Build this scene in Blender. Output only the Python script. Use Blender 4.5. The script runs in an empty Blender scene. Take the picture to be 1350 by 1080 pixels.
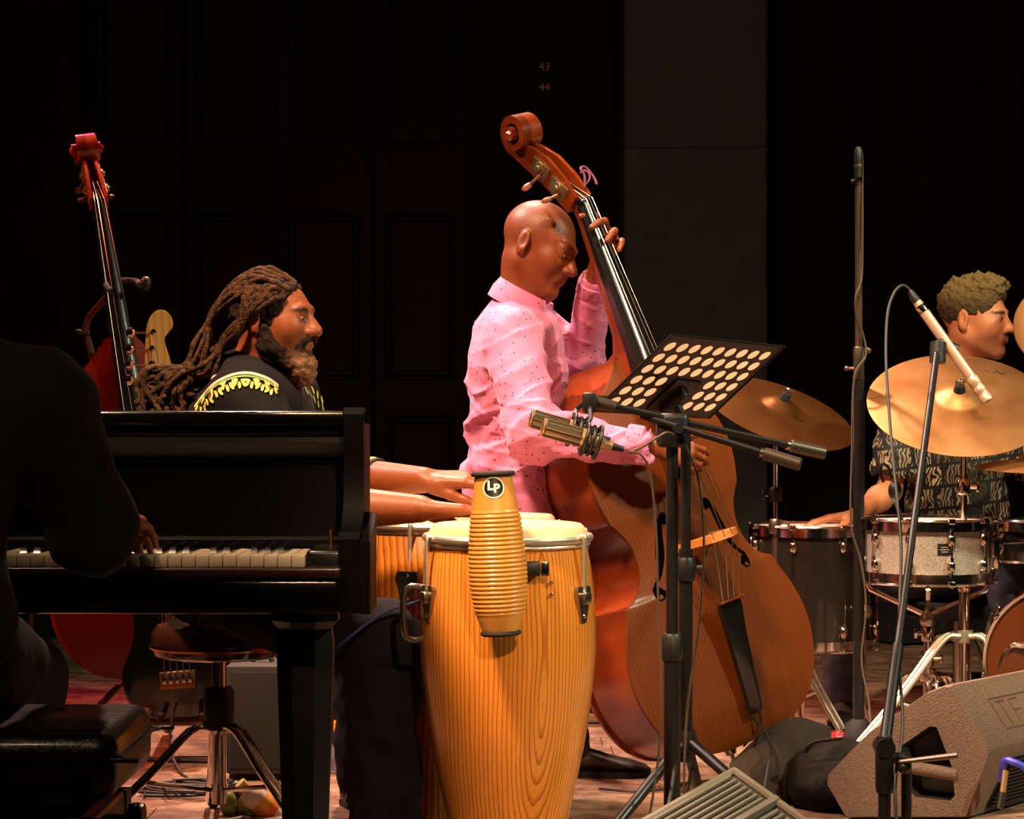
import bpy, bmesh, math, random
import numpy as np
from mathutils import Vector, Matrix, noise
from mathutils.bvhtree import BVHTree

random.seed(7)
PI = math.pi
SC = bpy.context.scene
COL = SC.collection
R = math.radians

# ------------------------------------------------------------------ camera
CAMZ, FPX, HORIZON = 0.97, 3000.0, 550.0
cam_d = bpy.data.cameras.new('camera')
cam_d.sensor_width = 36.0
cam_d.lens = FPX / 1350.0 * 36.0
cam_d.shift_y = (HORIZON - 540.0) / 1350.0
cam_d.clip_end = 60
cam = bpy.data.objects.new('camera', cam_d)
cam.location = (0, 0, CAMZ)
cam.rotation_euler = (PI / 2, 0, 0)
COL.objects.link(cam)
SC.camera = cam

# ------------------------------------------------------------------ world, lamps, exposure
w = bpy.data.worlds.new('dark_hall')
SC.world = w
w.use_nodes = True
w.node_tree.nodes['Background'].inputs[0].default_value = (0.42, 0.5, 0.62, 1)
w.node_tree.nodes['Background'].inputs[1].default_value = 0.0055

SC.view_settings.view_transform = 'Standard'
SC.view_settings.look = 'None'
SC.view_settings.gamma = 1.0
SC.view_settings.exposure = 0.08
SC.view_settings.use_curve_mapping = False


def spot(name, loc, aim, power, color, angle, blend=0.5, radius=0.12):
    d = bpy.data.lights.new(name, 'SPOT')
    d.energy = power
    d.color = color
    d.spot_size = R(angle)
    d.spot_blend = blend
    d.shadow_soft_size = radius
    o = bpy.data.objects.new(name, d)
    o.location = loc
    o.rotation_euler = (Vector(aim) - Vector(loc)).to_track_quat('-Z', 'Y').to_euler()
    COL.objects.link(o)
    return o


spot('front_spotlight', (-1.7, 2.75, 5.3), (0.06, 5.25, 0.7), 3300, (1.0, 0.64, 0.38), 30, 0.6, 0.35)
spot('side_spotlight', (-3.0, 6.9, 5.2), (0.05, 6.1, 1.1), 2100, (1.0, 0.74, 0.64), 26, 0.6, 0.30)
spot('drum_spotlight', (0.4, 2.6, 5.4), (1.3, 6.8, 0.8), 1700, (1.0, 0.74, 0.46), 28, 0.7, 0.12)
spot('right_wash', (4.6, 3.2, 4.2), (0.7, 5.6, 0.6), 950, (0.94, 1.0, 0.68), 44, 0.7, 0.15)
spot('red_spotlight', (-4.4, 6.4, 4.6), (-1.2, 6.9, 0.9), 1000, (1.0, 0.17, 0.07), 30, 0.6, 0.12)
spot('magenta_wash', (-2.2, 9.6, 4.6), (-1.35, 7.0, 0.0), 380, (1.0, 0.06, 0.16), 36, 0.8, 0.12)
spot('floor_spotlight', (-0.6, 8.6, 5.6), (-0.3, 5.8, 0.0), 2500, (1.0, 0.62, 0.44), 46, 0.8, 0.14)
spot('house_spotlight', (1.3, -3.0, 4.6), (0.0, 4.7, 0.45), 1900, (1.0, 0.64, 0.34), 8, 0.7, 0.12)
spot('piano_spotlight', (-1.2, -0.6, 4.2), (-0.50, 4.0, 0.72), 150, (1.0, 0.68, 0.42), 20, 0.8, 0.12)


# ------------------------------------------------------------------ pixel helpers (real depth Y in metres)
def px(x, Y): return (x - 675.0) * Y / FPX
def pz(y, Y): return CAMZ - (y - HORIZON) * Y / FPX
def P(x, y, Y): return Vector((px(x, Y), Y, pz(y, Y)))


def lin(c):
    out = []
    for v in c:
        v = v / 255.0
        out.append(v / 12.92 if v <= 0.04045 else ((v + 0.055) / 1.055) ** 2.4)
    return tuple(out) + (1.0,)


# ------------------------------------------------------------------ materials
MATS = {}


def mat(name, col, rough=0.5, metal=0.0, coat=0.0, var=None, bump=None, spec=0.5, sheen=0.0):
    """col: sRGB 0-255. var=(scale, col2, lo, hi[, stretch xyz]); bump=(scale, strength)"""
    if name in MATS:
        return MATS[name]
    m = bpy.data.materials.new(name)
    m.use_nodes = True
    nt = m.node_tree
    b = nt.nodes['Principled BSDF']
    b.inputs['Base Color'].default_value = lin(col)
    b.inputs['Roughness'].default_value = rough
    b.inputs['Metallic'].default_value = metal
    b.inputs['Coat Weight'].default_value = coat
    b.inputs['Coat Roughness'].default_value = 0.12
    b.inputs['Specular IOR Level'].default_value = spec
    if sheen:
        b.inputs['Sheen Weight'].default_value = sheen
    tc = None
    if var or bump:
        tc = nt.nodes.new('ShaderNodeTexCoord')
    if var:
        mp = nt.nodes.new('ShaderNodeMapping')
        if len(var) > 4:
            mp.inputs['Scale'].default_value = var[4]
        n = nt.nodes.new('ShaderNodeTexNoise')
        n.inputs['Scale'].default_value = var[0]
        n.inputs['Detail'].default_value = 6
        r = nt.nodes.new('ShaderNodeValToRGB')
        r.color_ramp.elements[0].position = var[2]
        r.color_ramp.elements[1].position = var[3]
        r.color_ramp.elements[0].color = lin(col)
        r.color_ramp.elements[1].color = lin(var[1])
        nt.links.new(tc.outputs['Object'], mp.inputs[0])
        nt.links.new(mp.outputs[0], n.inputs['Vector'])
        nt.links.new(n.outputs['Fac'], r.inputs[0])
        nt.links.new(r.outputs[0], b.inputs['Base Color'])
    if bump:
        n2 = nt.nodes.new('ShaderNodeTexNoise')
        n2.inputs['Scale'].default_value = bump[0]
        n2.inputs['Detail'].default_value = 4
        bp = nt.nodes.new('ShaderNodeBump')
        bp.inputs['Strength'].default_value = bump[1]
        bp.inputs['Distance'].default_value = 0.004
        nt.links.new(tc.outputs['Object'], n2.inputs['Vector'])
        nt.links.new(n2.outputs['Fac'], bp.inputs['Height'])
        nt.links.new(bp.outputs[0], b.inputs['Normal'])
    MATS[name] = m
    return m


def wood(name, c1, c2, scale, stretch, dist=4.0, rough=0.35, coat=0.3, typ='BANDS', offset=(0, 0, 0), lo=0.2, hi=0.9, fine=0.25):
    """Grain from a distorted wave in object space, stretched along the board."""
    if name in MATS:
        return MATS[name]
    m = bpy.data.materials.new(name)
    m.use_nodes = True
    nt = m.node_tree
    L = nt.links.new
    b = nt.nodes['Principled BSDF']
    b.inputs['Roughness'].default_value = rough
    b.inputs['Coat Weight'].default_value = coat
    b.inputs['Coat Roughness'].default_value = 0.15
    tc = nt.nodes.new('ShaderNodeTexCoord')
    mp = nt.nodes.new('ShaderNodeMapping')
    mp.inputs['Scale'].default_value = stretch
    mp.inputs['Location'].default_value = offset
    wv = nt.nodes.new('ShaderNodeTexWave')
    wv.wave_type = typ
    if typ == 'BANDS':
        wv.bands_direction = 'X'
    else:
        wv.rings_direction = 'Z'
    wv.wave_profile = 'SAW'
    wv.inputs['Scale'].default_value = scale
    wv.inputs['Distortion'].default_value = dist
    wv.inputs['Detail'].default_value = 3
    wv.inputs['Detail Scale'].default_value = 0.8
    r = nt.nodes.new('ShaderNodeValToRGB')
    r.color_ramp.elements[0].position = lo
    r.color_ramp.elements[1].position = hi
    r.color_ramp.elements[0].color = lin(c1)
    r.color_ramp.elements[1].color = lin(c2)
    n = nt.nodes.new('ShaderNodeTexNoise')
    n.inputs['Scale'].default_value = 6
    n.inputs['Detail'].default_value = 8
    mx = nt.nodes.new('ShaderNodeMixRGB')
    mx.blend_type = 'MULTIPLY'
    mx.inputs[0].default_value = fine
    mp2 = nt.nodes.new('ShaderNodeMapping')
    mp2.inputs['Scale'].default_value = [s * 8 for s in stretch]
    L(tc.outputs['Object'], mp.inputs[0])
    L(tc.outputs['Object'], mp2.inputs[0])
    L(mp.outputs[0], wv.inputs['Vector'])
    L(mp2.outputs[0], n.inputs['Vector'])
    L(wv.outputs['Fac'], r.inputs[0])
    L(r.outputs[0], mx.inputs[1])
    L(n.outputs['Fac'], mx.inputs[2])
    L(mx.outputs[0], b.inputs['Base Color'])
    MATS[name] = m
    return m


def attr_mat(name, rough=0.5, coat=0.0, bump=None, sss=0.0, sheen=0.0, spec=0.5):
    """Colour comes from the mesh's own 'Col' attribute (skin, lips, greying hair)."""
    if name in MATS:
        return MATS[name]
    m = mat(name, (128, 128, 128), rough, 0, coat, bump=bump, sheen=sheen, spec=spec)
    nt = m.node_tree
    a = nt.nodes.new('ShaderNodeAttribute')
    a.attribute_name = 'Col'
    b = nt.nodes['Principled BSDF']
    nt.links.new(a.outputs['Color'], b.inputs['Base Color'])
    if sss:
        b.inputs['Subsurface Weight'].default_value = sss
        b.inputs['Subsurface Radius'].default_value = (0.02, 0.008, 0.004)
        b.inputs['Subsurface Scale'].default_value = 0.3
    return m


# ------------------------------------------------------------------ things
def thing(name, label, cat, loc=(0, 0, 0), group=None, M=None):
    o = bpy.data.objects.new(name, None)
    COL.objects.link(o)
    o.empty_display_size = 0.1
    if M is not None:
        o.matrix_basis = M
    else:
        o.location = loc
    o['label'] = label
    o['category'] = cat
    if group:
        o['group'] = group
    return o


def tag(o, label, cat, group=None, kind=None):
    o['label'] = label
    o['category'] = cat
    if group:
        o['group'] = group
    if kind:
        o['kind'] = kind
    return o


def root_of(o):
    while o.parent:
        o = o.parent
    return o


def dup(o, parent=None):
    c = o.copy()
    COL.objects.link(c)
    if parent:
        c.parent = parent
    for ch in o.children:
        dup(ch, c)
    return c


def frame(z, f):
    """3x3 with columns x,y,z: local z along z, local -y along f (front)."""
    z = Vector(z).normalized()
    f = Vector(f)
    f = (f - z * f.dot(z)).normalized()
    y = -f
    x = y.cross(z)
    return Matrix((x, y, z)).transposed()


def pose(loc, z=(0, 0, 1), f=(0, -1, 0)):
    return Matrix.Translation(Vector(loc)) @ frame(z, f).to_4x4()


class MB:
    def __init__(s, M=None):
        s.v, s.f = [], []
        s.M = M

    def add(s, vs, fs, M=None):
        o = len(s.v)
        T = None
        if M is not None:
            T = M
        if s.M is not None:
            T = s.M @ T if T is not None else s.M
        if T is not None:
            vs = [T @ Vector(q) for q in vs]
        s.v += [tuple(q) for q in vs]
        s.f += [[i + o for i in q] for q in fs]
        return s

    def box(s, lo, hi, bev=0.0, seg=2, M=None):
        bm = bmesh.new()
        bmesh.ops.create_cube(bm, size=1)
        c = [(a + b) / 2 for a, b in zip(lo, hi)]
        d = [abs(b - a) for a, b in zip(lo, hi)]
        for q in bm.verts:
            q.co = Vector((c[0] + q.co.x * d[0], c[1] + q.co.y * d[1], c[2] + q.co.z * d[2]))
        if bev:
            bmesh.ops.bevel(bm, geom=list(bm.edges), offset=min(bev, min(d) * 0.49), segments=seg, affect='EDGES', profile=0.5)
        bm.verts.index_update()
        vs = [tuple(q.co) for q in bm.verts]
        fs = [[q.index for q in f.verts] for f in bm.faces]
        bm.free()
        return s.add(vs, fs, M)

    def tube(s, pts, r, seg=8, cap=True, closed=False, M=None, flat=None):
        pts = [Vector(p) for p in pts]
        n = len(pts)
        rs = [r] * n if isinstance(r, (int, float)) else list(r)
        tg = []
        for i in range(n):
            a = pts[(i - 1) % n] if (closed or i > 0) else pts[i]
            b = pts[(i + 1) % n] if (closed or i < n - 1) else pts[i]
            t = (b - a)
            tg.append(t.normalized() if t.length > 1e-9 else Vector((0, 0, 1)))
        up = Vector((0, 0, 1)) if abs(tg[0].z) < 0.9 else Vector((1, 0, 0))
        u = (up - tg[0] * up.dot(tg[0])).normalized()
        vs, fs = [], []
        for i in range(n):
            u = (u - tg[i] * u.dot(tg[i]))
            u = u.normalized() if u.length > 1e-9 else Vector((1, 0, 0))
            w_ = tg[i].cross(u)
            for k in range(seg):
                a = 2 * PI * k / seg
                q = u * (math.cos(a) * rs[i] * (flat or 1)) + w_ * (math.sin(a) * rs[i])
                vs.append(pts[i] + q)
        m = n if closed else n - 1
        for i in range(m):
            j = (i + 1) % n
            for k in range(seg):
                l = (k + 1) % seg
                fs.append([i * seg + k, i * seg + l, j * seg + l, j * seg + k])
        if cap and not closed:
            fs.append([k for k in range(seg)][::-1])
            fs.append([(n - 1) * seg + k for k in range(seg)])
        return s.add(vs, fs, M)

    def lathe(s, prof, seg=32, M=None, cap=True):
        vs, fs, rings = [], [], []
        for r, z in prof:
            if r < 1e-6:
                rings.append([len(vs)])
                vs.append((0, 0, z))
            else:
                rings.append(list(range(len(vs), len(vs) + seg)))
                for k in range(seg):
                    a = 2 * PI * k / seg
                    vs.append((r * math.cos(a), r * math.sin(a), z))
        for A, B in zip(rings[:-1], rings[1:]):
            for k in range(seg):
                l = (k + 1) % seg
                if len(A) == 1 and len(B) == 1:
                    continue
                if len(A) == 1:
                    fs.append([A[0], B[l], B[k]])
                elif len(B) == 1:
                    fs.append([A[k], A[l], B[0]])
                else:
                    fs.append([A[k], A[l], B[l], B[k]])
        if cap:
            if len(rings[0]) > 1:
                fs.append(rings[0][::-1])
            if len(rings[-1]) > 1:
                fs.append(rings[-1])
        return s.add(vs, fs, M)

    def prism(s, poly, y0, y1, M=None, axis='y'):
        """poly in (x,z) extruded along y; axis 'x': poly=(y,z); axis 'z': poly=(x,y)"""
        n = len(poly)

        def mk(a, b, t):
            return {'y': (a, t, b), 'x': (t, a, b), 'z': (a, b, t)}[axis]
        vs = [mk(a, b, y0) for a, b in poly] + [mk(a, b, y1) for a, b in poly]
        fs = [list(range(n)), list(range(n, 2 * n))[::-1]]
        for i in range(n):
            j = (i + 1) % n
            fs.append([i, i + n, j + n, j])
        return s.add(vs, fs, M)

    def loft(s, rings, cap=True, closed=True, M=None):
        n = len(rings[0])
        vs = [p for r_ in rings for p in r_]
        fs = []
        for i in range(len(rings) - 1):
            for k in range(n if closed else n - 1):
                l = (k + 1) % n
                fs.append([i * n + k, i * n + l, (i + 1) * n + l, (i + 1) * n + k])
        if cap and closed:
            fs.append(list(range(n))[::-1])
            fs.append([(len(rings) - 1) * n + k for k in range(n)])
        return s.add(vs, fs, M)

    def ball(s, c, r, seg=14, rings=8, M=None):
        r3 = (r, r, r) if isinstance(r, (int, float)) else r
        prof = []
        vs, fs = [], []
        for i in range(rings + 1):
            th = PI * i / rings
            for k in range(seg):
                a = 2 * PI * k / seg
                vs.append((c[0] + r3[0] * math.sin(th) * math.cos(a), c[1] + r3[1] * math.sin(th) * math.sin(a), c[2] + r3[2] * math.cos(th)))
        for i in range(rings):
            for k in range(seg):
                l = (k + 1) % seg
                fs.append([i * seg + k, (i + 1) * seg + k, (i + 1) * seg + l, i * seg + l])
        return s.add(vs, fs, M)

    def build(s, name, m, parent=None, w=True, smooth=True, ang=35, fix=True):
        me = bpy.data.meshes.new(name)
        vs = s.v
        if parent is not None and w:
            inv = root_of(parent).matrix_basis.inverted()
            vs = [inv @ Vector(q) for q in vs]
        me.from_pydata([tuple(q) for q in vs], [], s.f)
        if fix:
            bm = bmesh.new()
            bm.from_mesh(me)
            bmesh.ops.remove_doubles(bm, verts=bm.verts, dist=1e-6)
            bmesh.ops.recalc_face_normals(bm, faces=bm.faces)
            bm.to_mesh(me)
            bm.free()
        me.materials.append(m)
        if smooth:
            me.polygons.foreach_set('use_smooth', [True] * len(me.polygons))
            me.set_sharp_from_angle(angle=R(ang))
        o = bpy.data.objects.new(name, me)
        COL.objects.link(o)
        if parent is not None:
            o.parent = parent
        return o


def zrot(a): return Matrix.Rotation(a, 4, 'Z')
def T(x, y, z): return Matrix.Translation((x, y, z))


def along(a, b):
    """4x4 placing local z from a toward b."""
    a, b = Vector(a), Vector(b)
    q = (b - a).to_track_quat('Z', 'Y')
    return Matrix.Translation(a) @ q.to_matrix().to_4x4()


def spline(pts, n=8, closed=False):
    """Catmull-Rom through pts."""
    pts = [Vector(p) for p in pts]
    out = []
    N = len(pts)
    segs = N if closed else N - 1
    for i in range(segs):
        p0 = pts[(i - 1) % N] if (closed or i > 0) else pts[0] * 2 - pts[1]
        p1, p2 = pts[i], pts[(i + 1) % N]
        p3 = pts[(i + 2) % N] if (closed or i < N - 2) else pts[-1] * 2 - pts[-2]
        for k in range(n):
            t = k / n
            out.append(0.5 * ((2 * p1) + (-p0 + p2) * t + (2 * p0 - 5 * p1 + 4 * p2 - p3) * t * t + (-p0 + 3 * p1 - 3 * p2 + p3) * t ** 3))
    if not closed:
        out.append(pts[-1])
    return out


def text_geo(body, size, extrude=0.0008):
    """Vertices/faces of lettering centred on the origin in x,y (z out)."""
    cu = bpy.data.curves.new('lettering', 'FONT')
    cu.body = body
    cu.size = size
    cu.extrude = extrude
    cu.align_x = 'CENTER'
    cu.align_y = 'CENTER'
    cu.resolution_u = 3
    o = bpy.data.objects.new('lettering', cu)
    COL.objects.link(o)
    dg = bpy.context.evaluated_depsgraph_get()
    me = o.evaluated_get(dg).to_mesh()
    vs = [tuple(q.co) for q in me.vertices]
    fs = [list(q.vertices) for q in me.polygons]
    o.evaluated_get(dg).to_mesh_clear()
    bpy.data.objects.remove(o)
    bpy.data.curves.remove(cu)
    return vs, fs


# ------------------------------------------------------------------ signed-distance bodies -> one smooth mesh
class SDF:
    def __init__(s, lo, hi, h):
        s.lo = np.array(lo, float)
        s.h = h
        n = np.ceil((np.array(hi, float) - s.lo) / h).astype(int) + 1
        s.n = n
        s.d = np.full(tuple(n), 0.5, np.float32)

    def _sub(s, lo, hi):
        a = np.maximum(0, np.floor((np.array(lo) - s.lo) / s.h).astype(int))
        b = np.minimum(s.n, np.ceil((np.array(hi) - s.lo) / s.h).astype(int) + 1)
        if np.any(b <= a):
            return None
        sl = tuple(slice(int(i), int(j)) for i, j in zip(a, b))
        ax = [(s.lo[i] + s.h * np.arange(a[i], b[i])).astype(np.float32) for i in range(3)]
        return sl, ax[0][:, None, None], ax[1][None, :, None], ax[2][None, None, :]

    def _comb(s, sl, d, k, sub):
        cur = s.d[sl]
        if sub:
            a, b = -cur, d
        else:
            a, b = cur, d
        if k > 1e-6:
            hh = np.clip(0.5 + 0.5 * (b - a) / k, 0, 1)
            r = b * (1 - hh) + a * hh - k * hh * (1 - hh)
        else:
            r = np.minimum(a, b)
        s.d[sl] = -r if sub else r

    def cone(s, a, b, r1, r2, k=0.02, sub=False):
        a, b = np.array(a, float), np.array(b, float)
        m = max(r1, r2) + k + 4 * s.h
        q = s._sub(np.minimum(a, b) - m, np.maximum(a, b) + m)
        if q is None:
            return s
        sl, X, Y, Z = q
        ba = (b - a).astype(np.float32)
        X, Y, Z = X - np.float32(a[0]), Y - np.float32(a[1]), Z - np.float32(a[2])
        L2 = float(ba @ ba) + 1e-12
        t = np.clip((X * ba[0] + Y * ba[1] + Z * ba[2]) / L2, 0, 1)
        d = np.sqrt((X - t * ba[0]) ** 2 + (Y - t * ba[1]) ** 2 + (Z - t * ba[2]) ** 2) - (r1 + (r2 - r1) * t)
        s._comb(sl, d, k, sub)
        return s

    def ell(s, c, r, A=None, k=0.02, sub=False):
        """A: three axis vectors (rows)"""
        c = np.array(c, float)
        r = np.array([r] * 3 if isinstance(r, (int, float)) else r, float)
        m = r.max() + k + 4 * s.h
        q = s._sub(c - m, c + m)
        if q is None:
            return s
        sl, X, Y, Z = q
        X, Y, Z = X - np.float32(c[0]), Y - np.float32(c[1]), Z - np.float32(c[2])
        A = np.eye(3) if A is None else np.array([list(v) for v in A], float)
        u = [(X * np.float32(A[i][0]) + Y * np.float32(A[i][1]) + Z * np.float32(A[i][2])) for i in range(3)]
        k0 = np.sqrt(sum((u[i] / r[i]) ** 2 for i in range(3)))
        k1 = np.sqrt(sum((u[i] / r[i] ** 2) ** 2 for i in range(3))) + 1e-9
        d = (k0 * (k0 - 1) / k1).astype(np.float32)
        s._comb(sl, d, k, sub)
        return s

    def cut(s, p, n, k=0.004):
        """remove everything on the side n points to"""
        sl, X, Y, Z = s._sub(s.lo, s.lo + s.h * s.n)
        d = (X - p[0]) * n[0] + (Y - p[1]) * n[1] + (Z - p[2]) * n[2]
        s.d = np.maximum(s.d, d.astype(np.float32))
        return s

    def mesh(s):
        d = s.d
        neg = d < 0
        nx, ny, nz = d.shape
        cnt = np.zeros((nx - 1, ny - 1, nz - 1), np.int8)
        offs = [(i, j, k) for i in (0, 1) for j in (0, 1) for k in (0, 1)]
        for i, j, k in offs:
            cnt += neg[i:nx - 1 + i, j:ny - 1 + j, k:nz - 1 + k]
        idx = np.argwhere((cnt > 0) & (cnt < 8))
        n = len(idx)
        c = {o: d[idx[:, 0] + o[0], idx[:, 1] + o[1], idx[:, 2] + o[2]] for o in offs}
        acc = np.zeros((n, 3))
        num = np.zeros(n)
        for o in offs:
            for ax in range(3):
                if o[ax] == 0:
                    o2 = tuple(1 if q == ax else o[q] for q in range(3))
                    a, b = c[o], c[o2]
                    x = (a < 0) != (b < 0)
                    t = np.where(x, a / np.where(x, a - b, 1), 0)
                    pt = np.tile(np.array(o, float), (n, 1))
                    pt[:, ax] += t
                    acc += pt * x[:, None]
                    num += x
        vs = s.lo + s.h * (idx + acc / np.maximum(num, 1)[:, None])
        vi = np.full(cnt.shape, -1, np.int32)
        vi[idx[:, 0], idx[:, 1], idx[:, 2]] = np.arange(n)
        quads = []
        for ax in range(3):
            a = [slice(None)] * 3
            b = [slice(None)] * 3
            a[ax] = slice(0, -1)
            b[ax] = slice(1, None)
            e = np.argwhere(neg[tuple(a)] != neg[tuple(b)])
            u, v_ = (ax + 1) % 3, (ax + 2) % 3
            ok = (e[:, u] > 0) & (e[:, v_] > 0) & (e[:, u] < d.shape[u] - 1) & (e[:, v_] < d.shape[v_] - 1)
            e = e[ok]
            flip = neg[e[:, 0], e[:, 1], e[:, 2]]
            du = np.zeros(3, int); du[u] = 1
            dv = np.zeros(3, int); dv[v_] = 1
            g = [e - du - dv, e - dv, e, e - du]
            q = np.stack([vi[t[:, 0], t[:, 1], t[:, 2]] for t in g], 1)
            q[~flip] = q[~flip][:, ::-1]
            quads.append(q)
        return vs, np.concatenate(quads)


def np_mesh(name, vs, qs, m, parent=None, cols=None):
    """numpy verts + quads to an object; world coordinates."""
    if parent is not None:
        inv = np.array(root_of(parent).matrix_basis.inverted())
        vs = vs @ inv[:3, :3].T + inv[:3, 3]
    me = bpy.data.meshes.new(name)
    me.vertices.add(len(vs))
    me.vertices.foreach_set('co', vs.astype(np.float32).ravel())
    me.loops.add(4 * len(qs))
    me.loops.foreach_set('vertex_index', qs.astype(np.int32).ravel())
    me.polygons.add(len(qs))
    me.polygons.foreach_set('loop_start', np.arange(0, 4 * len(qs), 4, dtype=np.int32))
    me.update(calc_edges=True)
    me.validate()
    if cols is not None:
        a = me.color_attributes.new('Col', 'FLOAT_COLOR', 'POINT')
        a.data.foreach_set('color', np.concatenate([cols, np.ones((len(vs), 1))], 1).astype(np.float32).ravel())
    me.materials.append(m)
    me.polygons.foreach_set('use_smooth', np.ones(len(me.polygons), bool))
    o = bpy.data.objects.new(name, me)
    COL.objects.link(o)
    if parent is not None:
        o.parent = parent
    return o


def vnormals(vs, qs):
    a, b, c, d_ = (vs[qs[:, i]] for i in range(4))
    fn = np.cross(c - a, d_ - b)
    n = np.zeros_like(vs)
    for i in range(4):
        np.add.at(n, qs[:, i], fn)
    return n / (np.linalg.norm(n, axis=1)[:, None] + 1e-12)


def displace(vs, qs, fn):
    n = vnormals(vs, qs)
    am = np.array([fn(Vector(v)) for v in vs])
    return vs + n * am[:, None]
# ------------------------------------------------------------------ the stage itself
def floor_mat():
    m = wood('worn_stage_board', (196, 158, 132), (158, 118, 96), 2.2, (0.35, 5.0, 1.0), 6.0, rough=0.45, coat=0.12, fine=0.45)
    nt = m.node_tree
    L = nt.links.new
    b = nt.nodes['Principled BSDF']
    src = b.inputs['Base Color'].links[0].from_socket
    g = nt.nodes.new('ShaderNodeNewGeometry')
    n = nt.nodes.new('ShaderNodeTexNoise')
    n.inputs['Scale'].default_value = 9
    n.inputs['Detail'].default_value = 10
    n.inputs['Roughness'].default_value = 0.75
    r = nt.nodes.new('ShaderNodeValToRGB')
    r.color_ramp.elements[0].position = 0.40
    r.color_ramp.elements[1].position = 0.56
    r.color_ramp.elements[0].color = (0.22, 0.17, 0.15, 1)
    r.color_ramp.elements[1].color = (1, 1, 1, 1)
    oi = nt.nodes.new('ShaderNodeObjectInfo')
    hs = nt.nodes.new('ShaderNodeHueSaturation')
    mr = nt.nodes.new('ShaderNodeMapRange')
    mr.inputs[3].default_value = 0.82
    mr.inputs[4].default_value = 1.1
    mx = nt.nodes.new('ShaderNodeMixRGB')
    mx.blend_type = 'MULTIPLY'
    mx.inputs[0].default_value = 0.75
    L(g.outputs['Position'], n.inputs['Vector'])
    L(n.outputs['Fac'], r.inputs[0])
    L(src, hs.inputs['Color'])
    L(oi.outputs['Random'], mr.inputs[0])
    L(mr.outputs[0], hs.inputs['Value'])
    L(hs.outputs[0], mx.inputs[1])
    L(r.outputs[0], mx.inputs[2])
    L(mx.outputs[0], b.inputs['Base Color'])
    return m


FLOORM = floor_mat()
fl = MB().box((-4.5, 2.4, -0.06), (4.5, 10.2, -0.006)).build('floor', mat('dark_joint', (30, 22, 18), 0.9), smooth=False)
fl['kind'] = 'structure'
fl['label'] = 'worn pale timber stage floor laid in boards'
yy = 2.45
row = 0
while yy < 9.95:
    wdt = 0.178
    x = -3.0 - random.random() * 1.5
    while x < 3.0:
        ln = random.uniform(1.5, 2.6)
        a, b_ = max(x, -3.2), min(x + ln, 3.2)
        if b_ - a > 0.1:
            dz = random.uniform(-0.0012, 0)
            MB().box((a + 0.0012, yy + 0.0015, -0.006), (b_ - 0.0012, yy + wdt - 0.0015, dz), 0.0015, 1).build('plank', FLOORM, fl, smooth=False, fix=False)
        x += ln
    yy += wdt
    row += 1

WALLM = mat('matt_black_wall', (14, 14, 15), 0.8, bump=(40, 0.1))
wb = MB().box((-5, 10.0, -0.06), (5, 10.15, 6)).build('wall_back', WALLM, smooth=False)
wb['kind'] = 'structure'
wb['label'] = 'matt black rear wall of the stage'
PANM = mat('satin_black_joinery', (12, 12, 12), 0.6)
# two pairs of black panelled doors, their stiles and rails proud of the panels
k = 0
for x0, x1 in ((-1.86, -1.45), (-1.43, -1.04), (-1.02, -0.62), (-0.60, -0.2)):
    k += 1
    d = MB().box((x0, 9.965, 0.0), (x1, 10.0, 3.6), 0.003, 1).build('door_%d' % k, PANM, smooth=False)
    d['kind'] = 'structure'
    for z0, z1 in ((0.25, 0.95), (1.15, 1.83), (2.17, 3.35)):
        MB().box((x0 + 0.07, 9.945, z0), (x1 - 0.07, 9.97, z1), 0.012, 2).build('panel', PANM, d, smooth=False)
        for xa, xb, za, zb in ((x0 + 0.05, x0 + 0.07, z0 - 0.02, z1 + 0.02), (x1 - 0.07, x1 - 0.05, z0 - 0.02, z1 + 0.02),
                               (x0 + 0.07, x1 - 0.07, z0 - 0.02, z0), (x0 + 0.07, x1 - 0.07, z1, z1 + 0.02)):
            MB().box((xa, 9.93, za), (xb, 9.966, zb), 0.006, 1).build('moulding', PANM, d, smooth=False)
# painted numbers on the wall
vs, fs = text_geo('43', 0.05, 0.001)
vs2, fs2 = text_geo('44', 0.05, 0.001)
mb = MB()
Mt = Matrix.Translation((px(718, 9.99), 9.995, pz(88, 9.99))) @ Matrix.Rotation(PI / 2, 4, 'X')
mb.add(vs, fs, Mt)
Mt = Matrix.Translation((px(718, 9.99), 9.995, pz(115, 9.99))) @ Matrix.Rotation(PI / 2, 4, 'X')
mb.add(vs2, fs2, Mt)
o = mb.build('painted_number', mat('chalk_grey_paint', (230, 225, 215), 0.8), wb, smooth=False)
o['label'] = 'small grey numbers 43 and 44 painted on the wall'

o = MB().box((px(823, 9.6), 9.6, -0.006), (px(1012, 9.6), 10.0, 6), 0.01, 1)
o.box((px(823, 9.6) - 0.004, 9.594, 2.10), (px(1012, 9.6) + 0.004, 9.7, 2.104))
o = o.build('wall_pillar', mat('charcoal_plaster', (102, 126, 124), 0.85, bump=(60, 0.25), var=(14, (92, 115, 113), 0.35, 0.7)), smooth=False)
o['kind'] = 'structure'
o['label'] = 'charcoal grey square pillar standing before the rear wall'

# heavy blue-black drape right of the pillar
pts = []
n = 150
for i in range(n):
    x = 1.12 + i * (2.9 / n)
    pts.append((x, 9.70 + 0.05 * math.sin(x * 17 + 0.8 * math.sin(x * 5)) + 0.02 * math.sin(x * 41)))
pts2 = [(x, y + 0.012) for x, y in pts]
mb = MB()
zs = [0.01, 1.2, 2.4, 3.6, 5.5]
rings = [[(x, y, z) for x, y in pts] + [(x, y, z) for x, y in pts2[::-1]] for z in zs]
mb.loft(rings)
tag(mb.build('stage_curtain', mat('blue_black_velvet', (13, 14, 26), 0.9, sheen=0.1)), 'blue-black velvet curtain hanging in folds beside the grey pillar', 'curtain')
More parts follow.
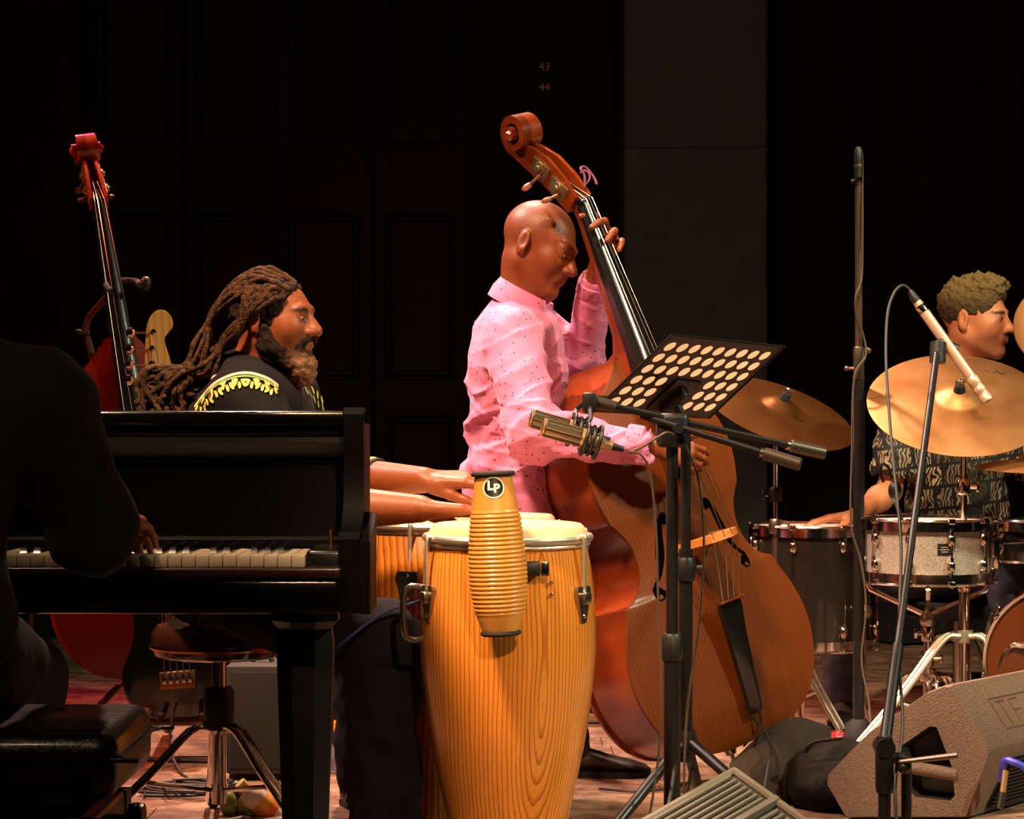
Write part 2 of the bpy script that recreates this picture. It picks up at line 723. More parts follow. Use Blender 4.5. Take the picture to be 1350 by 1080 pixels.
# ------------------------------------------------------------------ grand piano, keyboard towards the room
BLK = mat('black_piano_lacquer', (9, 7, 7), 0.16, 0, 0.6, bump=(3, 0.02))
BLK2 = mat('black_piano_satin', (14, 11, 10), 0.35, 0, 0.2)
YK = 3.9
ARMM = mat('worn_black_lacquer', (8, 7, 7), 0.6, 0, 0.0, spec=0.06)
XR, XL = -0.262, -1.71            # outer case, treble and bass side
piano = thing('grand_piano', 'black lacquered grand piano with closed lid and ivory keys', 'piano', ((XR + XL) / 2, 4.6, 0))
# rim: plan outline from the treble arm round the bentside to the bass arm
plan = spline([(XR, 4.06, 0), (XR - 0.022, 4.35, 0), (XR - 0.055, 4.58, 0), (XR - 0.15, 4.72, 0), (XR - 0.40, 4.86, 0), (XR - 0.70, 5.02, 0), (XR - 0.86, 5.28, 0),
               (XR - 0.98, 5.52, 0), (XR - 1.2, 5.62, 0), (XL + 0.08, 5.55, 0), (XL, 5.35, 0), (XL, 4.7, 0), (XL, 4.06, 0)], 6)
rings_o = [(p.x, p.y) for p in plan]
cx, cy = (XR + XL) / 2, 4.6
inn = []
for i, p in enumerate(plan):
    a = plan[max(i - 1, 0)]
    b_ = plan[min(i + 1, len(plan) - 1)]
    t = (b_ - a).normalized()
    inn.append((p.x - t.y * 0.036, p.y + t.x * 0.036))
poly = rings_o + inn[::-1]
mb = MB()
n = len(poly)
m_ = len(rings_o)
for z0, z1, dd in ((0.675, 0.958, 0),):
    vs = [(a, b_, z0) for a, b_ in poly] + [(a, b_, z1) for a, b_ in poly]
    fs = [[i, (i + 1) % n, (i + 1) % n + n, i + n] for i in range(n)]
    for i in range(m_ - 1):
        fs.append([i, i + 1, n - 2 - i, n - 1 - i])
        fs.append([i + n, i + 1 + n, 2 * n - 2 - i, 2 * n - 1 - i])
    mb.add(vs, fs)
mb.build('case_rim', ARMM, piano)
# soundboard / underside
MB().prism(rings_o, 0.70, 0.72, axis='z').build('soundboard', wood('spruce_underside', (60, 38, 22), (40, 24, 14), 6, (4, 0.5, 1), 2), piano)
# lid: main leaf and the folded front flap
lidp = [(x * 1.0, y) for x, y in rings_o]
cxm = sum(a for a, b_ in lidp) / len(lidp)
cym = sum(b_ for a, b_ in lidp) / len(lidp)
lidp = [(cxm + (a - cxm) * 1.012, cym + (b_ - cym) * 1.012) for a, b_ in lidp]
lid = MB().prism(lidp, 0.960, 0.979, axis='z').build('lid', BLK, piano)
MB().box((XL, 4.045, 0.955), (-0.296, 4.10, 0.9815), 0.006, 2).build('lid_edge', BLK, piano)
# stretcher rail and fallboard
MB().box((XL + 0.05, 4.07, 0.936), (-0.292, 4.11, 0.956), 0.005, 2).build('stretcher', BLK2, piano)
prof = [(4.10, 0.937), (4.075, 0.934), (4.07, 0.925), (4.083, 0.905), (4.10, 0.898), (4.14, 0.898), (4.14, 0.937)]
mb = MB()
mb.prism(prof, XL + 0.05, -0.292, axis='x')
mb.build('fallboard_roll', mat('brown_black_satin', (30, 22, 18), 0.5, 0, 0.0), piano)
prof = [(4.125, 0.90), (4.122, 0.755), (4.118, 0.748), (4.118, 0.735), (4.16, 0.735), (4.16, 0.90)]
MB().prism(prof, XL + 0.05, -0.292, axis='x').build('fallboard', mat('black_fallboard', (4, 3, 4), 0.45, 0, 0.0, spec=0.15), piano, ang=10)
# arms with the concave scroll down to the key blocks


def arm(x0, x1, nm):
    p = [(4.075, 0.987), (4.03, 0.987), (4.02, 0.975)]
    p += [(q.x, q.y) for q in spline([(4.022, 0.94, 0), (4.03, 0.87, 0), (4.02, 0.82, 0), (3.985, 0.785, 0), (3.95, 0.772, 0)], 5)]
    p += [(3.915, 0.772), (3.905, 0.76), (3.905, 0.64), (3.92, 0.632), (4.2, 0.632), (4.2, 0.958), (4.075, 0.958)]
    MB().prism(p, x0, x1, axis='x').build(nm, ARMM, piano, ang=25)


arm(-0.298, XR, 'arm')
arm(XL, XL + 0.05, 'arm')
# outer flare of the arm foot
p = [(3.90, 0.632), (3.90, 0.755), (3.93, 0.768), (4.0, 0.775), (4.06, 0.80), (4.085, 0.80), (4.085, 0.632)]
MB().prism(p, XR, XR + 0.019, axis='x').build('arm_moulding', ARMM, piano)
MB().box((-0.354, 3.908, 0.70), (-0.292, 4.09, 0.742), 0.008, 3).build('key_block', BLK2, piano)
MB().lathe([(0.0, 0), (0.004, 0), (0.004, 0.03), (0.0, 0.031)], 10, T(-0.318, 4.0, 0.742)).build('key_block_screw', mat('aged_brass', (150, 105, 50), 0.35, 1.0), piano)
MB().box((XL + 0.05, 3.908, 0.70), (-1.576, 4.09, 0.742), 0.008, 3).build('key_block', BLK2, piano)
MB().box((XL + 0.01, 3.905, 0.632), (-0.298, 4.30, 0.690), 0.006, 2).build('keybed', BLK, piano)
MB().box((XL + 0.05, 3.887, 0.695), (-0.292, 3.907, 0.7135), 0.005, 3).build('key_slip', mat('brown_glint_lacquer', (46, 20, 13), 0.3, 0, 0.4), piano)  # reddish-brown glint on the black slip is painted into its colour
# keys
kb = MB().box((-1.577, 3.93, 0.69), (-0.354, 4.09, 0.712)).build('keyboard', BLK2, piano, smooth=False)
IV = mat('aged_ivory', (206, 186, 158), 0.35, 0, 0.2)
EB = mat('ebony_key', (16, 13, 12), 0.25, 0, 0.4)
wk = MB().box((-0.0112, 3.893, 0.7135), (0.0112, 4.09, 0.7335), 0.0016, 2).build('white_key', IV, None)
wk.location = (0, 0, 0)
bkm = MB()
bkm.loft([[(-0.006, 3.945, 0.7335), (0.006, 3.945, 0.7335), (0.006, 4.09, 0.7335), (-0.006, 4.09, 0.7335)],
          [(-0.0048, 3.952, 0.7435), (0.0048, 3.952, 0.7435), (0.0048, 4.09, 0.7445), (-0.0048, 4.09, 0.7445)],
          [(-0.0036, 3.957, 0.7455), (0.0036, 3.957, 0.7455), (0.0036, 4.09, 0.7465), (-0.0036, 4.09, 0.7465)]])
bk = bkm.build('black_key', EB, None)
inv = piano.matrix_basis.inverted()
off = inv.translation
firstw = firstb = True
for i in range(52):
    x = -0.354 - 0.0235 * (i + 0.5)
    o = wk if firstw else wk.copy()
    if not firstw:
        COL.objects.link(o)
    firstw = False
    o.parent = kb
    o.location = (x + off.x, off.y, off.z + random.uniform(-0.0004, 0.0003))
    # from the treble end: C, B A G F E D C ...   black key right of this white key unless E/B; top C has none
    note = 'CBAGFED'[i % 7]
    if i < 51 and note in 'CDFGA' and i > 0:
        q = bk if firstb else bk.copy()
        if not firstb:
            COL.objects.link(q)
        firstb = False
        q.parent = kb
        q.location = (x + 0.01175 + off.x, off.y, off.z)
# legs: octagonal, tapered, with a collar and castor


def pleg(x, y):
    g = MB()
    def ring(r, z): return [(x + r * math.cos(PI / 8 + k * PI / 4), y + r * math.sin(PI / 8 + k * PI / 4), z) for k in range(8)]
    g.loft([ring(0.066, 0.632), ring(0.066, 0.60), ring(0.052, 0.585), ring(0.056, 0.56), ring(0.040, 0.10), ring(0.046, 0.09), ring(0.046, 0.075)])
    o = g.build('leg', BLK2, piano, ang=20)
    MB().lathe([(0.0, -0.012), (0.028, -0.012), (0.031, 0), (0.028, 0.012), (0, 0.012)], 16, T(x, y, 0.031) @ Matrix.Rotation(PI / 2, 4, 'X')).build('castor', mat('aged_brass', (150, 105, 50), 0.35, 1.0), o)
    MB().tube([(x, y, 0.08), (x, y, 0.03)], 0.012).build('castor_stem', mat('aged_brass', (150, 105, 50), 0.35, 1.0), o)


pleg(px(403, 4.16), 4.16)
pleg(XL + 0.13, 4.16)
pleg(-1.45, 5.42)
# pedal lyre
lx = -0.98
g = MB()
g.box((lx - 0.09, 4.2, 0.07), (lx + 0.09, 4.34, 0.13), 0.01)
for s in (-1, 1):
    g.tube([(lx + s * 0.06, 4.27, 0.13), (lx + s * 0.075, 4.27, 0.4), (lx + s * 0.06, 4.27, 0.69)], 0.016)
g.build('pedal_lyre', BLK2, piano)
for s in (-1, 0, 1):
    MB().box((lx + s * 0.05 - 0.012, 4.08, 0.075), (lx + s * 0.05 + 0.012, 4.24, 0.085), 0.004).build('pedal', mat('aged_brass', (150, 105, 50), 0.35, 1.0), piano)

# ------------------------------------------------------------------ piano bench
LEA = mat('black_leather', (24, 19, 16), 0.33, 0, 0.15, bump=(55, 0.5), var=(30, (34, 27, 22), 0.4, 0.7))
bench = thing('piano_bench', 'black leather piano bench with padded seat beside the piano', 'bench', (-0.95, 3.36, 0))
bx0, bx1, by0, by1 = -1.34, px(156, 3.2), 3.18, 3.52
g = MB()
N = 9
g.box((bx0, by0, 0.428), (bx1, by1, 0.530), 0.032, 5)
seat = g.build('seat_cushion', LEA, bench, ang=60)
for z in (0.490,):
    pts = spline([(bx0 + 0.03, by0 - 0.001, z), (bx1 - 0.03, by0 - 0.001, z), (bx1 + 0.001, by0 + 0.03, z), (bx1 + 0.001, by1 - 0.03, z), (bx1 - 0.03, by1, z), (bx0 + 0.03, by1, z), (bx0, by1 - 0.03, z), (bx0, by0 + 0.03, z)], 4, True)
    MB().tube(pts, 0.0035, 6, closed=True).build('piping', LEA, seat)
for xx in (-1.2, -1.0, -0.8, -0.68):
    for yy in (3.27, 3.43):
        MB().ball((xx, yy, 0.5295), (0.01, 0.01, 0.004), 10, 6).build('button', LEA, seat)
g = MB()
for a in ((bx0 + 0.03, by0 + 0.02, 0.345, bx1 - 0.035, by0 + 0.045, 0.40), (bx0 + 0.03, by1 - 0.045, 0.345, bx1 - 0.035, by1 - 0.02, 0.40), (bx0 + 0.03, by0 + 0.02, 0.345, bx0 + 0.06, by1 - 0.02, 0.40), (bx1 - 0.065, by0 + 0.02, 0.345, bx1 - 0.035, by1 - 0.02, 0.40)):
    g.box(a[:3], a[3:], 0.004, 1)
g.build('lower_frame', BLK2, bench)
for s in (0, 1):
    g = MB()
    xx = bx0 + 0.3 + 0.25 * s
    g.tube([(xx - 0.12, 3.24, 0.39), (xx + 0.12, 3.24, 0.437)] if s else [(xx - 0.12, 3.46, 0.437), (xx + 0.12, 3.46, 0.39)], 0.008, 6)
    g.build('lift_strut', mat('dark_steel', (52, 48, 46), 0.4, 0.9), bench)
g = MB().tube([(bx1 - 0.01, 3.35, 0.375), (bx1 - 0.036, 3.35, 0.375)], 0.01, 10)
g.lathe([(0, 0), (0.026, 0.002), (0.028, 0.012), (0.026, 0.024), (0, 0.026)], 20, T(bx1 - 0.012, 3.35, 0.375) @ Matrix.Rotation(PI / 2, 4, 'Y'))
g.build('height_knob', BLK2, bench)
for sx in (bx0 + 0.05, bx1 - 0.055):
    for sy in (by0 + 0.035, by1 - 0.035):
        def sq(r, z): return [(sx - r, sy - r, z), (sx + r, sy - r, z), (sx + r, sy + r, z), (sx - r, sy + r, z)]
        MB().loft([sq(0.022, 0.4), sq(0.022, 0.32), sq(0.014, 0.001)]).build('leg', BLK2, bench, ang=20)
# ------------------------------------------------------------------ congas and guiro
CHR = mat('chrome', (214, 206, 196), 0.14, 1.0, bump=(30, 0.03))
CHR2 = mat('worn_chrome', (176, 166, 152), 0.28, 1.0, bump=(60, 0.1))
DST = mat('dark_steel', (52, 48, 46), 0.4, 0.9)
BPL = mat('black_plastic', (18, 17, 17), 0.45)
RUB = mat('black_rubber', (22, 21, 20), 0.8)
ASH = wood('golden_ash', (238, 150, 58), (176, 88, 26), 34, (1.0, 1.0, 0.10), 4.5, rough=0.24, coat=0.5, typ='RINGS', offset=(-0.07, 0.16, 0.2), lo=0.55, hi=1.0, fine=0.35)
ASH2 = wood('amber_ash', (206, 122, 40), (126, 62, 16), 24, (1.0, 1.0, 0.07), 3.0, rough=0.3, coat=0.45, typ='RINGS', offset=(-0.3, 0.1, 0.1), lo=0.25, hi=1.0, fine=0.35)
SKN = mat('rawhide', (226, 196, 158), 0.5, var=(7, (205, 168, 126), 0.4, 0.75))


HOOP = mat('satin_chrome_hoop', (222, 210, 192), 0.38, 0.9)


def conga(label, x, y, H, rr, rb, rf, m, lugs=6, a0=205, handle=None, tilt=0.0, group='congas'):
    t = thing('conga_drum', label, 'conga', group=None, M=pose((x, y, 0), (0, -tilt, 1)))
    prof = spline([(rf, 0.012, 0), (rf * 1.1, H * 0.16, 0), (rb * 0.885, H * 0.42, 0), (rb * 0.985, H * 0.62, 0), (rb, H * 0.75, 0), (rb * 0.96, H * 0.89, 0), (rr * 0.955, H, 0)], 6)
    pr = [(rf - 0.018, 0.012)] + [(p.x, p.y) for p in prof] + [(rr * 0.955 - 0.015, H)]
    sh = MB().lathe(pr, 64).build('shell', m, t, w=False)
    MB().lathe([(rf + 0.002, 0.0), (rf + 0.005, 0.003), (rf + 0.005, 0.022), (rf + 0.001, 0.024), (rf - 0.015, 0.012)], 48, cap=False).build('base_ring', RUB, t, w=False)
    zt = H + 0.003
    MB().lathe([(rr * 0.985, zt - 0.006), (rr * 0.98, zt + 0.006), (rr * 0.935, zt + 0.022), (rr * 0.90, zt + 0.027), (rr * 0.7, zt + 0.0285), (rr * 0.3, zt + 0.0295), (0, zt + 0.03)], 64, cap=False).build('drum_head', SKN, t, w=False)
    # comfort-curve hoop
    pts = [(rr * 1.0 * math.cos(a), rr * 1.0 * math.sin(a), zt) for a in [2 * PI * k / 64 for k in range(64)]]
    hp = MB().tube(pts, 0.0085, 10, closed=True)
    hp.tube([(q[0] * 0.985, q[1] * 0.985, zt - 0.012) for q in pts], 0.005, 8, closed=True)
    hp.build('hoop', HOOP, t, w=False)
    for k in range(lugs):
        a = R(a0 + 360.0 / lugs * k)
        Mz = zrot(a)
        g = MB(Mz)
        rs = rb * 0.985
        g.tube(spline([(rr * 0.985, 0, zt + 0.004), (rr + 0.012, 0, zt + 0.006), (rr + 0.016, 0, zt - 0.006), (rr + 0.016, 0, H - 0.13)], 6), 0.0045, 8)
        hk = g.build('tension_rod', HOOP, t, w=False)
        g = MB(Mz)
        g.lathe([(0, 0), (0.009, 0), (0.009, 0.013), (0, 0.013)], 6, T(rr + 0.016, 0, H - 0.128))
        g.build('nut', CHR2, hk, w=False)
        g = MB(Mz)
        z0 = H - 0.115
        g.prism([(-0.022, z0 + 0.024), (0.022, z0 + 0.024), (0.026, z0 + 0.012), (0.009, z0 - 0.05), (-0.009, z0 - 0.05), (-0.026, z0 + 0.012)], rs - 0.004, rs + 0.006, axis='x')
        g.box((rs, -0.012, z0 - 0.012), (rr + 0.028, 0.012, z0 + 0.012), 0.004, 2)
        g.build('side_plate', CHR2, t, w=False)
        for zz in (z0 + 0.014, z0 - 0.036):
            MB(Mz).ball((rs + 0.007, 0, zz), (0.003, 0.005, 0.005), 8, 5).build('bolt', CHR, t, w=False)
    if handle is not None:
        Mz = zrot(R(handle))
        g = MB(Mz)
        z1, z0 = H - 0.098, H - 0.205
        ro = rb * 0.97
        g.tube(spline([(ro, 0, z1), (ro + 0.03, 0, z1 + 0.002), (ro + 0.044, 0, z1 - 0.012), (ro + 0.046, 0, (z0 + z1) / 2), (ro + 0.042, 0, z0 + 0.012), (ro + 0.028, 0, z0), (ro - 0.002, 0, z0 + 0.002)], 6), 0.0065, 10)
        g.build('handle', CHR2, t, w=False)
    return t


C1 = (px(669.5, 4.75), 4.75)
c1 = conga('golden ash conga drum with a ribbed guiro mounted in front of its shell', C1[0], C1[1], 0.718, 0.170, 0.183, 0.112, ASH, a0=207, handle=196, tilt=0.02)
conga('wide amber conga drum between the knees of the dreadlocked percussionist', -0.156, 5.2, 0.722, 0.187, 0.218, 0.135, ASH2, a0=190)
conga('pale-headed conga drum standing behind the other two drums', -0.045, 5.68, 0.697, 0.160, 0.182, 0.112, ASH, a0=200)

# clamp that carries the guiro
g = MB()
cl = g.box((px(690, 4.55), 4.53, pz(759, 4.55)), (px(712, 4.55), 4.585, pz(741, 4.55)), 0.003, 2).build('guiro_clamp', BPL, c1)
g = MB().tube([P(706, 750, 4.545), P(716, 750, 4.545)], 0.005)
g.box((px(713, 4.545), 4.54, pz(760, 4.545)), (px(724, 4.545), 4.55, pz(740, 4.545)), 0.003, 2)
g.build('wing_screw', CHR, cl)
for yy_ in (768, 784):
    MB().ball(P(727, yy_, 4.578), 0.0045, 8, 6).build('bolt', CHR, c1)

# guiro
ga, gb = P(660.5, 836, 4.50), P(650, 624, 4.50)
GL = (gb - ga).length
Mg = along(ga, gb)
guiro = thing('guiro', 'tan ribbed guiro with black end rings mounted on the conga', 'guiro', M=Mg)
gp = spline([(0.0335, 0, 0), (0.040, 0.016, 0), (0.050, 0.05, 0), (0.0565, 0.10, 0), (0.0568, 0.14, 0), (0.0525, 0.20, 0), (0.046, 0.25, 0), (0.0405, 0.285, 0), (0.0365, GL, 0)], 20)


def grad(z):
    for a, b_ in zip(gp[:-1], gp[1:]):
        if a.y <= z <= b_.y:
            t = (z - a.y) / max(b_.y - a.y, 1e-9)
            return a.x + (b_.x - a.x) * t
    return gp[-1].x


prof = []
z = 0.0
while z < GL:
    r = grad(z)
    if 0.036 < z < 0.247:
        ph = (z - 0.036) / 0.0088
        e = min(1, (z - 0.036) / 0.01, (0.247 - z) / 0.01)
        r += 0.0018 * e * (abs(math.sin(PI * ph)) ** 0.6 * 2 - 1)
    prof.append((r, z))
    z += 0.0011
prof = [(0.0, 0.0)] + prof + [(0.0365, GL), (0.030, GL), (0.028, GL - 0.05), (0, GL - 0.05)]
MB().lathe(prof, 48).build('body', mat('tan_fibreglass', (206, 138, 58), 0.38, 0, 0.25, bump=(80, 0.08)), guiro, w=False, ang=60)
for zz, rr in ((0.002, 0.036), (GL - 0.001, 0.0395)):
    MB().tube([(rr * math.cos(2 * PI * k / 40), rr * math.sin(2 * PI * k / 40), zz) for k in range(40)], 0.005, 8, closed=True).build('end_ring', RUB, guiro, w=False)
# round badge wrapped on the surface; angle pointing at the camera
inv = Mg.inverted()
vc = (inv.to_3x3() @ Vector((0, -1, 0)))
a_c = math.atan2(vc.y, vc.x)
xr = (inv.to_3x3() @ Vector((1, 0, 0)))
sgn = 1 if (math.cos(a_c + 0.1) * xr.x + math.sin(a_c + 0.1) * xr.y) > (math.cos(a_c) * xr.x + math.sin(a_c) * xr.y) else -1
zc = GL * (836 - 642) / 212.0


def wrap(u, v_, off):
    z_ = zc + v_
    r_ = grad(z_) + off
    a_ = a_c + sgn * u / grad(zc)
    return (r_ * math.cos(a_), r_ * math.sin(a_), z_)


def disc(r0, r1, off, n=36, rings=4):
    g_ = MB()
    vs_, fs_ = [], []
    for i in range(rings + 1):
        q = r0 + (r1 - r0) * i / rings
        for k_ in range(n):
            t_ = 2 * PI * k_ / n
            vs_.append(wrap(q * math.cos(t_), q * math.sin(t_), off))
    for i in range(rings):
        for k_ in range(n):
            l_ = (k_ + 1) % n
            fs_.append([i * n + k_, i * n + l_, (i + 1) * n + l_, (i + 1) * n + k_])
    return g_.add(vs_, fs_)


WHT = mat('badge_white', (238, 232, 222), 0.5)
bd = disc(0.0003, 0.0215, 0.0006).build('badge', mat('badge_black', (16, 12, 12), 0.4), guiro, w=False, fix=False)
disc(0.0188, 0.0212, 0.0012, rings=1).build('badge_ring', WHT, bd, w=False, fix=False)
for ch, ux, vz, sz in (('L', -0.0062, 0.0035, 0.026), ('P', 0.0058, -0.0025, 0.024)):
    vs, fs = text_geo(ch, sz, 0.0)
    g = MB()
    # fatten the letter by stacking shifted copies
    for dx, dy in ((0, 0), (0.0009, 0), (-0.0009, 0), (0, 0.0007), (0, -0.0007)):
        g.add([wrap(q[0] + ux + dx, q[1] + vz + dy, 0.0013 + 0.0001 * (dx > 0) + 0.00005 * (dy > 0)) for q in vs], fs)
    g.build('badge_letter', WHT, bd, w=False, fix=False, smooth=False)
# ------------------------------------------------------------------ people
def V3(a): return Vector(a)


class Head:
    def __init__(s, c, f, up=(0, 0, 1), sc=1.0):
        s.c = Vector(c)
        s.f = Vector(f).normalized()
        u = Vector(up)
        s.u = (u - s.f * u.dot(s.f)).normalized()
        s.l = s.u.cross(s.f)
        s.sc = sc

    def p(s, x, y, z): return s.c + (s.f * x + s.l * y + s.u * z) * s.sc

    def axes(s): return (s.f, s.l, s.u)

    def local(s, vs):
        d = vs - np.array(s.c)
        return np.stack([d @ np.array(s.f), d @ np.array(s.l), d @ np.array(s.u)], 1) / s.sc


def put_head(S, H, nb, neck_r=0.056, nose=1.0, jaw=1.0, lips=1.0, ears=1.0, cran=(0.034, 0.086)):
    k = H.sc
    A = H.axes()
    S.ell(H.p(-0.016, 0, cran[0]), [0.099 * k, 0.077 * k, cran[1] * k], A, 0.01)
    S.ell(H.p(0.03, 0, -0.03), [0.066 * k, 0.062 * k, 0.086 * k], A, 0.03)
    for s in (-1, 1):
        S.cone(H.p(-0.012, 0.047 * s, -0.05), H.p(0.066, 0.014 * s, -0.102), 0.022 * k * jaw, 0.016 * k * jaw, 0.028)
        S.ell(H.p(0.054, 0.040 * s, -0.024), [0.024 * k, 0.022 * k, 0.024 * k], A, 0.035)
    S.ell(H.p(0.074, 0, -0.1), 0.019 * k * jaw, A, 0.018)
    S.cone(H.p(0.080, -0.034, 0.020), H.p(0.080, 0.034, 0.020), 0.013 * k, 0.013 * k, 0.014)
    for s in (-1, 1):
        S.ell(H.p(0.104, 0.033 * s, 0.002), [0.020 * k, 0.019 * k, 0.013 * k], A, 0.012, sub=True)
    for s in (-1, 1):
        S.ell(H.p(0.0765, 0.032 * s, 0.0), [0.0130 * k, 0.0165 * k, 0.0115 * k], A, 0.004)
        S.cone(H.p(0.0885, 0.020 * s, -0.0075), H.p(0.082, 0.043 * s, -0.0065), 0.003 * k, 0.003 * k, 0.004)
        S.cone(H.p(0.0895, 0.020 * s, 0.0070), H.p(0.082, 0.044 * s, 0.0065), 0.0036 * k, 0.0036 * k, 0.004)
    S.cone(H.p(0.086, 0, 0.014), H.p(0.112, 0, -0.03), 0.0085 * k, 0.0125 * k * nose, 0.010)
    for s in (-1, 1):
        S.ell(H.p(0.100, 0.0135 * s * nose, -0.034), 0.0095 * k * nose, A, 0.007)
    S.ell(H.p(0.082, 0, -0.06), [0.018 * k, 0.028 * k, 0.022 * k], A, 0.014)
    for s in (-1, 1):
        S.cone(H.p(0.0975, 0.0, -0.0555), H.p(0.086, 0.023 * s, -0.0605), 0.0062 * k * lips, 0.004 * k, 0.004)
        S.cone(H.p(0.0965, 0.0, -0.0685), H.p(0.086, 0.02 * s, -0.0645), 0.0068 * k * lips, 0.004 * k, 0.004)
    S.cone(H.p(0.106, -0.022, -0.0618), H.p(0.106, 0.022, -0.0618), 0.0022 * k, 0.0022 * k, 0.003, sub=True)
    # crease under the lower lip
    S.cone(H.p(0.100, -0.014, -0.080), H.p(0.100, 0.014, -0.080), 0.006 * k, 0.006 * k, 0.010, sub=True)
    if ears:
        for s in (-1, 1):
            ef = (H.f * 0.95 - H.u * 0.2).normalized()
            el = (H.l * s * 0.93 - H.f * 0.36).normalized()
            eu = ef.cross(el) * s
            ef = (H.f - el * H.f.dot(el)).normalized()
            eu = (H.u - el * H.u.dot(el) - ef * H.u.dot(ef)).normalized()
            AA = (ef, el, eu)
            S.ell(H.p(-0.018, 0.079 * s, -0.004), [0.019 * k, 0.0085 * k, 0.033 * k], AA, 0.004)
            S.ell(H.p(-0.012, 0.077 * s, -0.030), [0.010 * k, 0.007 * k, 0.010 * k], AA, 0.004)
            S.ell(H.p(-0.014, 0.088 * s, 0.001), [0.010 * k, 0.0065 * k, 0.021 * k], AA, 0.004, sub=True)
    S.cone(H.p(-0.028, 0, -0.05), nb, neck_r * k, neck_r * 1.06, 0.028)


def put_hand(S, w_, fwd, pn, side, curl=(0.3, 0.3, 0.35, 0.4), thumb=0.5, sc=1.0, spread=0.06):
    w_, fwd, pn = Vector(w_), Vector(fwd).normalized(), Vector(pn)
    pn = (pn - fwd * pn.dot(fwd)).normalized()
    side = Vector(side)
    side = (side - fwd * side.dot(fwd) - pn * side.dot(pn)).normalized()
    offs = (0.029, 0.0095, -0.0105, -0.0285)
    kn = (0.092, 0.096, 0.091, 0.082)
    ln = ((0.043, 0.026, 0.021), (0.047, 0.03, 0.022), (0.043, 0.028, 0.021), (0.034, 0.021, 0.018))
    for i in range(4):
        K = w_ + (fwd * kn[i] + side * offs[i]) * sc
        S.cone(w_ + side * offs[i] * 0.55 * sc + fwd * 0.012 * sc, K, 0.0145 * sc, 0.0115 * sc, 0.014)
        q = K
        ang = 0
        sd = spread * offs[i] / 0.029
        r = 0.0098 if i < 3 else 0.0086
        for j in range(3):
            ang += curl[i] * (0.8 if j == 0 else 1.1)
            d = (fwd * math.cos(ang) + pn * math.sin(ang) + side * sd).normalized()
            e = q + d * ln[i][j] * sc
            S.cone(q, e, r * sc, r * 0.9 * sc, 0.0035)
            r *= 0.92
            q = e
    S.ell(w_ + (fwd * 0.035 + side * 0.022 + pn * 0.008) * sc, 0.018 * sc, None, 0.015)
    q = w_ + (fwd * 0.022 + side * 0.024 + pn * 0.008) * sc
    d0 = (fwd * 0.85 + side * 0.5 * (1 + thumb) + pn * 0.3).normalized()
    for j, (l_, r) in enumerate(((0.045, 0.0135), (0.033, 0.0112), (0.027, 0.0098))):
        e = q + d0 * l_ * sc
        S.cone(q, e, r * sc, r * 0.88 * sc, 0.006)
        q = e
        d0 = (d0 + fwd * 0.25 + pn * 0.12).normalized()


def put_limbs(S, J, grow=0.0, arms=True, legs=True, torso=True):
    bf, bl, bu = J['axes']
    A = (bf, bl, bu)
    g = grow
    if torso:
        S.ell(J['chest'], [0.100 + g, 0.150 + g, 0.165 + g], A, 0.03)
        S.ell(J['pel'], [0.100 + g, 0.145 + g, 0.115 + g], A, 0.03)
        S.cone(J['pel'], J['chest'], 0.105 + g, 0.105 + g, 0.05)
        S.cone(J['shL'], J['shR'], 0.05 + g, 0.05 + g, 0.05)
        S.cone(J['chest'], J['nb'], 0.08, 0.056, 0.05)
    if arms:
        for s in 'LR':
            am_ = J.get('arm', 1.0)
            S.cone(J['sh' + s], J['el' + s], 0.048 + g, 0.038 * am_ + g, 0.025)
            m_ = J['el' + s].lerp(J['wr' + s], 0.3)
            S.cone(J['el' + s], m_, 0.038 * am_ + g, 0.040 * am_ + g, 0.015)
            S.cone(m_, J['wr' + s], 0.040 * am_ + g, 0.0245 * am_ + g, 0.015)
    if legs:
        for s in 'LR':
            S.cone(J['hip' + s], J['kn' + s], 0.078 + g, 0.052 + g, 0.04)
            m_ = J['kn' + s].lerp(J['an' + s], 0.3)
            S.cone(J['kn' + s], m_, 0.052 + g, 0.055 + g, 0.02)
            S.cone(m_, J['an' + s], 0.055 + g, 0.036 + g, 0.02)
            S.cone(J['an' + s] - Vector((0, 0, 0.035)), J['toe' + s], 0.026, 0.014, 0.02)


def bounds(J, H, extra=0.16):
    pts = [v for v in J.values() if isinstance(v, Vector)] + [H.c]
    lo = np.array([min(p[i] for p in pts) for i in range(3)]) - extra
    hi = np.array([max(p[i] for p in pts) for i in range(3)]) + extra
    lo[2] = max(lo[2], -0.01)
    return lo, hi


def axes_from(bf, bu=(0, 0, 1)):
    bf = Vector(bf).normalized()
    bu = Vector(bu)
    bu = (bu - bf * bu.dot(bf)).normalized()
    return (bf, bu.cross(bf), bu)


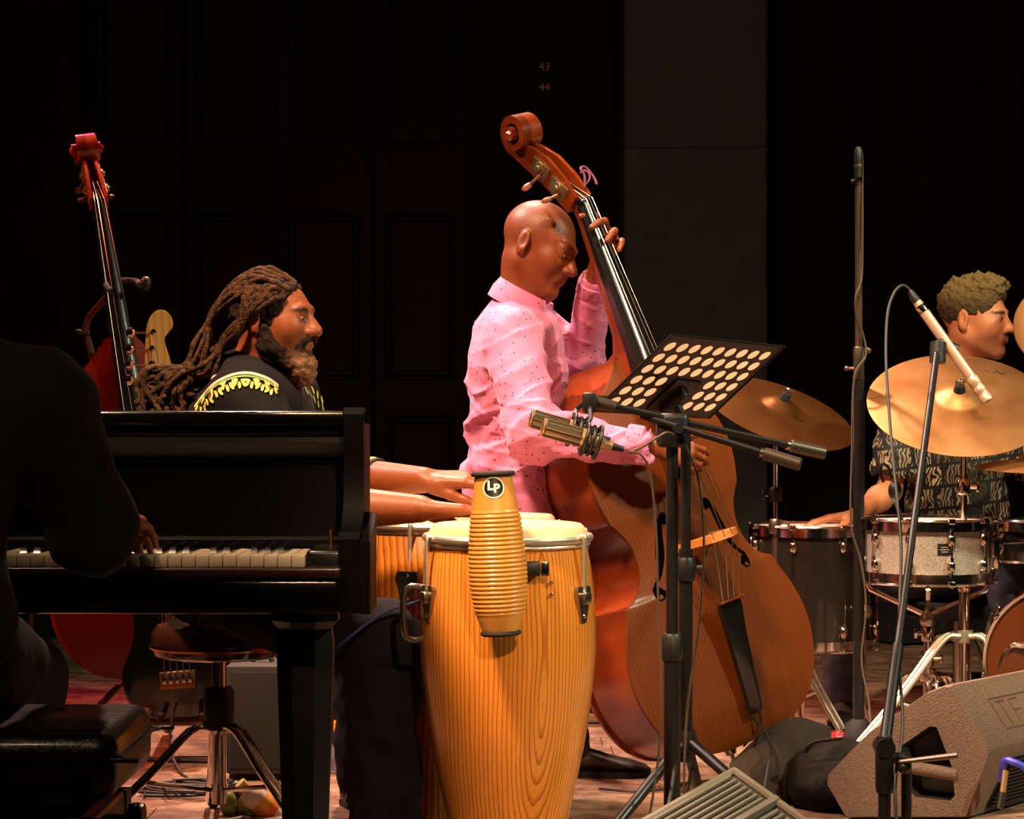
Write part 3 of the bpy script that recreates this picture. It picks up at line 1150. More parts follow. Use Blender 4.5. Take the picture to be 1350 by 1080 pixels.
def skin_cols(vs, H, base, lip, stubble=None, brow=None, nails=None):
    c = np.tile(np.array(lin(base)[:3]), (len(vs), 1))
    L = H.local(vs)
    near = np.linalg.norm(L, axis=1) < 0.16

    def blend(mask, col):
        col = np.array(lin(col)[:3])
        mask = (mask * near)[:, None]
        return c * (1 - mask) + col * mask
    e = ((L[:, 0] - 0.1) / 0.02) ** 2 + (L[:, 1] / 0.024) ** 2 + ((L[:, 2] + 0.062) / 0.0135) ** 2
    c = blend(np.clip(1.6 - e, 0, 1), lip)
    if brow is not None:
        for s in (-1, 1):
            arch = 0.021 - ((L[:, 1] * s - 0.034) / 0.028) ** 2 * 0.006
            e = ((L[:, 2] - arch) / 0.0055) ** 2 + ((L[:, 1] * s - 0.034) / 0.021) ** 4
            c = blend(np.clip(1.5 - e, 0, 1) * (L[:, 0] > 0.05), brow)
    if stubble is not None:
        mt = np.clip((-0.040 - L[:, 2]) / 0.02, 0, 1) * np.clip((L[:, 0] + 0.005) / 0.03, 0, 1) * np.clip((L[:, 2] + 0.135) / 0.01, 0, 1)
        c = blend(mt * 0.45, stubble)
        ms = np.clip(1.5 - (((L[:, 2] + 0.0465) / 0.0075) ** 2 + (L[:, 1] / 0.026) ** 4), 0, 1) * (L[:, 0] > 0.07)
        c = blend(ms * 0.9, stubble)
    # shade inside the nostrils, painted into the skin colour
    for s in (-1, 1):
        e = ((L[:, 0] - 0.105) / 0.006) ** 2 + ((L[:, 1] - s * 0.008) / 0.0045) ** 2 + ((L[:, 2] + 0.0435) / 0.005) ** 2
        c = blend(np.clip(1.4 - e, 0, 1), (30, 12, 8))
    return c


def put_eyes(root, H, iris=(40, 22, 12)):
    Aw = mat('eye_white', (150, 132, 118), 0.3, 0, 0.1)
    for s in (-1, 1):
        M_ = Matrix.Translation(H.p(0.0805, 0.0318 * s, 0.0005)) @ Matrix((H.f, H.l, H.u)).transposed().to_4x4()
        k = H.sc
        e = MB(M_).ball((0, 0, 0), (0.0105 * k, 0.0125 * k, 0.0072 * k), 14, 10).build('eye', Aw, root)
        MB(M_).ball((0.0078 * k, 0, 0.0003), (0.0034 * k, 0.0052 * k, 0.0052 * k), 12, 8).build('iris', mat('iris_%d' % iris[0], iris, 0.15, 0, 0.5), e)


def fold(seed, amp, sc=(6, 6, 14)):
    def f(v):
        q = Vector((v.x * sc[0] + seed, v.y * sc[1], v.z * sc[2]))
        n1 = noise.noise(q)
        n2 = noise.noise(q * 2.3 + Vector((9, 1, 4)))
        ridge = 1 - abs(n1) * 2.2
        return amp * (ridge * 0.8 + n2 * 0.5 - 0.4)
    return f


def shoe(root, an, toe, m, w_=0.043):
    """Laced shoe: sole and upper lofted along the foot."""
    d = Vector((toe.x - an.x, toe.y - an.y, 0)).normalized()
    s = Vector((-d.y, d.x, 0))
    heel = Vector((an.x, an.y, 0)) - d * 0.065
    st = [(0.0, 0.028, 0.055), (0.03, 0.036, 0.075), (0.08, 0.036, 0.085), (0.13, 0.037, 0.072), (0.18, 0.045, 0.056), (0.23, 0.044, 0.045), (0.265, 0.034, 0.034), (0.283, 0.012, 0.022)]
    rings = []
    for x, hw, ht in st:
        r_ = []
        for k in range(12):
            a = 2 * PI * k / 12
            yy_ = hw * math.cos(a)
            zz = 0.012 + max(0, (math.sin(a) * 0.5 + 0.5)) * (ht - 0.012)
            r_.append(heel + d * x + s * yy_ + Vector((0, 0, zz)))
        rings.append(r_)
    sh = MB().loft(rings).build('shoe', m, root, ang=60)
    sole = []
    for x, hw, ht in st:
        sole.append([heel + d * x + s * (hw + 0.004) + Vector((0, 0, 0.001)), heel + d * x - s * (hw + 0.004) + Vector((0, 0, 0.001)),
                     heel + d * x - s * (hw + 0.004) + Vector((0, 0, 0.016)), heel + d * x + s * (hw + 0.004) + Vector((0, 0, 0.016))])
    MB().loft(sole).build('sole', RUB, sh)
    return sh


def hand_of(J, S, s):
    if 'hand' + s in J:
        put_hand(S, J['wr' + s], **J['hand' + s])


def make_body(root, J, H, h, skin_mat, cols, headkw={}):
    lo, hi = bounds(J, H)
    S = SDF(lo, hi, h)
    put_limbs(S, J)
    put_head(S, H, J['nb'], **headkw)
    hand_of(J, S, 'L')
    hand_of(J, S, 'R')
    vs, qs = S.mesh()
    return np_mesh('body', vs, qs, skin_mat, root, skin_cols(vs, H, **cols))


def trousers(root, J, h, m, g=0.014, top=None, hem=0.05, seed=1.0, amp=0.006, name='trousers', baggy=0.0):
    pts = [J[k] for k in ('pel', 'hipL', 'hipR', 'knL', 'knR', 'anL', 'anR')]
    lo = np.array([min(p[i] for p in pts) for i in range(3)]) - 0.19
    hi = np.array([max(p[i] for p in pts) for i in range(3)]) + 0.19
    S = SDF(lo, hi, h)
    A = J['axes']
    S.ell(J['pel'], [0.112 + g, 0.155 + g, 0.12 + g], A, 0.03)
    for s in 'LR':
        S.cone(J['hip' + s], J['kn' + s], 0.086 + g, 0.062 + g + baggy * 0.6, 0.04)
        e = J['an' + s] + Vector((0, 0, -0.02))
        S.cone(J['kn' + s], e, 0.062 + g + baggy * 0.6, 0.052 + g + baggy, 0.03)
        if hem is not None:
            q = J['an' + s] + Vector((0, 0, -0.04))
    S.cut(Vector((0, 0, hem)), (0, 0, -1))
    if top is not None:
        S.cut(top[0], top[1])
    vs, qs = S.mesh()
    vs = displace(vs, qs, fold(seed, amp, (9, 9, 12)))
    return np_mesh(name, vs, qs, m, root)
# ------------------------------------------------------------------ shirt cloths
def dotted_cloth():
    m = mat('pink_dotted_cotton', (214, 128, 168), 0.75, sheen=0.15, bump=(220, 0.15))
    nt = m.node_tree
    L = nt.links.new
    b = nt.nodes['Principled BSDF']
    tc = nt.nodes.new('ShaderNodeTexCoord')
    v = nt.nodes.new('ShaderNodeTexVoronoi')
    v.inputs['Scale'].default_value = 62
    v.inputs['Randomness'].default_value = 0.55
    r = nt.nodes.new('ShaderNodeValToRGB')
    r.color_ramp.elements[0].position = 0.15
    r.color_ramp.elements[1].position = 0.185
    r.color_ramp.elements[0].color = lin((92, 32, 76))
    r.color_ramp.elements[1].color = lin((204, 112, 152))
    L(tc.outputs['Object'], v.inputs['Vector'])
    L(v.outputs['Distance'], r.inputs[0])
    L(r.outputs[0], b.inputs['Base Color'])
    return m


def print_cloth():
    """black cloth printed with beige rectangles of line ornament"""
    m = mat('black_beige_print', (20, 17, 15), 0.7)
    nt = m.node_tree
    L = nt.links.new
    b = nt.nodes['Principled BSDF']
    tc = nt.nodes.new('ShaderNodeTexCoord')
    mp = nt.nodes.new('ShaderNodeMapping')
    mp.inputs['Rotation'].default_value = (PI / 2, 0, 0.12)
    br = nt.nodes.new('ShaderNodeTexBrick')
    br.inputs['Scale'].default_value = 9
    br.inputs['Color1'].default_value = (0, 0, 0, 1)
    br.inputs['Color2'].default_value = (1, 1, 1, 1)
    br.inputs['Mortar'].default_value = (0, 0, 0, 1)
    br.inputs['Mortar Size'].default_value = 0.05
    br.inputs['Brick Width'].default_value = 0.5
    br.inputs['Row Height'].default_value = 0.62
    wv = nt.nodes.new('ShaderNodeTexWave')
    wv.inputs['Scale'].default_value = 26
    wv.inputs['Distortion'].default_value = 14
    wv.inputs['Detail'].default_value = 1.5
    r = nt.nodes.new('ShaderNodeValToRGB')
    r.color_ramp.elements[0].position = 0.45
    r.color_ramp.elements[1].position = 0.6
    mu = nt.nodes.new('ShaderNodeMath')
    mu.operation = 'MULTIPLY'
    mx = nt.nodes.new('ShaderNodeMixRGB')
    mx.inputs[1].default_value = lin((22, 18, 16))
    mx.inputs[2].default_value = lin((196, 170, 132))
    L(tc.outputs['Object'], mp.inputs[0])
    L(mp.outputs[0], br.inputs['Vector'])
    L(tc.outputs['Object'], wv.inputs['Vector'])
    L(wv.outputs['Fac'], r.inputs[0])
    L(br.outputs['Color'], mu.inputs[0])
    L(r.outputs[0], mu.inputs[1])
    L(mu.outputs[0], mx.inputs[0])
    L(mx.outputs[0], b.inputs['Base Color'])
    return m


def collar(root, parent, c, ax, fw, r0, r1, drop, tip, m, gap=18, name='collar'):
    ax = Vector(ax).normalized()
    fw = Vector(fw)
    fw = (fw - ax * fw.dot(ax)).normalized()
    sd = ax.cross(fw)
    outer, inner = [], []
    n = 44
    ring = [[], [], [], []]
    for i in range(n + 1):
        th = R(gap + (360 - 2 * gap) * i / n)
        e = min(i, n - i) / n
        tp = max(0, 1 - e / 0.12)
        d = fw * math.cos(th) + sd * math.sin(th)
        top = c + ax * 0.018 + d * r0
        low = c - ax * (drop + tip * tp) + d * (r1 + 0.012 * tp) + fw * 0.01 * tp
        ring[0].append(top)
        ring[1].append(top + d * 0.007 + ax * 0.004)
        ring[2].append(low + d * 0.004)
        ring[3].append(low - d * 0.003)
    sec = [[ring[0][i], ring[1][i], ring[1][i].lerp(ring[2][i], 0.5) + (ring[1][i] - c).normalized() * 0.004, ring[2][i], ring[3][i]] for i in range(n + 1)]
    return MB().loft(sec).build(name, m, parent, ang=50)


# ================================================================== bassist
# pose of the brown double bass he holds (endpin end of its body, leaning onto him)
LEAN = R(18.0)
froot = P(960, 981, 6.05)
MBASS = pose(froot, Vector((-math.sin(LEAN), 0.02, math.cos(LEAN))), (math.sin(R(39)), -math.cos(R(39)), 0)) @ Matrix.Scale(0.96, 4)
YB = 6.15
bm_lab = 'bald man in a pink dotted shirt standing and playing the brown double bass'
bass_man = thing('person', bm_lab, 'person', (px(690, YB), YB + 0.05, 0))
J = {'axes': axes_from((0.93, -0.36, -0.05), (0.06, 0, 1))}
J['nb'] = P(689, 398, 6.17)
J['chest'] = P(682, 492, 6.18)
J['pel'] = P(690, 632, 6.24)
J['shR'] = P(674, 445, 6.03)
J['shL'] = P(706, 432, 6.34)
J['elR'] = P(706, 570, 5.86)
J['wrR'] = P(866, 588, 5.80)
J['elL'] = Vector((0.195, 6.32, 1.13))
HZ = (1.365 - froot.z) / 0.96 / (MBASS.to_3x3() @ Vector((0, 0, 1))).z
bl_ = lambda v: (MBASS.to_3x3() @ Vector(v)).normalized()
hf_ = Vector((-0.10, -0.82, 0.50)).normalized()
J['wrL'] = MBASS @ (Vector((0.066, -0.115, HZ)) - hf_ * 0.104)
J['handR'] = dict(fwd=(0.93, 0.12, -0.28), pn=(0.0, 0.95, -0.3), side=(0.25, -0.1, 0.95), curl=(0.5, 0.55, 0.6, 0.6), thumb=0.2, sc=0.95)
J['handL'] = dict(fwd=bl_(hf_), pn=bl_((-0.86, -0.5, 0)), side=bl_((0, 0.5, 0.8)), curl=(0.55, 0.62, 0.64, 0.62), thumb=-0.6, sc=1.1, spread=0.40)
J['hipR'] = P(695, 650, 6.14)
J['hipL'] = P(690, 650, 6.34)
J['knR'] = P(725, 815, 6.10)
J['knL'] = P(655, 815, 6.42)
J['anR'] = Vector((px(752, 6.16), 6.16, 0.085))
J['anL'] = Vector((px(650, 6.45), 6.45, 0.085))
J['toeR'] = J['anR'] + Vector((0.14, -0.01, -0.055))
J['toeL'] = J['anL'] + Vector((0.13, -0.06, -0.055))
HB = Head(P(712, 326, 6.15), (0.85, -0.36, -0.36), (0.25, 0.0, 1), 1.02)
SK1 = attr_mat('brown_skin', 0.48, 0.0, bump=(130, 0.15), spec=0.4)
make_body(bass_man, J, HB, 0.0045, SK1, dict(base=(120, 56, 23), lip=(112, 54, 40), brow=(96, 52, 32)), dict(nose=1.15, jaw=1.0, lips=1.0, neck_r=0.06))
put_eyes(bass_man, HB)
# shirt
lo, hi = bounds(J, HB, 0.2)
lo[2] = 0.5
S = SDF(lo, hi, 0.0045)
A = J['axes']
S.ell(J['chest'], [0.132, 0.172, 0.20], A, 0.03)
S.ell(J['chest'].lerp(J['pel'], 0.55), [0.138, 0.168, 0.17], A, 0.05)
S.ell(J['pel'] + Vector((-0.005, 0, 0.0)), [0.150, 0.182, 0.17], A, 0.06)
S.cone(J['pel'], J['pel'] + Vector((0.02, 0, -0.16)), 0.148, 0.155, 0.05)
for s in 'LR':
    S.cone(J['hip' + s] + Vector((0.0, 0, 0.03)), J['hip' + s] + Vector((0.03, 0, -0.16)), 0.118, 0.124, 0.06)
S.cone(J['shL'], J['shR'], 0.066, 0.068, 0.06)
S.cone(J['chest'] + Vector((0, 0, 0.12)), J['nb'] + Vector((0, 0, 0.0)), 0.11, 0.068, 0.05)
cuffR = J['elR'].lerp(J['wrR'], 0.90)
cuffL = J['elL'].lerp(J['wrL'], 0.80)
S.cone(J['shR'], J['elR'], 0.078, 0.068, 0.03)
S.cone(J['elR'], cuffR, 0.066, 0.043, 0.03)
S.cone(J['shL'], J['elL'], 0.07, 0.06, 0.03)
S.cone(J['elL'], cuffL, 0.06, 0.045, 0.03)
# flat ends of the cuffs and the hem
for a, b_ in ((J['elR'], cuffR), (J['elL'], cuffL)):
    d = (b_ - a).normalized()
    S.ell(b_ + d * 0.055, 0.054, None, 0.002, sub=True)
S.cut(Vector((0, 0, 0.615)), (0, 0, -1))
vs, qs = S.mesh()
f1 = fold(2.0, 0.015, (4.5, 5, 9))
f2 = fold(5.0, 0.009, (11, 9, 14))


def shirt_fold(v):
    # creases gather at the waist and the elbow
    wst = math.exp(-((v.z - 0.93) / 0.13) ** 2)
    elb = math.exp(-((v - J['elR']).length / 0.12) ** 2)
    q = Vector((v.x, v.y, v.z - 0.55 * v.x))
    a = 0.35 + 1.3 * max(wst, elb)
    n3 = noise.noise(Vector((v.x * 3 + 4, v.y * 5, (v.z - 0.45 * v.x) * 11)))
    n4 = noise.noise(Vector((v.x * 5 + 9, v.y * 6, (v.z + 0.35 * v.x) * 17)))
    cr = max(0, 1 - abs(n3) * 4) ** 1.5 * 0.010 + max(0, 1 - abs(n4) * 4) ** 1.5 * 0.004
    return max(-0.010, f1(q) * a + f2(q) * 0.6 * a + cr * min(1, a) - 0.003)


vs = displace(vs, qs, shirt_fold)
DOT = dotted_cloth()
sh = np_mesh('shirt', vs, qs, DOT, bass_man)
collar(bass_man, sh, J['nb'] + Vector((0.002, 0.0, 0.012)), (0.46, -0.10, 0.88), (0.9, -0.42, -0.1), 0.074, 0.086, 0.036, 0.036, DOT)
for s, a, b_ in (('R', J['elR'], cuffR), ('L', J['elL'], cuffL)):
    d = (b_ - a).normalized()
    MB().tube([b_ - d * 0.045, b_ - d * 0.04, b_ - d * 0.005, b_ - d * 0.002], [0.046, 0.049, 0.047, 0.043], 24).build('cuff', DOT, sh)
BLKT = mat('black_trouser_cloth', (20, 18, 20), 0.8)
trousers(bass_man, J, 0.009, BLKT, 0.004, seed=3.0, top=(Vector((0, 0, 0.77)), (0, 0, 1)))
LSH = mat('brown_black_shoe', (40, 28, 24), 0.4)
shoe(bass_man, J['anR'], J['toeR'], LSH)
shoe(bass_man, J['anL'], J['toeL'], LSH)

# ================================================================== percussionist
YP = 5.15
perc = thing('person', 'bearded man with long dreadlocks playing congas behind the piano', 'person', (-0.6, 5.25, 0))
J = {'axes': axes_from((0.95, -0.12, -0.10), (0.2, 0, 1))}
HP = Head(P(361, 421, YP), (0.955, -0.30, 0.0), (0.03, 0, 1), 0.93)
J['nb'] = P(336, 497, 5.17)
J['chest'] = Vector((-0.60, 5.2, 0.90))
J['pel'] = Vector((-0.67, 5.30, 0.60))
J['shR'] = P(322, 528, 5.02)
J['shL'] = Vector((-0.54, 5.36, 1.02))
J['elR'] = Vector((-0.44, 4.925, 0.775))
J['wrR'] = P(553, 671, 4.88)
J['elL'] = Vector((-0.44, 5.42, 0.825))
J['wrL'] = P(558, 633, 5.2)
J['handR'] = dict(fwd=(0.98, -0.02, -0.04), pn=(0.02, -0.1, -1), side=(0, 1, 0), curl=(0.1, 0.1, 0.12, 0.16), thumb=0.4, sc=1.12)
J['arm'] = 1.22
J['handL'] = dict(fwd=(0.97, -0.2, 0.02), pn=(0.05, 0.25, -0.95), side=(0.1, -0.9, -0.35), curl=(0.22, 0.25, 0.3, 0.35), thumb=-0.7, sc=1.1)
J['hipR'] = Vector((-0.64, 5.2, 0.57))
J['hipL'] = Vector((-0.64, 5.41, 0.57))
J['knR'] = Vector((-0.275, 4.90, 0.485))
J['knL'] = Vector((-0.36, 5.66, 0.485))
J['anR'] = Vector((-0.275, 4.885, 0.085))
J['anL'] = Vector((-0.36, 5.68, 0.085))
J['toeR'] = J['anR'] + Vector((0.11, -0.05, -0.055))
J['toeL'] = J['anL'] + Vector((0.12, 0.05, -0.055))
make_body(perc, J, HP, 0.0045, SK1, dict(base=(128, 64, 29), lip=(128, 70, 54), brow=(50, 28, 18)), dict(nose=1.22, lips=1.15, cran=(0.026, 0.078)))
put_eyes(perc, HP)
lo, hi = bounds(J, HP, 0.2)
S = SDF([-0.95, 4.8, 0.42], [-0.25, 5.7, 1.2], 0.0055)
A = J['axes']
S.ell(J['chest'] + Vector((0, 0, 0.02)), [0.15, 0.185, 0.17], A, 0.03)
S.ell(J['chest'].lerp(J['pel'], 0.5), [0.165, 0.185, 0.18], A, 0.05)
S.ell(J['pel'], [0.16, 0.19, 0.13], A, 0.05)
S.cone(J['shL'], J['shR'], 0.078, 0.078, 0.06)
S.cone(J['chest'] + Vector((0.0, 0, 0.05)), J['nb'] + Vector((-0.012, 0, -0.022)), 0.12, 0.078, 0.06)
slR = J['shR'].lerp(J['elR'], 0.62)
slL = J['shL'].lerp(J['elL'], 0.62)
S.cone(J['shR'], slR, 0.080, 0.066, 0.03)
S.cone(J['shL'], slL, 0.074, 0.066, 0.03)
S.cut(Vector((0, 0, 0.50)), (0, 0, -1))
vs, qs = S.mesh()
vs = displace(vs, qs, fold(8.0, 0.006, (8, 8, 8)))
CHARC = mat('charcoal_cotton', (26, 22, 24), 0.9, bump=(200, 0.1), spec=0.15)
sh = np_mesh('shirt', vs, qs, CHARC, perc)
inv = np.array(perc.matrix_basis.inverted())
tree = BVHTree.FromPolygons([tuple(v) for v in vs], [tuple(q) for q in qs])


def on_shirt(x, y):
    o_ = Vector((0, 0, CAMZ))
    d_ = (P(x, y, 5.0) - o_).normalized()
    return tree.ray_cast(o_, d_)


YEL = mat('yellow_thread', (224, 214, 96), 0.7)
GRN = mat('green_thread', (120, 150, 60), 0.7)
PAL = mat('pale_pink_thread', (216, 176, 160), 0.7)
ORG = mat('rust_thread', (150, 60, 44), 0.7)


def motif(mb, hit, tang, ln, wd, off=0.002):
    loc, nor, _, _ = hit
    if loc is None:
        return
    tg = (Vector(tang) - nor * nor.dot(Vector(tang))).normalized()
    bn = nor.cross(tg)
    pts = []
    for k in range(10):
        a = 2 * PI * k / 10
        pts.append(loc + nor * off + tg * math.cos(a) * ln + bn * math.sin(a) * wd * (1 if abs(math.cos(a)) < 0.9 else 0.4))
    top = [q + nor * 0.0015 for q in pts]
    mb.loft([pts, top])


ym, gm, pm, om = MB(), MB(), MB(), MB()
path = spline([(264, 536, 0), (272, 526, 0), (283, 515, 0), (297, 507, 0), (312, 502, 0), (328, 501, 0), (342, 504, 0), (354, 509, 0), (364, 516, 0)], 4)
for i, q in enumerate(path):
    a = path[max(0, i - 1)]
    b_ = path[min(len(path) - 1, i + 1)]
    tv = Vector((b_.x - a.x, 0, -(b_.y - a.y)))
    pv = Vector((tv.z, 0, -tv.x))
    motif(gm, on_shirt(q.x, q.y - 4), tv, 0.006, 0.0025)
    motif(pm, on_shirt(q.x, q.y - 8), tv, 0.005, 0.004)
    if i % 2 == 0:
        motif(om, on_shirt(q.x, q.y + 2), tv, 0.004, 0.003)
    if i % 4 == 1:
        for dx in (-5.5, 0, 5.5):
            motif(ym, on_shirt(q.x + dx, q.y + 7 - abs(dx) * 0.4), pv + tv * dx * 0.06, 0.0085, 0.0034)
        for dx in (-6, 6):
            motif(ym, on_shirt(q.x + dx, q.y + 0.5), tv, 0.0075, 0.0034)
for x, y in ((403, 516), (408, 521), (413, 527), (418, 533), (424, 538), (411, 515), (417, 521), (423, 528), (428, 535)):
    motif(ym if x % 2 else gm, on_shirt(x, y), (0.4, 0, -1), 0.0095, 0.005)
for b2, m2 in ((ym, YEL), (gm, GRN), (pm, PAL), (om, ORG)):
    if b2.v:
        b2.build('embroidery', m2, sh)['kind'] = 'stuff'
# pale neckband
ax = Vector((0.30, -0.05, 0.95)).normalized()
fw = axes_from((1, -0.2, 0), ax)
nbp = J['nb'] + Vector((-0.012, 0, 0.014))
pts = [nbp + fw[0] * math.cos(a) * 0.090 + fw[1] * math.sin(a) * 0.094 - fw[2] * (0.02 + 0.05 * max(0, math.cos(a))) for a in [2 * PI * k / 36 for k in range(36)]]
MB().tube(pts, 0.011, 8, closed=True).build('neckband', PAL, sh)
DEN = mat('dark_navy_trouser', (13, 12, 19), 0.9, bump=(120, 0.2), spec=0.2)
trousers(perc, J, 0.008, DEN, 0.014, seed=6.0, hem=0.035, amp=0.012, baggy=0.012)
shoe(perc, J['anR'], J['toeR'], LSH)
shoe(perc, J['anL'], J['toeL'], LSH)
# wristbands on the far forearm
d = (J['wrL'] - J['elL']).normalized()
for t_, m2, r_ in ((0.42, BPL, 0.0470), (0.475, YEL, 0.0460), (0.525, BPL, 0.0445)):
    c_ = J['elL'].lerp(J['wrL'], t_)
    a1, a2 = axes_from(d)[1:]
    MB().tube([c_ + (a1 * math.cos(a) + a2 * math.sin(a)) * r_ for a in [2 * PI * k / 24 for k in range(24)]], 0.006, 8, closed=True).build('wristband', m2, perc)


# hair cap, beard, moustache
def beard_cols(vs, H):
    L = H.local(vs)
    t = np.clip((L[:, 0] - 0.050) / 0.035, 0, 1) * np.clip((-0.072 - L[:, 2]) / 0.03, 0, 1)
    a, b_ = np.array(lin((30, 17, 11))[:3]), np.array(lin((118, 82, 56))[:3])
    return a * (1 - t[:, None]) + b_ * t[:, None]


HAIR = attr_mat('hair_strands', 0.8, bump=(160, 0.9), spec=0.12)
k = HP.sc
A = HP.axes()
S = SDF(np.array(HP.c) - 0.17, np.array(HP.c) + 0.15, 0.004)
for s in (-1, 1):
    S.cone(HP.p(0.004, 0.066 * s, -0.02), HP.p(0.010, 0.058 * s, -0.062), 0.012, 0.020, 0.015)
    S.cone(HP.p(0.010, 0.054 * s, -0.066), HP.p(0.066, 0.024 * s, -0.112), 0.025, 0.023, 0.02)
    S.cone(HP.p(0.1065, 0.0, -0.0475), HP.p(0.090, 0.028 * s, -0.058), 0.0075, 0.0075, 0.006)
    S.cone(HP.p(0.088, 0.028 * s, -0.058), HP.p(0.076, 0.027 * s, -0.085), 0.007, 0.01, 0.006)
S.ell(HP.p(0.076, 0, -0.112), [0.030, 0.033, 0.036], A, 0.02)
S.ell(HP.p(0.070, 0, -0.135), [0.030, 0.030, 0.030], A, 0.02)
vs, qs = S.mesh()


def fuzz(seed, amp, sc):
    return lambda v: amp * (noise.noise(v * sc + Vector((seed, 0, 0))) + 0.6 * noise.noise(v * sc * 2.2))


vs = displace(vs, qs, fuzz(1, 0.005, 70))
np_mesh('beard', vs, qs, HAIR, perc, beard_cols(vs, HP))
S = SDF(np.array(HP.c) - 0.17, np.array(HP.c) + 0.17, 0.004)
S.ell(HP.p(-0.018, 0, 0.026), [0.107 * k, 0.086 * k, 0.084 * k], A, 0.001)
S.ell(HP.p(0.105, 0, -0.010), [0.075 * k, 0.10 * k, 0.098 * k], A, 0.01, sub=True)
S.ell(HP.p(0.01, 0, -0.10), [0.09 * k, 0.12 * k, 0.085 * k], A, 0.01, sub=True)
vs, qs = S.mesh()
vs = displace(vs, qs, fuzz(4, 0.005, 60))
hc = np.tile(np.array(lin((40, 24, 15))[:3]), (len(vs), 1))
hair = np_mesh('hair', vs, qs, HAIR, perc, hc)
# dreadlocks: from the scalp back over the crown, tied behind the neck, ends hanging
DRM = mat('dreadlock_hair', (78, 48, 27), 0.85, var=(90, (28, 15, 9), 0.35, 0.65), bump=(190, 1.0), spec=0.15)
rnd = random.Random(11)
G1 = P(256, 492, 5.16)
for i in range(116):
    ph = rnd.uniform(-1.15, 1.15) if i < 60 else rnd.choice((-1, 1)) * rnd.uniform(1.2, 1.75)   # across the head
    th = rnd.uniform(0.0, 1.0)               # hairline to crown
    x0 = 0.060 - 0.13 * th
    def sc_(x, a, lift=0.0):
        q = max(0.0, 1 - ((x + 0.018) / 0.107) ** 2) ** 0.5
        return HP.p(x, math.sin(a) * (0.086 * q + lift), 0.026 + math.cos(a) * (0.084 * q + lift))
    pts = [sc_(x0, ph, -0.002), sc_(x0 - 0.035, ph * 1.05, 0.006), sc_(max(x0 - 0.08, -0.11), ph * 1.1, 0.010)]
    back = HP.p(-0.135 - 0.02 * rnd.random(), math.sin(ph) * 0.055, -0.02 + 0.055 * math.cos(ph) - 0.02 * th)
    if abs(ph) > 1.2:
        x0 = 0.055 - 0.075 * th
        sy = math.copysign(1, ph)
        pts = [sc_(x0, ph * 0.75, -0.002), sc_(x0 - 0.02, ph * 0.9, 0.012), HP.p(-0.045, sy * 0.093, -0.005 - 0.02 * th)]
        back = HP.p(-0.10, sy * 0.075, -0.05 - 0.02 * th)
    pts.append(back)
    g_off = Vector((rnd.gauss(0, 0.006), rnd.gauss(0, 0.018), rnd.gauss(0, 0.010)))
    pts.append(back.lerp(G1, 0.55) + g_off * 1.4 + Vector((0.01, 0, -0.012)))
    pts.append(G1 + g_off)
    e1 = P(rnd.uniform(190, 245), rnd.uniform(484, 512), 5.16 + rnd.uniform(-0.045, 0.045))
    e2 = P(rnd.uniform(180, 268), rnd.uniform(520, 560), 5.16 + rnd.uniform(-0.05, 0.05))
    pts.append(e1)
    pts.append(e1.lerp(e2, 0.5) + Vector((rnd.uniform(-0.02, 0.01), 0, 0.0)))
    pts.append(e2)
    q = spline(pts, 5)
    r0 = rnd.uniform(0.0048, 0.0075)
    rs = [r0 * (1 + 0.18 * math.sin(j * 1.7 + i) + 0.1 * math.sin(j * 3.1)) for j in range(len(q))]
    MB().tube(q, rs, 6).build('dreadlock', DRM, hair, ang=80, fix=False)
# locks wound round the bundle
for i, (t_, rr) in enumerate(((0, 0.034), (1, 0.036), (2, 0.034))):
    c_ = G1 + Vector((-0.008 * t_ + 0.004, 0, -0.006 * t_))
    pts = [c_ + Vector((0.006 * math.sin(a * 2 + i), math.cos(a) * rr, math.sin(a) * rr * 0.9)) for a in [2 * PI * q_ / 18 for q_ in range(18)]]
    MB().tube(pts, 0.0062, 6, closed=True).build('dreadlock', DRM, hair, ang=80, fix=False)

# ================================================================== drummer
drm = thing('person', 'dark-haired drummer in a black and beige printed shirt behind the cymbal', 'person', (px(1262, 7.15), 7.15, 0))
J = {'axes': axes_from((0.18, -0.98, -0.04))}
HD = Head(P(1287, 421, 7.05), (0.87, -0.48, -0.03), (0, 0, 1), 1.0)
J['nb'] = P(1268, 492, 7.12)
J['chest'] = P(1262, 590, 7.13)
J['pel'] = P(1262, 735, 7.22)
J['shR'] = P(1192, 545, 7.10)
J['shL'] = P(1332, 540, 7.17)
J['elR'] = P(1172, 648, 7.08)
J['wrR'] = P(1128, 681, 6.90)
J['elL'] = P(1372, 640, 7.05)
J['wrL'] = P(1395, 610, 6.82)
J['handR'] = dict(fwd=(-0.85, -0.20, -0.05), pn=(0.1, 0.0, -1), side=(0.3, -0.9, 0), curl=(0.22, 0.24, 0.26, 0.28), thumb=0.2)
J['handL'] = dict(fwd=(0.1, -0.9, 0.1), pn=(0, -0.1, -1), side=(-1, 0, 0), curl=(0.8, 0.8, 0.8, 0.8), thumb=0.1)
J['hipR'] = P(1240, 748, 7.2)
J['hipL'] = P(1290, 748, 7.2)
J['knR'] = P(1106, 768, 7.28)
J['knL'] = P(1328, 735, 6.80)
J['anR'] = Vector((J['knR'].x + 0.01, 7.26, 0.085))
J['anL'] = Vector((J['knL'].x + 0.05, 6.72, 0.085))
J['toeR'] = J['anR'] + Vector((-0.02, -0.13, -0.055))
J['toeL'] = J['anL'] + Vector((0.04, -0.13, -0.055))
SK2 = attr_mat('fair_skin', 0.5, 0.05, bump=(130, 0.1))
make_body(drm, J, HD, 0.005, SK2, dict(base=(204, 128, 88), lip=(176, 92, 74), brow=(74, 50, 34), stubble=(84, 56, 38)), dict(nose=0.95, jaw=0.95))
put_eyes(drm, HD, (46, 34, 22))
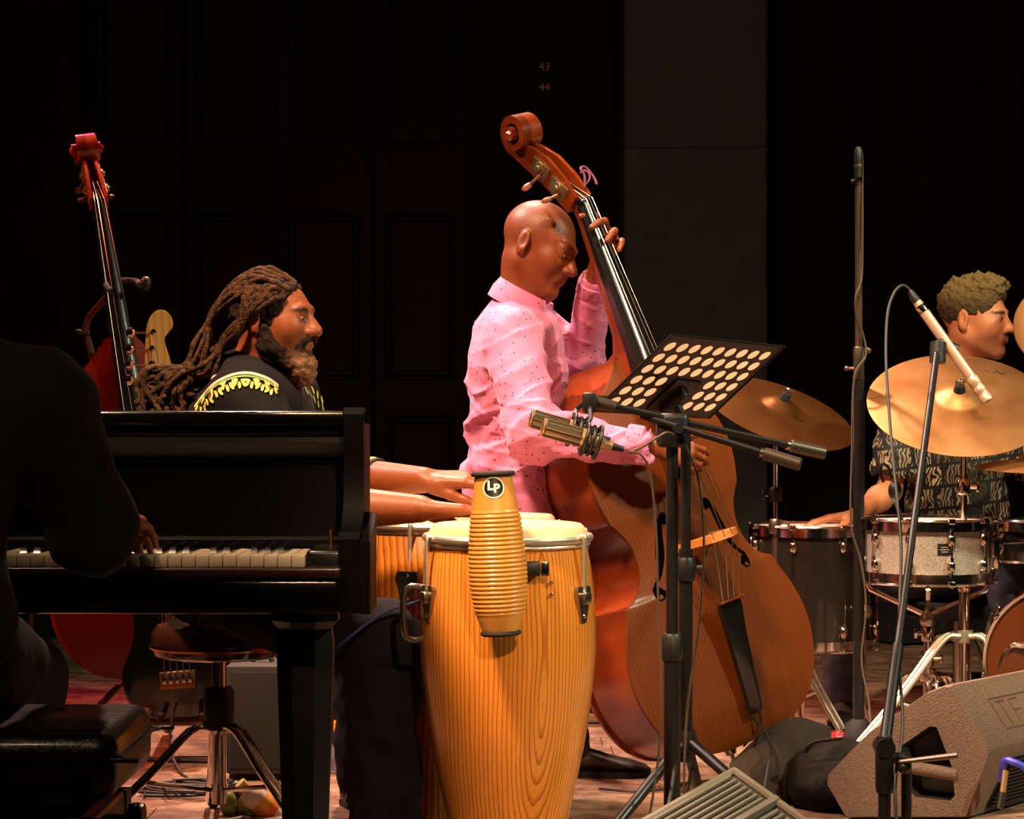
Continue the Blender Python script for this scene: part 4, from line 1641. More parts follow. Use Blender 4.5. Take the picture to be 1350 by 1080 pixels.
lo = np.array(J['pel']) - [0.45, 0.3, 0.2]
hi = np.array(J['chest']) + [0.45, 0.3, 0.3]
S = SDF(lo, hi, 0.006)
A = J['axes']
S.ell(J['chest'], [0.125, 0.175, 0.19], A, 0.03)
S.ell(J['chest'].lerp(J['pel'], 0.55), [0.13, 0.168, 0.18], A, 0.05)
S.ell(J['pel'], [0.14, 0.175, 0.12], A, 0.05)
S.cone(J['shL'], J['shR'], 0.062, 0.062, 0.05)
S.cone(J['chest'] + Vector((0, 0, 0.1)), J['nb'] + Vector((0, 0, -0.03)), 0.10, 0.066, 0.05)
for s in 'LR':
    e = J['sh' + s].lerp(J['el' + s], 0.66)
    S.cone(J['sh' + s], e, 0.068, 0.074, 0.03)
    d = (e - J['sh' + s]).normalized()
    S.ell(e + d * 0.095, 0.078, None, 0.002, sub=True)
S.cut(Vector((0, 0, 0.40)), (0, 0, -1))
vs, qs = S.mesh()
vs = displace(vs, qs, fold(12.0, 0.010, (8, 8, 11)))
PRN = print_cloth()
sh = np_mesh('shirt', vs, qs, PRN, drm)
collar(drm, sh, J['nb'] + Vector((0, -0.01, 0.0)), (0.05, -0.25, 1), (0.3, -0.95, 0), 0.068, 0.098, 0.04, 0.03, PRN, gap=26)
trousers(drm, J, 0.009, mat('grey_blue_denim', (66, 65, 78), 0.85, bump=(160, 0.3), var=(24, (50, 49, 62), 0.35, 0.7)), 0.012, seed=16.0)
shoe(drm, J['anR'], J['toeR'], LSH)
shoe(drm, J['anL'], J['toeL'], LSH)
k = HD.sc
A = HD.axes()
S = SDF(np.array(HD.c) - 0.17, np.array(HD.c) + 0.17, 0.004)
S.ell(HD.p(-0.016, 0, 0.046), [0.107 * k, 0.084 * k, 0.092 * k], A, 0.001)
S.ell(HD.p(0.035, 0, 0.105), [0.06, 0.06, 0.032], A, 0.03)
S.ell(HD.p(0.100, 0, -0.020), [0.056 * k, 0.10 * k, 0.092 * k], A, 0.008, sub=True)
S.ell(HD.p(0.012, 0, -0.105), [0.082 * k, 0.12 * k, 0.085 * k], A, 0.01, sub=True)
for s in (-1, 1):
    S.ell(HD.p(-0.010, 0.088 * s, -0.012), [0.022, 0.03, 0.034], A, 0.006, sub=True)
S.cut(HD.p(0, 0, -0.085), tuple(-HD.u))
vs, qs = S.mesh()


def curls(v):
    up_ = (v - HD.c).dot(HD.u)
    a = 0.004 + 0.008 * max(0, min(1, (up_ - 0.05) / 0.05))
    return a * (noise.noise(v * 55) + 0.8 * noise.noise(v * 120 + Vector((3, 3, 3))))


vs = displace(vs, qs, curls)
L_ = HD.local(vs)
t_ = np.clip((L_[:, 2] - 0.02) / 0.09, 0, 1)[:, None]
hc = np.array(lin((70, 56, 38))[:3]) * (1 - t_) + np.array(lin((122, 100, 62))[:3]) * t_
np_mesh('hair', vs, qs, HAIR, drm, hc)

# ================================================================== pianist (back to the room, at the frame's edge)
pia = thing('person', 'pianist in a black jacket seated at the keyboard with back turned', 'person', (-0.92, 3.35, 0))
J = {'axes': axes_from((0.05, 0.99, -0.12), (0, 0.10, 1))}
HI = Head(Vector((-0.93, 3.50, 1.33)), (0.05, 0.97, -0.2), (0, 0, 1), 1.0)
J['nb'] = Vector((-0.92, 3.42, 1.14))
J['chest'] = Vector((-0.915, 3.39, 0.93))
J['pel'] = Vector((-0.92, 3.34, 0.655))
J['shR'] = P(48, 535, 3.40)
J['shL'] = Vector((-1.09, 3.42, 1.03))
J['elR'] = P(122, 700, 3.50)
J['wrR'] = Vector((px(140, 3.79), 3.79, 0.80))
J['elL'] = Vector((-1.17, 3.52, 0.79))
J['wrL'] = Vector((-1.10, 3.80, 0.80))
J['handR'] = dict(fwd=(0.22, 0.95, -0.10), pn=(0, -0.1, -1), side=(-1, 0, 0), curl=(0.3, 0.32, 0.34, 0.36), thumb=0.3)
J['handL'] = dict(fwd=(0.1, 0.95, -0.1), pn=(0, -0.1, -1), side=(1, 0, 0), curl=(0.3, 0.32, 0.34, 0.36), thumb=0.3)
J['hipR'] = Vector((-0.83, 3.36, 0.63))
J['hipL'] = Vector((-1.01, 3.36, 0.63))
J['knR'] = Vector((-0.82, 3.78, 0.535))
J['knL'] = Vector((-1.03, 3.78, 0.535))
J['anR'] = Vector((-0.84, 3.90, 0.09))
J['anL'] = Vector((-1.06, 3.82, 0.09))
J['toeR'] = J['anR'] + Vector((0, 0.13, -0.055))
J['toeL'] = J['anL'] + Vector((0, 0.13, -0.055))
make_body(pia, J, HI, 0.007, SK1, dict(base=(160, 92, 58), lip=(120, 62, 46), brow=(40, 24, 18)), {})
lo = np.array([-1.32, 3.1, 0.5])
hi = np.array([-0.5, 3.98, 1.25])
S = SDF(lo, hi, 0.006)
A = J['axes']
S.ell(J['chest'] + Vector((0, 0, 0.01)), [0.14, 0.20, 0.19], A, 0.03)
S.ell(J['pel'] + Vector((0, 0, 0.02)), [0.15, 0.19, 0.15], A, 0.08)
S.cone(J['pel'], J['chest'], 0.14, 0.15, 0.06)
S.cone(J['shL'], J['shR'], 0.075, 0.078, 0.06)
S.cone(J['chest'] + Vector((0, 0, 0.1)), J['nb'] + Vector((0, 0, -0.02)), 0.11, 0.075, 0.05)
for s in 'LR':
    c_ = J['el' + s].lerp(J['wr' + s], 0.88)
    S.cone(J['sh' + s], J['el' + s], 0.082, 0.066, 0.035)
    S.cone(J['el' + s], c_, 0.062, 0.043, 0.03)
S.cut(Vector((0, 0, 0.555)), (0, 0, -1))
vs, qs = S.mesh()
vs = displace(vs, qs, fold(21.0, 0.008, (9, 9, 10)))
JK = mat('black_jacket_cloth', (17, 15, 15), 0.85, sheen=0.05, bump=(150, 0.2))
sh = np_mesh('jacket', vs, qs, JK, pia)
collar(pia, sh, J['nb'] + Vector((0, -0.01, 0.0)), (0, 0.25, 1), (0, 1, 0), 0.074, 0.106, 0.05, 0.0, JK, gap=20)
c_ = J['elR'].lerp(J['wrR'], 0.84)
for q in range(2):
    MB().ball(J['elR'].lerp(J['wrR'], 0.60 + 0.09 * q) + Vector((0.052 - 0.003 * q, 0, 0.0)), 0.006, 8, 6).build('cuff_button', mat('aged_brass', (150, 105, 50), 0.35, 1.0), sh)
trousers(pia, J, 0.010, BLKT, 0.012, seed=26.0, hem=0.05)
shoe(pia, J['anR'], J['toeR'], LSH)
shoe(pia, J['anL'], J['toeL'], LSH)
S = SDF(np.array(HI.c) - 0.17, np.array(HI.c) + 0.17, 0.006)
S.ell(HI.p(-0.018, 0, 0.038), [0.106, 0.084, 0.093], HI.axes(), 0.001)
S.ell(HI.p(0.10, 0, -0.02), [0.07, 0.1, 0.095], HI.axes(), 0.01, sub=True)
S.ell(HI.p(0.012, 0, -0.105), [0.082, 0.12, 0.085], HI.axes(), 0.01, sub=True)
vs, qs = S.mesh()
vs = displace(vs, qs, fuzz(9, 0.004, 60))
np_mesh('hair', vs, qs, HAIR, pia, np.tile(np.array(lin((34, 24, 18))[:3]), (len(vs), 1)))
# ------------------------------------------------------------------ double basses
EBO = mat('ebony', (17, 15, 15), 0.25, 0, 0.4)
BRS = mat('engraved_brass', (176, 150, 112), 0.35, 0.9, bump=(150, 0.3))
STL = mat('steel_string', (190, 182, 172), 0.3, 1.0)
OUT = [(0.0, 0.0), (0.10, 0.004), (0.20, 0.030), (0.275, 0.090), (0.320, 0.180), (0.332, 0.265), (0.318, 0.345), (0.288, 0.415), (0.272, 0.455)]
CB = [(0.272, 0.455), (0.225, 0.480), (0.195, 0.525), (0.186, 0.570), (0.192, 0.615), (0.212, 0.655), (0.236, 0.685)]
UP = [(0.236, 0.685), (0.250, 0.74), (0.255, 0.79), (0.246, 0.85), (0.220, 0.91), (0.175, 0.97), (0.120, 1.02), (0.078, 1.06), (0.052, 1.09), (0.045, 1.105)]


def half_outline():
    o = []
    for seg in (OUT, CB, UP):
        q = spline([(a, 0, b_) for a, b_ in seg], 5)
        o += [(p.x, p.z) for p in (q if not o else q[1:])]
    return o


HO = half_outline()
BELLY = 0.100          # half rib depth


def arch_y(u): return 0.030 * (1 - u * u) ** 1.3


def top_y(x, z):
    hw = hwid(z)
    u = min(1, abs(x) / max(hw, 1e-3))
    e = min(1, z / 0.12, (1.105 - z) / 0.12)
    return -(BELLY + 0.004 + arch_y(u) * max(0, e) ** 0.6)


def hwid(z):
    for (a, za), (b_, zb) in zip(HO[:-1], HO[1:]):
        if za <= z <= zb + 1e-9 and zb > za:
            return a + (b_ - a) * (z - za) / (zb - za)
    return 0.045


def plate(sign):
    g = MB()
    rows = []
    zs = [p[1] for p in HO if True]
    zs = sorted(set(round(z, 4) for z in zs))
    n = 16
    ov = 0.007
    vs, fs = [], []
    for z in zs:
        hw = hwid(z) + ov
        row = []
        for k in range(n + 1):
            u = -1 + 2 * k / n
            x = u * hw
            e = max(0.0, min(1, z / 0.12, (1.105 - z) / 0.12)) ** 0.6
            row.append((x, sign * (BELLY + 0.004 + arch_y(u) * e), z))
        rows.append(row)
    m = n + 1
    for r_ in rows:
        vs += r_
    for i in range(len(rows) - 1):
        for k in range(n):
            fs.append([i * m + k, i * m + k + 1, (i + 1) * m + k + 1, (i + 1) * m + k])
    N0 = len(vs)
    # underside edge lip
    for r_ in rows:
        vs += [(x, sign * (BELLY - 0.006), z) for x, y, z in r_]
    for i in range(len(rows) - 1):
        for k in (0, n):
            a, b_ = i * m + k, (i + 1) * m + k
            fs.append([a, b_, b_ + N0, a + N0])
        for k in range(n):
            fs.append([N0 + i * m + k, N0 + i * m + k + 1, N0 + (i + 1) * m + k + 1, N0 + (i + 1) * m + k])
    for i in (0, len(rows) - 1):
        for k in range(n):
            fs.append([i * m + k, i * m + k + 1, N0 + i * m + k + 1, N0 + i * m + k])
    return g.add(vs, fs)


def ribbon(pts, wds, x_off=0.0, mirror=1, lift=0.0012):
    """flat dark band following the belly; pts (x,z)"""
    g = MB()
    q = spline([(a, 0, b_) for a, b_ in pts], 8)
    w_ = spline([(a, 0, 0) for a in wds], 8)
    secs = []
    for i, p in enumerate(q):
        a = q[max(i - 1, 0)]
        b_ = q[min(i + 1, len(q) - 1)]
        t = (b_ - a).normalized()
        n_ = Vector((t.z, 0, -t.x))
        hw = w_[i].x
        l_, r_ = p + n_ * hw, p - n_ * hw
        sec = []
        for e, lf in ((l_, lift), (r_, lift), (r_, -0.002), (l_, -0.002)):
            x = mirror * (e.x + x_off)
            sec.append((x, top_y(x, e.z) - lf, e.z))
        secs.append(sec)
    return g.loft(secs)


def double_bass(label, M, wm, wr, endpin=0.13, ribbon_loop=False, head_len=1.30):
    t = thing('double_bass', label, 'double bass', M=M)
    B = dict(w=False)
    TILT = T(0, -0.11, 1.545) @ Matrix.Rotation(-R(31), 4, 'X') @ T(0, 0.11, -1.545)     # pegbox leans back from the neck
    tp = plate(-1).build('top_plate', wm, t, **B)
    plate(1).build('back_plate', wr, t, **B)
    ho = [(x - 0.002, z + 0.002) for x, z in HO]
    ring = [(x, z) for x, z in ho] + [(-x, z) for x, z in ho[::-1]]
    g = MB()
    vs = [(x, -BELLY + 0.0, z) for x, z in ring] + [(x, BELLY, z) for x, z in ring]
    n = len(ring)
    g.add(vs, [[i, (i + 1) % n, (i + 1) % n + n, i + n] for i in range(n)])
    g.build('rib', wr, t, **B)
    DARKM = mat('f_hole_shade', (6, 4, 3), 1.0, spec=0.0)  # shade inside the f-holes, painted as flat bands on the uncut belly
    for s in (-1, 1):
        ribbon([(0.150, 0.475), (0.168, 0.462), (0.170, 0.490), (0.145, 0.520), (0.124, 0.565), (0.108, 0.620), (0.094, 0.655), (0.080, 0.660), (0.086, 0.640)],
               [0.013, 0.014, 0.008, 0.010, 0.014, 0.011, 0.007, 0.012, 0.011], mirror=s).build('painted_f_hole', DARKM, tp, **B)
    # bridge
    BRW = mat('maple_bridge', (196, 124, 62), 0.5)
    zb = 0.565
    g = MB()
    yb = top_y(0, zb)
    poly = [(-0.075, yb + 0.004), (-0.045, yb + 0.004), (-0.035, yb - 0.035), (0.035, yb - 0.035), (0.045, yb + 0.004), (0.075, yb + 0.004), (0.062, yb - 0.05), (0.058, yb - 0.085),
            (0.050, yb - 0.118), (0.025, yb - 0.133), (0.0, yb - 0.137), (-0.025, yb - 0.133), (-0.050, yb - 0.118), (-0.058, yb - 0.085), (-0.062, yb - 0.05)]
    g.prism(poly, zb - 0.010, zb + 0.010, axis='z')
    g.build('bridge', BRW, t, **B)
    # neck, heel, fingerboard
    NZ = 1.545
    yn = -0.128
    g = MB()
    rings = []
    for z, w_, y0, y1 in ((1.045, 0.044, yn - 0.012, 0.06), (1.09, 0.036, yn - 0.010, 0.03), (1.125, 0.027, yn - 0.008, -0.055), (1.17, 0.026, yn - 0.006, -0.078), (1.35, 0.024, yn, -0.088), (1.50, 0.022, yn, -0.090), (1.545, 0.023, yn, -0.085)):
        r_ = []
        for k in range(12):
            a = PI * k / 11
            r_.append((w_ * math.cos(a), y0 + (y1 - y0) * math.sin(a) ** 0.8, z))
        rings.append(r_)
    g.loft(rings)
    g.build('neck', wr, t, **B)
    g = MB()
    rings = []
    for z, w_, yf, yk in ((0.745, 0.046, -0.222, -0.198), (1.06, 0.036, -0.186, -0.142), (1.545, 0.023, -0.140, -0.124)):
        r_ = [(w_, yk, z), (w_ * 0.98, yf + 0.010, z), (w_ * 0.6, yf + 0.002, z), (0, yf - 0.002, z), (-w_ * 0.6, yf + 0.002, z), (-w_ * 0.98, yf + 0.010, z), (-w_, yk, z)]
        rings.append(r_)
    fb = g.loft(rings).build('fingerboard', EBO, t, **B)
    MB().box((-0.0235, -0.147, 1.541), (0.0235, -0.115, 1.553), 0.002).build('nut', EBO, t, **B)
    # pegbox (two cheeks and a back) and scroll
    pb = []
    zx = lambda z: 1.545 + (z - 1.545) * head_len
    cheek = [(-0.140, 1.545), (-0.152, 1.60), (-0.150, 1.66), (-0.128, 1.715), (-0.098, 1.75), (-0.060, 1.735), (-0.066, 1.70), (-0.076, 1.64), (-0.080, 1.59), (-0.082, 1.545)]
    cheek = [(y, zx(z)) for y, z in cheek]
    g = MB(TILT)
    cw = lambda z: 0.030 - 0.010 * (z - 1.545) / 0.26
    for s in (-1, 1):
        n = len(cheek)
        vs = [(s * cw(z), y, z) for y, z in cheek] + [(s * (cw(z) - 0.011), y, z) for y, z in cheek]
        g.add(vs, [list(range(n)), list(range(n, 2 * n))[::-1]] + [[i, (i + 1) % n, (i + 1) % n + n, i + n] for i in range(n)])
    bk_ = [(-0.082, 1.545), (-0.080, 1.59), (-0.076, 1.64), (-0.066, 1.70), (-0.060, 1.735), (-0.078, 1.745), (-0.083, 1.70), (-0.092, 1.64), (-0.096, 1.59), (-0.097, 1.545)]
    bk_ = [(y, zx(z)) for y, z in bk_]
    g.prism(bk_, -0.026, 0.026, axis='x')
    g.build('pegbox', wr, t, **B)
    g = MB(TILT)
    secs = []
    cyc, czc = -0.118, 1.545 + 0.284 * head_len / 1.3
    N = 60
    for i in range(N + 1):
        f_ = i / N
        th = R(-60) + f_ * R(640)
        r_ = 0.058 * (1 - f_) ** 0.75 + 0.011
        hw = 0.020 + 0.030 * f_ ** 0.8
        tk = 0.017 * (1 - f_) + 0.010
        # starts at the back of the pegbox, climbs over the top, curls forward and in
        cy_, cz_ = math.cos(th), math.sin(th)
        o1 = (cyc + r_ * cy_, czc + r_ * cz_)
        o2 = (cyc + (r_ - tk) * cy_, czc + (r_ - tk) * cz_)
        secs.append([(-hw, o1[0], o1[1]), (hw, o1[0], o1[1]), (hw, o2[0], o2[1]), (-hw, o2[0], o2[1])])
    g.loft(secs)
    sc = g.build('scroll', wr, t, ang=50, **B)
    MB(TILT).tube([(-0.056, cyc, czc), (-0.050, cyc, czc), (0.050, cyc, czc), (0.056, cyc, czc)], [0.010, 0.015, 0.015, 0.010], 16).build('scroll_eye', wr, sc, **B)
    # tuning machines
    for s in (-1, 1):
        for j, zz in enumerate((1.545 + 0.067 * head_len / 1.3, 1.545 + 0.155 * head_len / 1.3)):
            w_ = cw(zz)
            yy_ = -0.112 + 0.006 * j
            mach = MB(TILT)
            mach.prism([(yy_ - 0.026, zz - 0.034), (yy_ + 0.020, zz - 0.036), (yy_ + 0.024, zz + 0.030), (yy_ - 0.018, zz + 0.034)], s * (w_ + 0.001), s * (w_ + 0.004), axis='x')
            mach = mach.build('tuning_plate', BRS, t, **B)
            Mx = T(s * (w_ + 0.004), yy_ - 0.004, zz) @ Matrix.Rotation(s * PI / 2, 4, 'Y')
            MB(TILT).lathe([(0, 0), (0.017, 0), (0.017, 0.006), (0.008, 0.007), (0.008, 0.012), (0, 0.013)], 20, Mx).build('gear', BRS, mach, **B)
            e1 = Vector((s * (w_ + 0.008), yy_ + 0.006, zz - 0.016))
            e2 = Vector((s * (w_ + 0.016), yy_ + 0.032 + 0.022 * j, zz - 0.002))
            MB(TILT).tube([e1, e2], 0.004, 8).build('worm_shaft', BRS, mach, **B)
            Me = along(e2, e2 + (e2 - e1))
            ear = MB(TILT)
            ear.loft([[(a * q, b_ * 0.005, z_) for a, b_ in ((1, 0), (0.6, 1), (-0.6, 1), (-1, 0), (-0.6, -1), (0.6, -1))] for q, z_ in ((0.006, -0.004), (0.015, 0.006), (0.017, 0.016), (0.010, 0.026))], M=Me)
            ear.build('tuning_key', BRS, mach, **B)
    # tailpiece, strings, endpin
    g = MB()
    rings = []
    for z, w_, y in ((0.075, 0.022, -0.158), (0.10, 0.026, -0.163), (0.30, 0.036, -0.183), (0.365, 0.043, -0.192), (0.395, 0.042, -0.195)):
        rings.append([(w_, y + 0.012, z), (w_ * 0.9, y, z), (0, y - 0.008, z), (-w_ * 0.9, y, z), (-w_, y + 0.012, z)])
    g.loft(rings)
    g.build('tailpiece', EBO, t, **B)
    MB().box((-0.044, -0.205, 0.386), (0.044, -0.185, 0.394), 0.002).build('tailpiece_fret', wm, t, **B)
    MB().tube(spline([(0.012, -0.155, 0.08), (0.01, -0.135, 0.03), (0, -0.06, -0.012)], 6), 0.003, 6).build('tail_cord', EBO, t, **B)
    xs_n = (-0.0165, -0.0055, 0.0055, 0.0165)
    xs_b = (-0.043, -0.0145, 0.0145, 0.043)
    for k in range(4):
        yb_ = top_y(0, zb) - (0.1215 if k in (0, 3) else 0.1355)
        pts = [TILT @ Vector((xs_n[k] * 0.6, -0.118, 1.60 + 0.035 * (k % 2))), (xs_n[k], -0.1495, 1.547), (xs_b[k], yb_, zb), (xs_b[k] * 0.72, -0.199, 0.392)]
        MB().tube(pts, 0.0017 - 0.0002 * k, 6).build('string', STL, t, **B)
    g = MB().lathe([(0.016, 0.01), (0.020, -0.012), (0.015, -0.03), (0.006, -0.032), (0.006, -endpin + 0.02), (0.0, -endpin)], 14)
    g.build('endpin', CHR2, t, **B)
    if ribbon_loop:
        pts = spline([(0.016, -0.150, 1.565), (0.026, -0.168, 1.59), (0.030, -0.172, 1.615), (0.052, -0.168, 1.617), (0.060, -0.160, 1.585), (0.055, -0.156, 1.56)], 8)
        MB(TILT).tube(pts, 0.0035, 6).build('ribbon_tie', mat('plum_ribbon', (104, 44, 70), 0.6), t, **B)
        pts = spline([(0.020, -0.152, 1.57), (0.034, -0.165, 1.575), (0.042, -0.172, 1.592), (0.036, -0.170, 1.606), (0.024, -0.165, 1.604)], 8)
        MB(TILT).tube(pts, 0.003, 6).build('ribbon_tie', mat('plum_ribbon', (104, 44, 70), 0.6), t, **B)
    return t


BW1 = wood('brown_spruce_varnish', (106, 50, 12), (95, 44, 10), 26, (1.0, 0.2, 0.02), 1.2, rough=0.5, coat=0.04, lo=0.1, hi=0.9, fine=0.3)
BW2 = wood('red_brown_maple', (136, 54, 16), (98, 36, 11), 9, (0.4, 1.2, 3.0), 2.5, rough=0.28, coat=0.45, lo=0.1, hi=0.9, fine=0.25)
double_bass('brown double bass leaning against the bald man in pink', MBASS, BW1, BW2, endpin=froot.z / math.cos(LEAN) / 0.96, ribbon_loop=True)

RW1 = wood('red_varnish_spruce', (112, 30, 12), (100, 26, 10), 24, (1.0, 0.2, 0.02), 1.2, rough=0.35, coat=0.3, lo=0.1, hi=0.9)
RW2 = wood('red_varnish_maple', (168, 58, 24), (124, 36, 14), 9, (0.4, 1.2, 3.0), 2.5, rough=0.22, coat=0.6, lo=0.1, hi=0.9)
za2 = Vector((-math.sin(R(9.5)), 0.06, math.cos(R(9.5))))
fr2 = P(223, 890, 7.4)
double_bass('red varnished double bass parked upright on a stand behind the piano', pose(fr2, za2, (0.27, -0.96, 0)), RW1, RW2, endpin=fr2.z / math.cos(R(9.5)), head_len=1.05)

for m_ in (BW1, BW2, RW1):
    m_.node_tree.nodes['Principled BSDF'].inputs['Specular IOR Level'].default_value = 0.16 if m_ is not BW2 else 0.3

# stand holding the red bass by its neck
st = thing('bass_stand', 'tubular stand with a yoke holding the neck of the red double bass', 'stand', (px(205, 7.67), 7.67, 0))
yk = P(158, 378, 7.32)
TUB = mat('grey_painted_tube', (92, 74, 64), 0.4, 0.6)
g = MB().tube(spline([P(150, 378, 7.42), P(135, 398, 7.50), P(117, 420, 7.57), P(114, 440, 7.59), P(124, 480, 7.60), P(150, 620, 7.64), P(180, 760, 7.67), P(205, 900, 7.67)], 5), 0.0115, 10)
g.build('upright_tube', TUB, st)
g = MB().tube(spline([P(146, 384, 7.24), P(140, 376, 7.30), P(150, 371, 7.42), P(172, 370, 7.42), P(182, 372, 7.34), P(184, 376, 7.26)], 6), 0.010, 10)
g.build('yoke', RUB, st)
g = MB().ball(P(192, 374, 7.28), (0.02, 0.015, 0.024))
g.tube([P(180, 372, 7.30), P(194, 372, 7.28)], 0.008)
g.build('yoke_latch', BPL, st)
g = MB().tube([P(103, 438, 7.58), P(118, 441, 7.58)], 0.006)
g.ball(P(104, 437, 7.58), (0.012, 0.006, 0.008))
g.build('clamp_knob', BPL, st)
for a, b_ in (((205, 890, 7.67), (118, 1.0, 7.30)), ((205, 890, 7.67), (300, 1.0, 7.22)), ((205, 890, 7.67), (210, 1.0, 8.1))):
    e = Vector((px(b_[0], b_[2]), b_[2], 0.012))
    MB().tube([P(*a), P(*a).lerp(e, 0.3) + Vector((0, 0, 0.06)), e], 0.011, 10).build('leg', TUB, st)

# ------------------------------------------------------------------ five string electric bass
MAP = wood('maple_headstock', (240, 184, 104), (220, 156, 78), 10, (1.5, 1, 0.12), 2.0, rough=0.3, coat=0.5)
zb_ = Vector((-0.075, 0.10, 1)).normalized()
eb0 = P(238, 948, 6.42)
eb = thing('electric_bass', 'five string electric bass with maple headstock standing behind the piano', 'bass guitar', M=pose(eb0, zb_, (0.10, -1, 0.0)))
B = dict(w=False)
body = [(0.0, 0.0), (0.09, 0.01), (0.145, 0.07), (0.155, 0.15), (0.125, 0.22), (0.105, 0.28), (0.125, 0.34), (0.135, 0.40), (0.10, 0.445), (0.075, 0.40), (0.060, 0.345), (0.0, 0.335),
        (-0.060, 0.345), (-0.075, 0.42), (-0.115, 0.485), (-0.148, 0.44), (-0.138, 0.35), (-0.115, 0.28), (-0.125, 0.21), (-0.155, 0.14), (-0.145, 0.06), (-0.085, 0.01)]
bp = [(p.x, p.z) for p in spline([(a, 0, b_) for a, b_ in body], 4, True)]
n = len(bp)
g = MB()
cxb, czb = 0.0, 0.2
def shr(k_): return [(cxb + (a - cxb) * k_, czb + (b_ - czb) * k_) for a, b_ in bp]
g.loft([[(a, y, b_) for a, b_ in shr(k_)] for y, k_ in ((-0.020, 0.955), (-0.0165, 0.985), (-0.010, 1.0), (0.010, 1.0), (0.0165, 0.985), (0.020, 0.955))])
eb_body = g.build('body', mat('gloss_black_lacquer', (10, 8, 9), 0.15, 0, 0.6), eb, **B)
MB().box((-0.024, -0.024, 0.30), (0.024, 0.004, 0.93), 0.004).build('neck', MAP, eb, **B)
MB().box((-0.027, -0.029, 0.245), (0.027, -0.022, 0.93), 0.002).build('fretboard', mat('rosewood', (52, 30, 20), 0.5), eb, **B)
for k in range(20):
    zf = 0.11 + 0.82 * 2 ** (-(k + 1) / 12.0)
    if zf > 0.25:
        MB().box((-0.027, -0.0302, zf - 0.001), (0.027, -0.0288, zf + 0.001)).build('fret', CHR, eb, **B)
hs = [(-0.023, 0.925), (-0.040, 0.955), (-0.041, 0.985), (-0.036, 1.06), (-0.027, 1.125), (-0.005, 1.160), (0.022, 1.165), (0.042, 1.145), (0.045, 1.118), (0.030, 1.098), (0.020, 1.085),
      (0.022, 1.06), (0.030, 1.03), (0.036, 0.99), (0.040, 0.955), (0.026, 0.928)]
hp_ = [(p.x, p.z) for p in spline([(a, 0, b_) for a, b_ in hs], 4, True)]
MB().prism(hp_, -0.018, -0.004).build('headstock', MAP, eb, **B)
for j, (a, b_, s) in enumerate(((-0.022, 0.968, -1), (-0.020, 1.012, -1), (-0.016, 1.056, -1), (-0.010, 1.103, -1), (0.022, 0.985, 1))):
    mc = MB().lathe([(0, 0), (0.008, 0), (0.008, 0.002), (0.005, 0.003), (0.005, 0.014), (0.006, 0.016), (0, 0.017)], 14, T(a, -0.018, b_) @ Matrix.Rotation(PI / 2, 4, 'X')).build('tuner_post', CHR, eb, **B)
    e = a + s * (0.062 if s < 0 else 0.040)
    MB().tube([(a, 0.0, b_), (e, 0.0, b_ + 0.004)], 0.003, 8).build('tuner_shaft', CHR, mc, **B)
    q = MB()
    q.loft([[(e + s * 0.0, 0.010 * math.cos(t_) * k_ - 0.002, b_ + 0.004 + 0.0155 * math.sin(t_) * k_) for t_ in [2 * PI * i / 12 for i in range(12)]] if k_ > 2 else
            [(e + s * o_, 0.012 * math.cos(t_) * k_, b_ + 0.004 + 0.0155 * math.sin(t_) * k_) for t_ in [2 * PI * i / 12 for i in range(12)]] for k_, o_ in ((0.6, -0.008), (1.0, -0.002), (1.0, 0.010), (0.6, 0.016))])
    q.build('tuner_key', CHR, mc, **B)
MB().box((-0.051, -0.034, 0.085), (0.051, -0.020, 0.135), 0.003).build('bridge', mat('aged_brass', (150, 105, 50), 0.35, 1.0), eb, **B)
for k in range(5):
    x = -0.036 + 0.018 * k
    MB().box((x - 0.006, -0.042, 0.100), (x + 0.006, -0.032, 0.132), 0.002).build('saddle', CHR, eb, **B)
    MB().tube([(x, -0.041, 0.118), (x * 0.5, -0.0355, 0.93), ((-0.022, -0.020, -0.016, -0.010, 0.022)[k], -0.028, (0.968, 1.012, 1.056, 1.103, 0.985)[k])], 0.0013, 6).build('string', STL, eb, **B)
for z in (0.17, 0.235):
    MB().box((-0.048, -0.030, z), (0.048, -0.018, z + 0.026), 0.004).build('pickup', BPL, eb, **B)
for x, z in ((0.108, 0.16), (0.112, 0.115), (0.098, 0.075)):
    MB().lathe([(0, 0), (0.011, 0), (0.010, 0.016), (0, 0.017)], 16, T(x, -0.019, z) @ Matrix.Rotation(PI / 2, 4, 'X')).build('control_knob', CHR2, eb, **B)
# its floor stand
gs = thing('guitar_stand', 'brown wooden A-frame guitar stand carrying the black electric bass', 'stand', (px(215, 6.45), 6.5, 0))
BRW2 = wood('stand_walnut', (96, 60, 38), (66, 40, 26), 8, (3, 1, 0.4), 2, rough=0.4)
for a, b_ in (((205, 900, 6.50), (165, 6.20)), ((268, 905, 6.50), (300, 6.22)), ((220, 905, 6.56), (222, 6.95))):
    e = Vector((px(b_[0], b_[1]), b_[1], 0.012))
    MB().tube([P(*a), e], [0.019, 0.016], 8, flat=0.6).build('leg', BRW2, gs)
MB().box((px(198, 6.5), 6.42, pz(955, 6.46)), (px(285, 6.5), 6.56, pz(945, 6.46)), 0.006).build('cradle', BRW2, gs)
for x in (212, 268):
    MB().tube([P(x, 949, 6.5), P(x, 949, 6.34), P(x, 941, 6.33)], 0.009).build('padded_hook', RUB, gs)
# ------------------------------------------------------------------ microphone and music stands
STB = mat('stand_black_enamel', (16, 14, 14), 0.42, 0.2, 0.05)
MGR = mat('mic_gunmetal', (104, 92, 78), 0.35, 0.85)
GLD = mat('mic_champagne', (196, 160, 118), 0.35, 0.7)


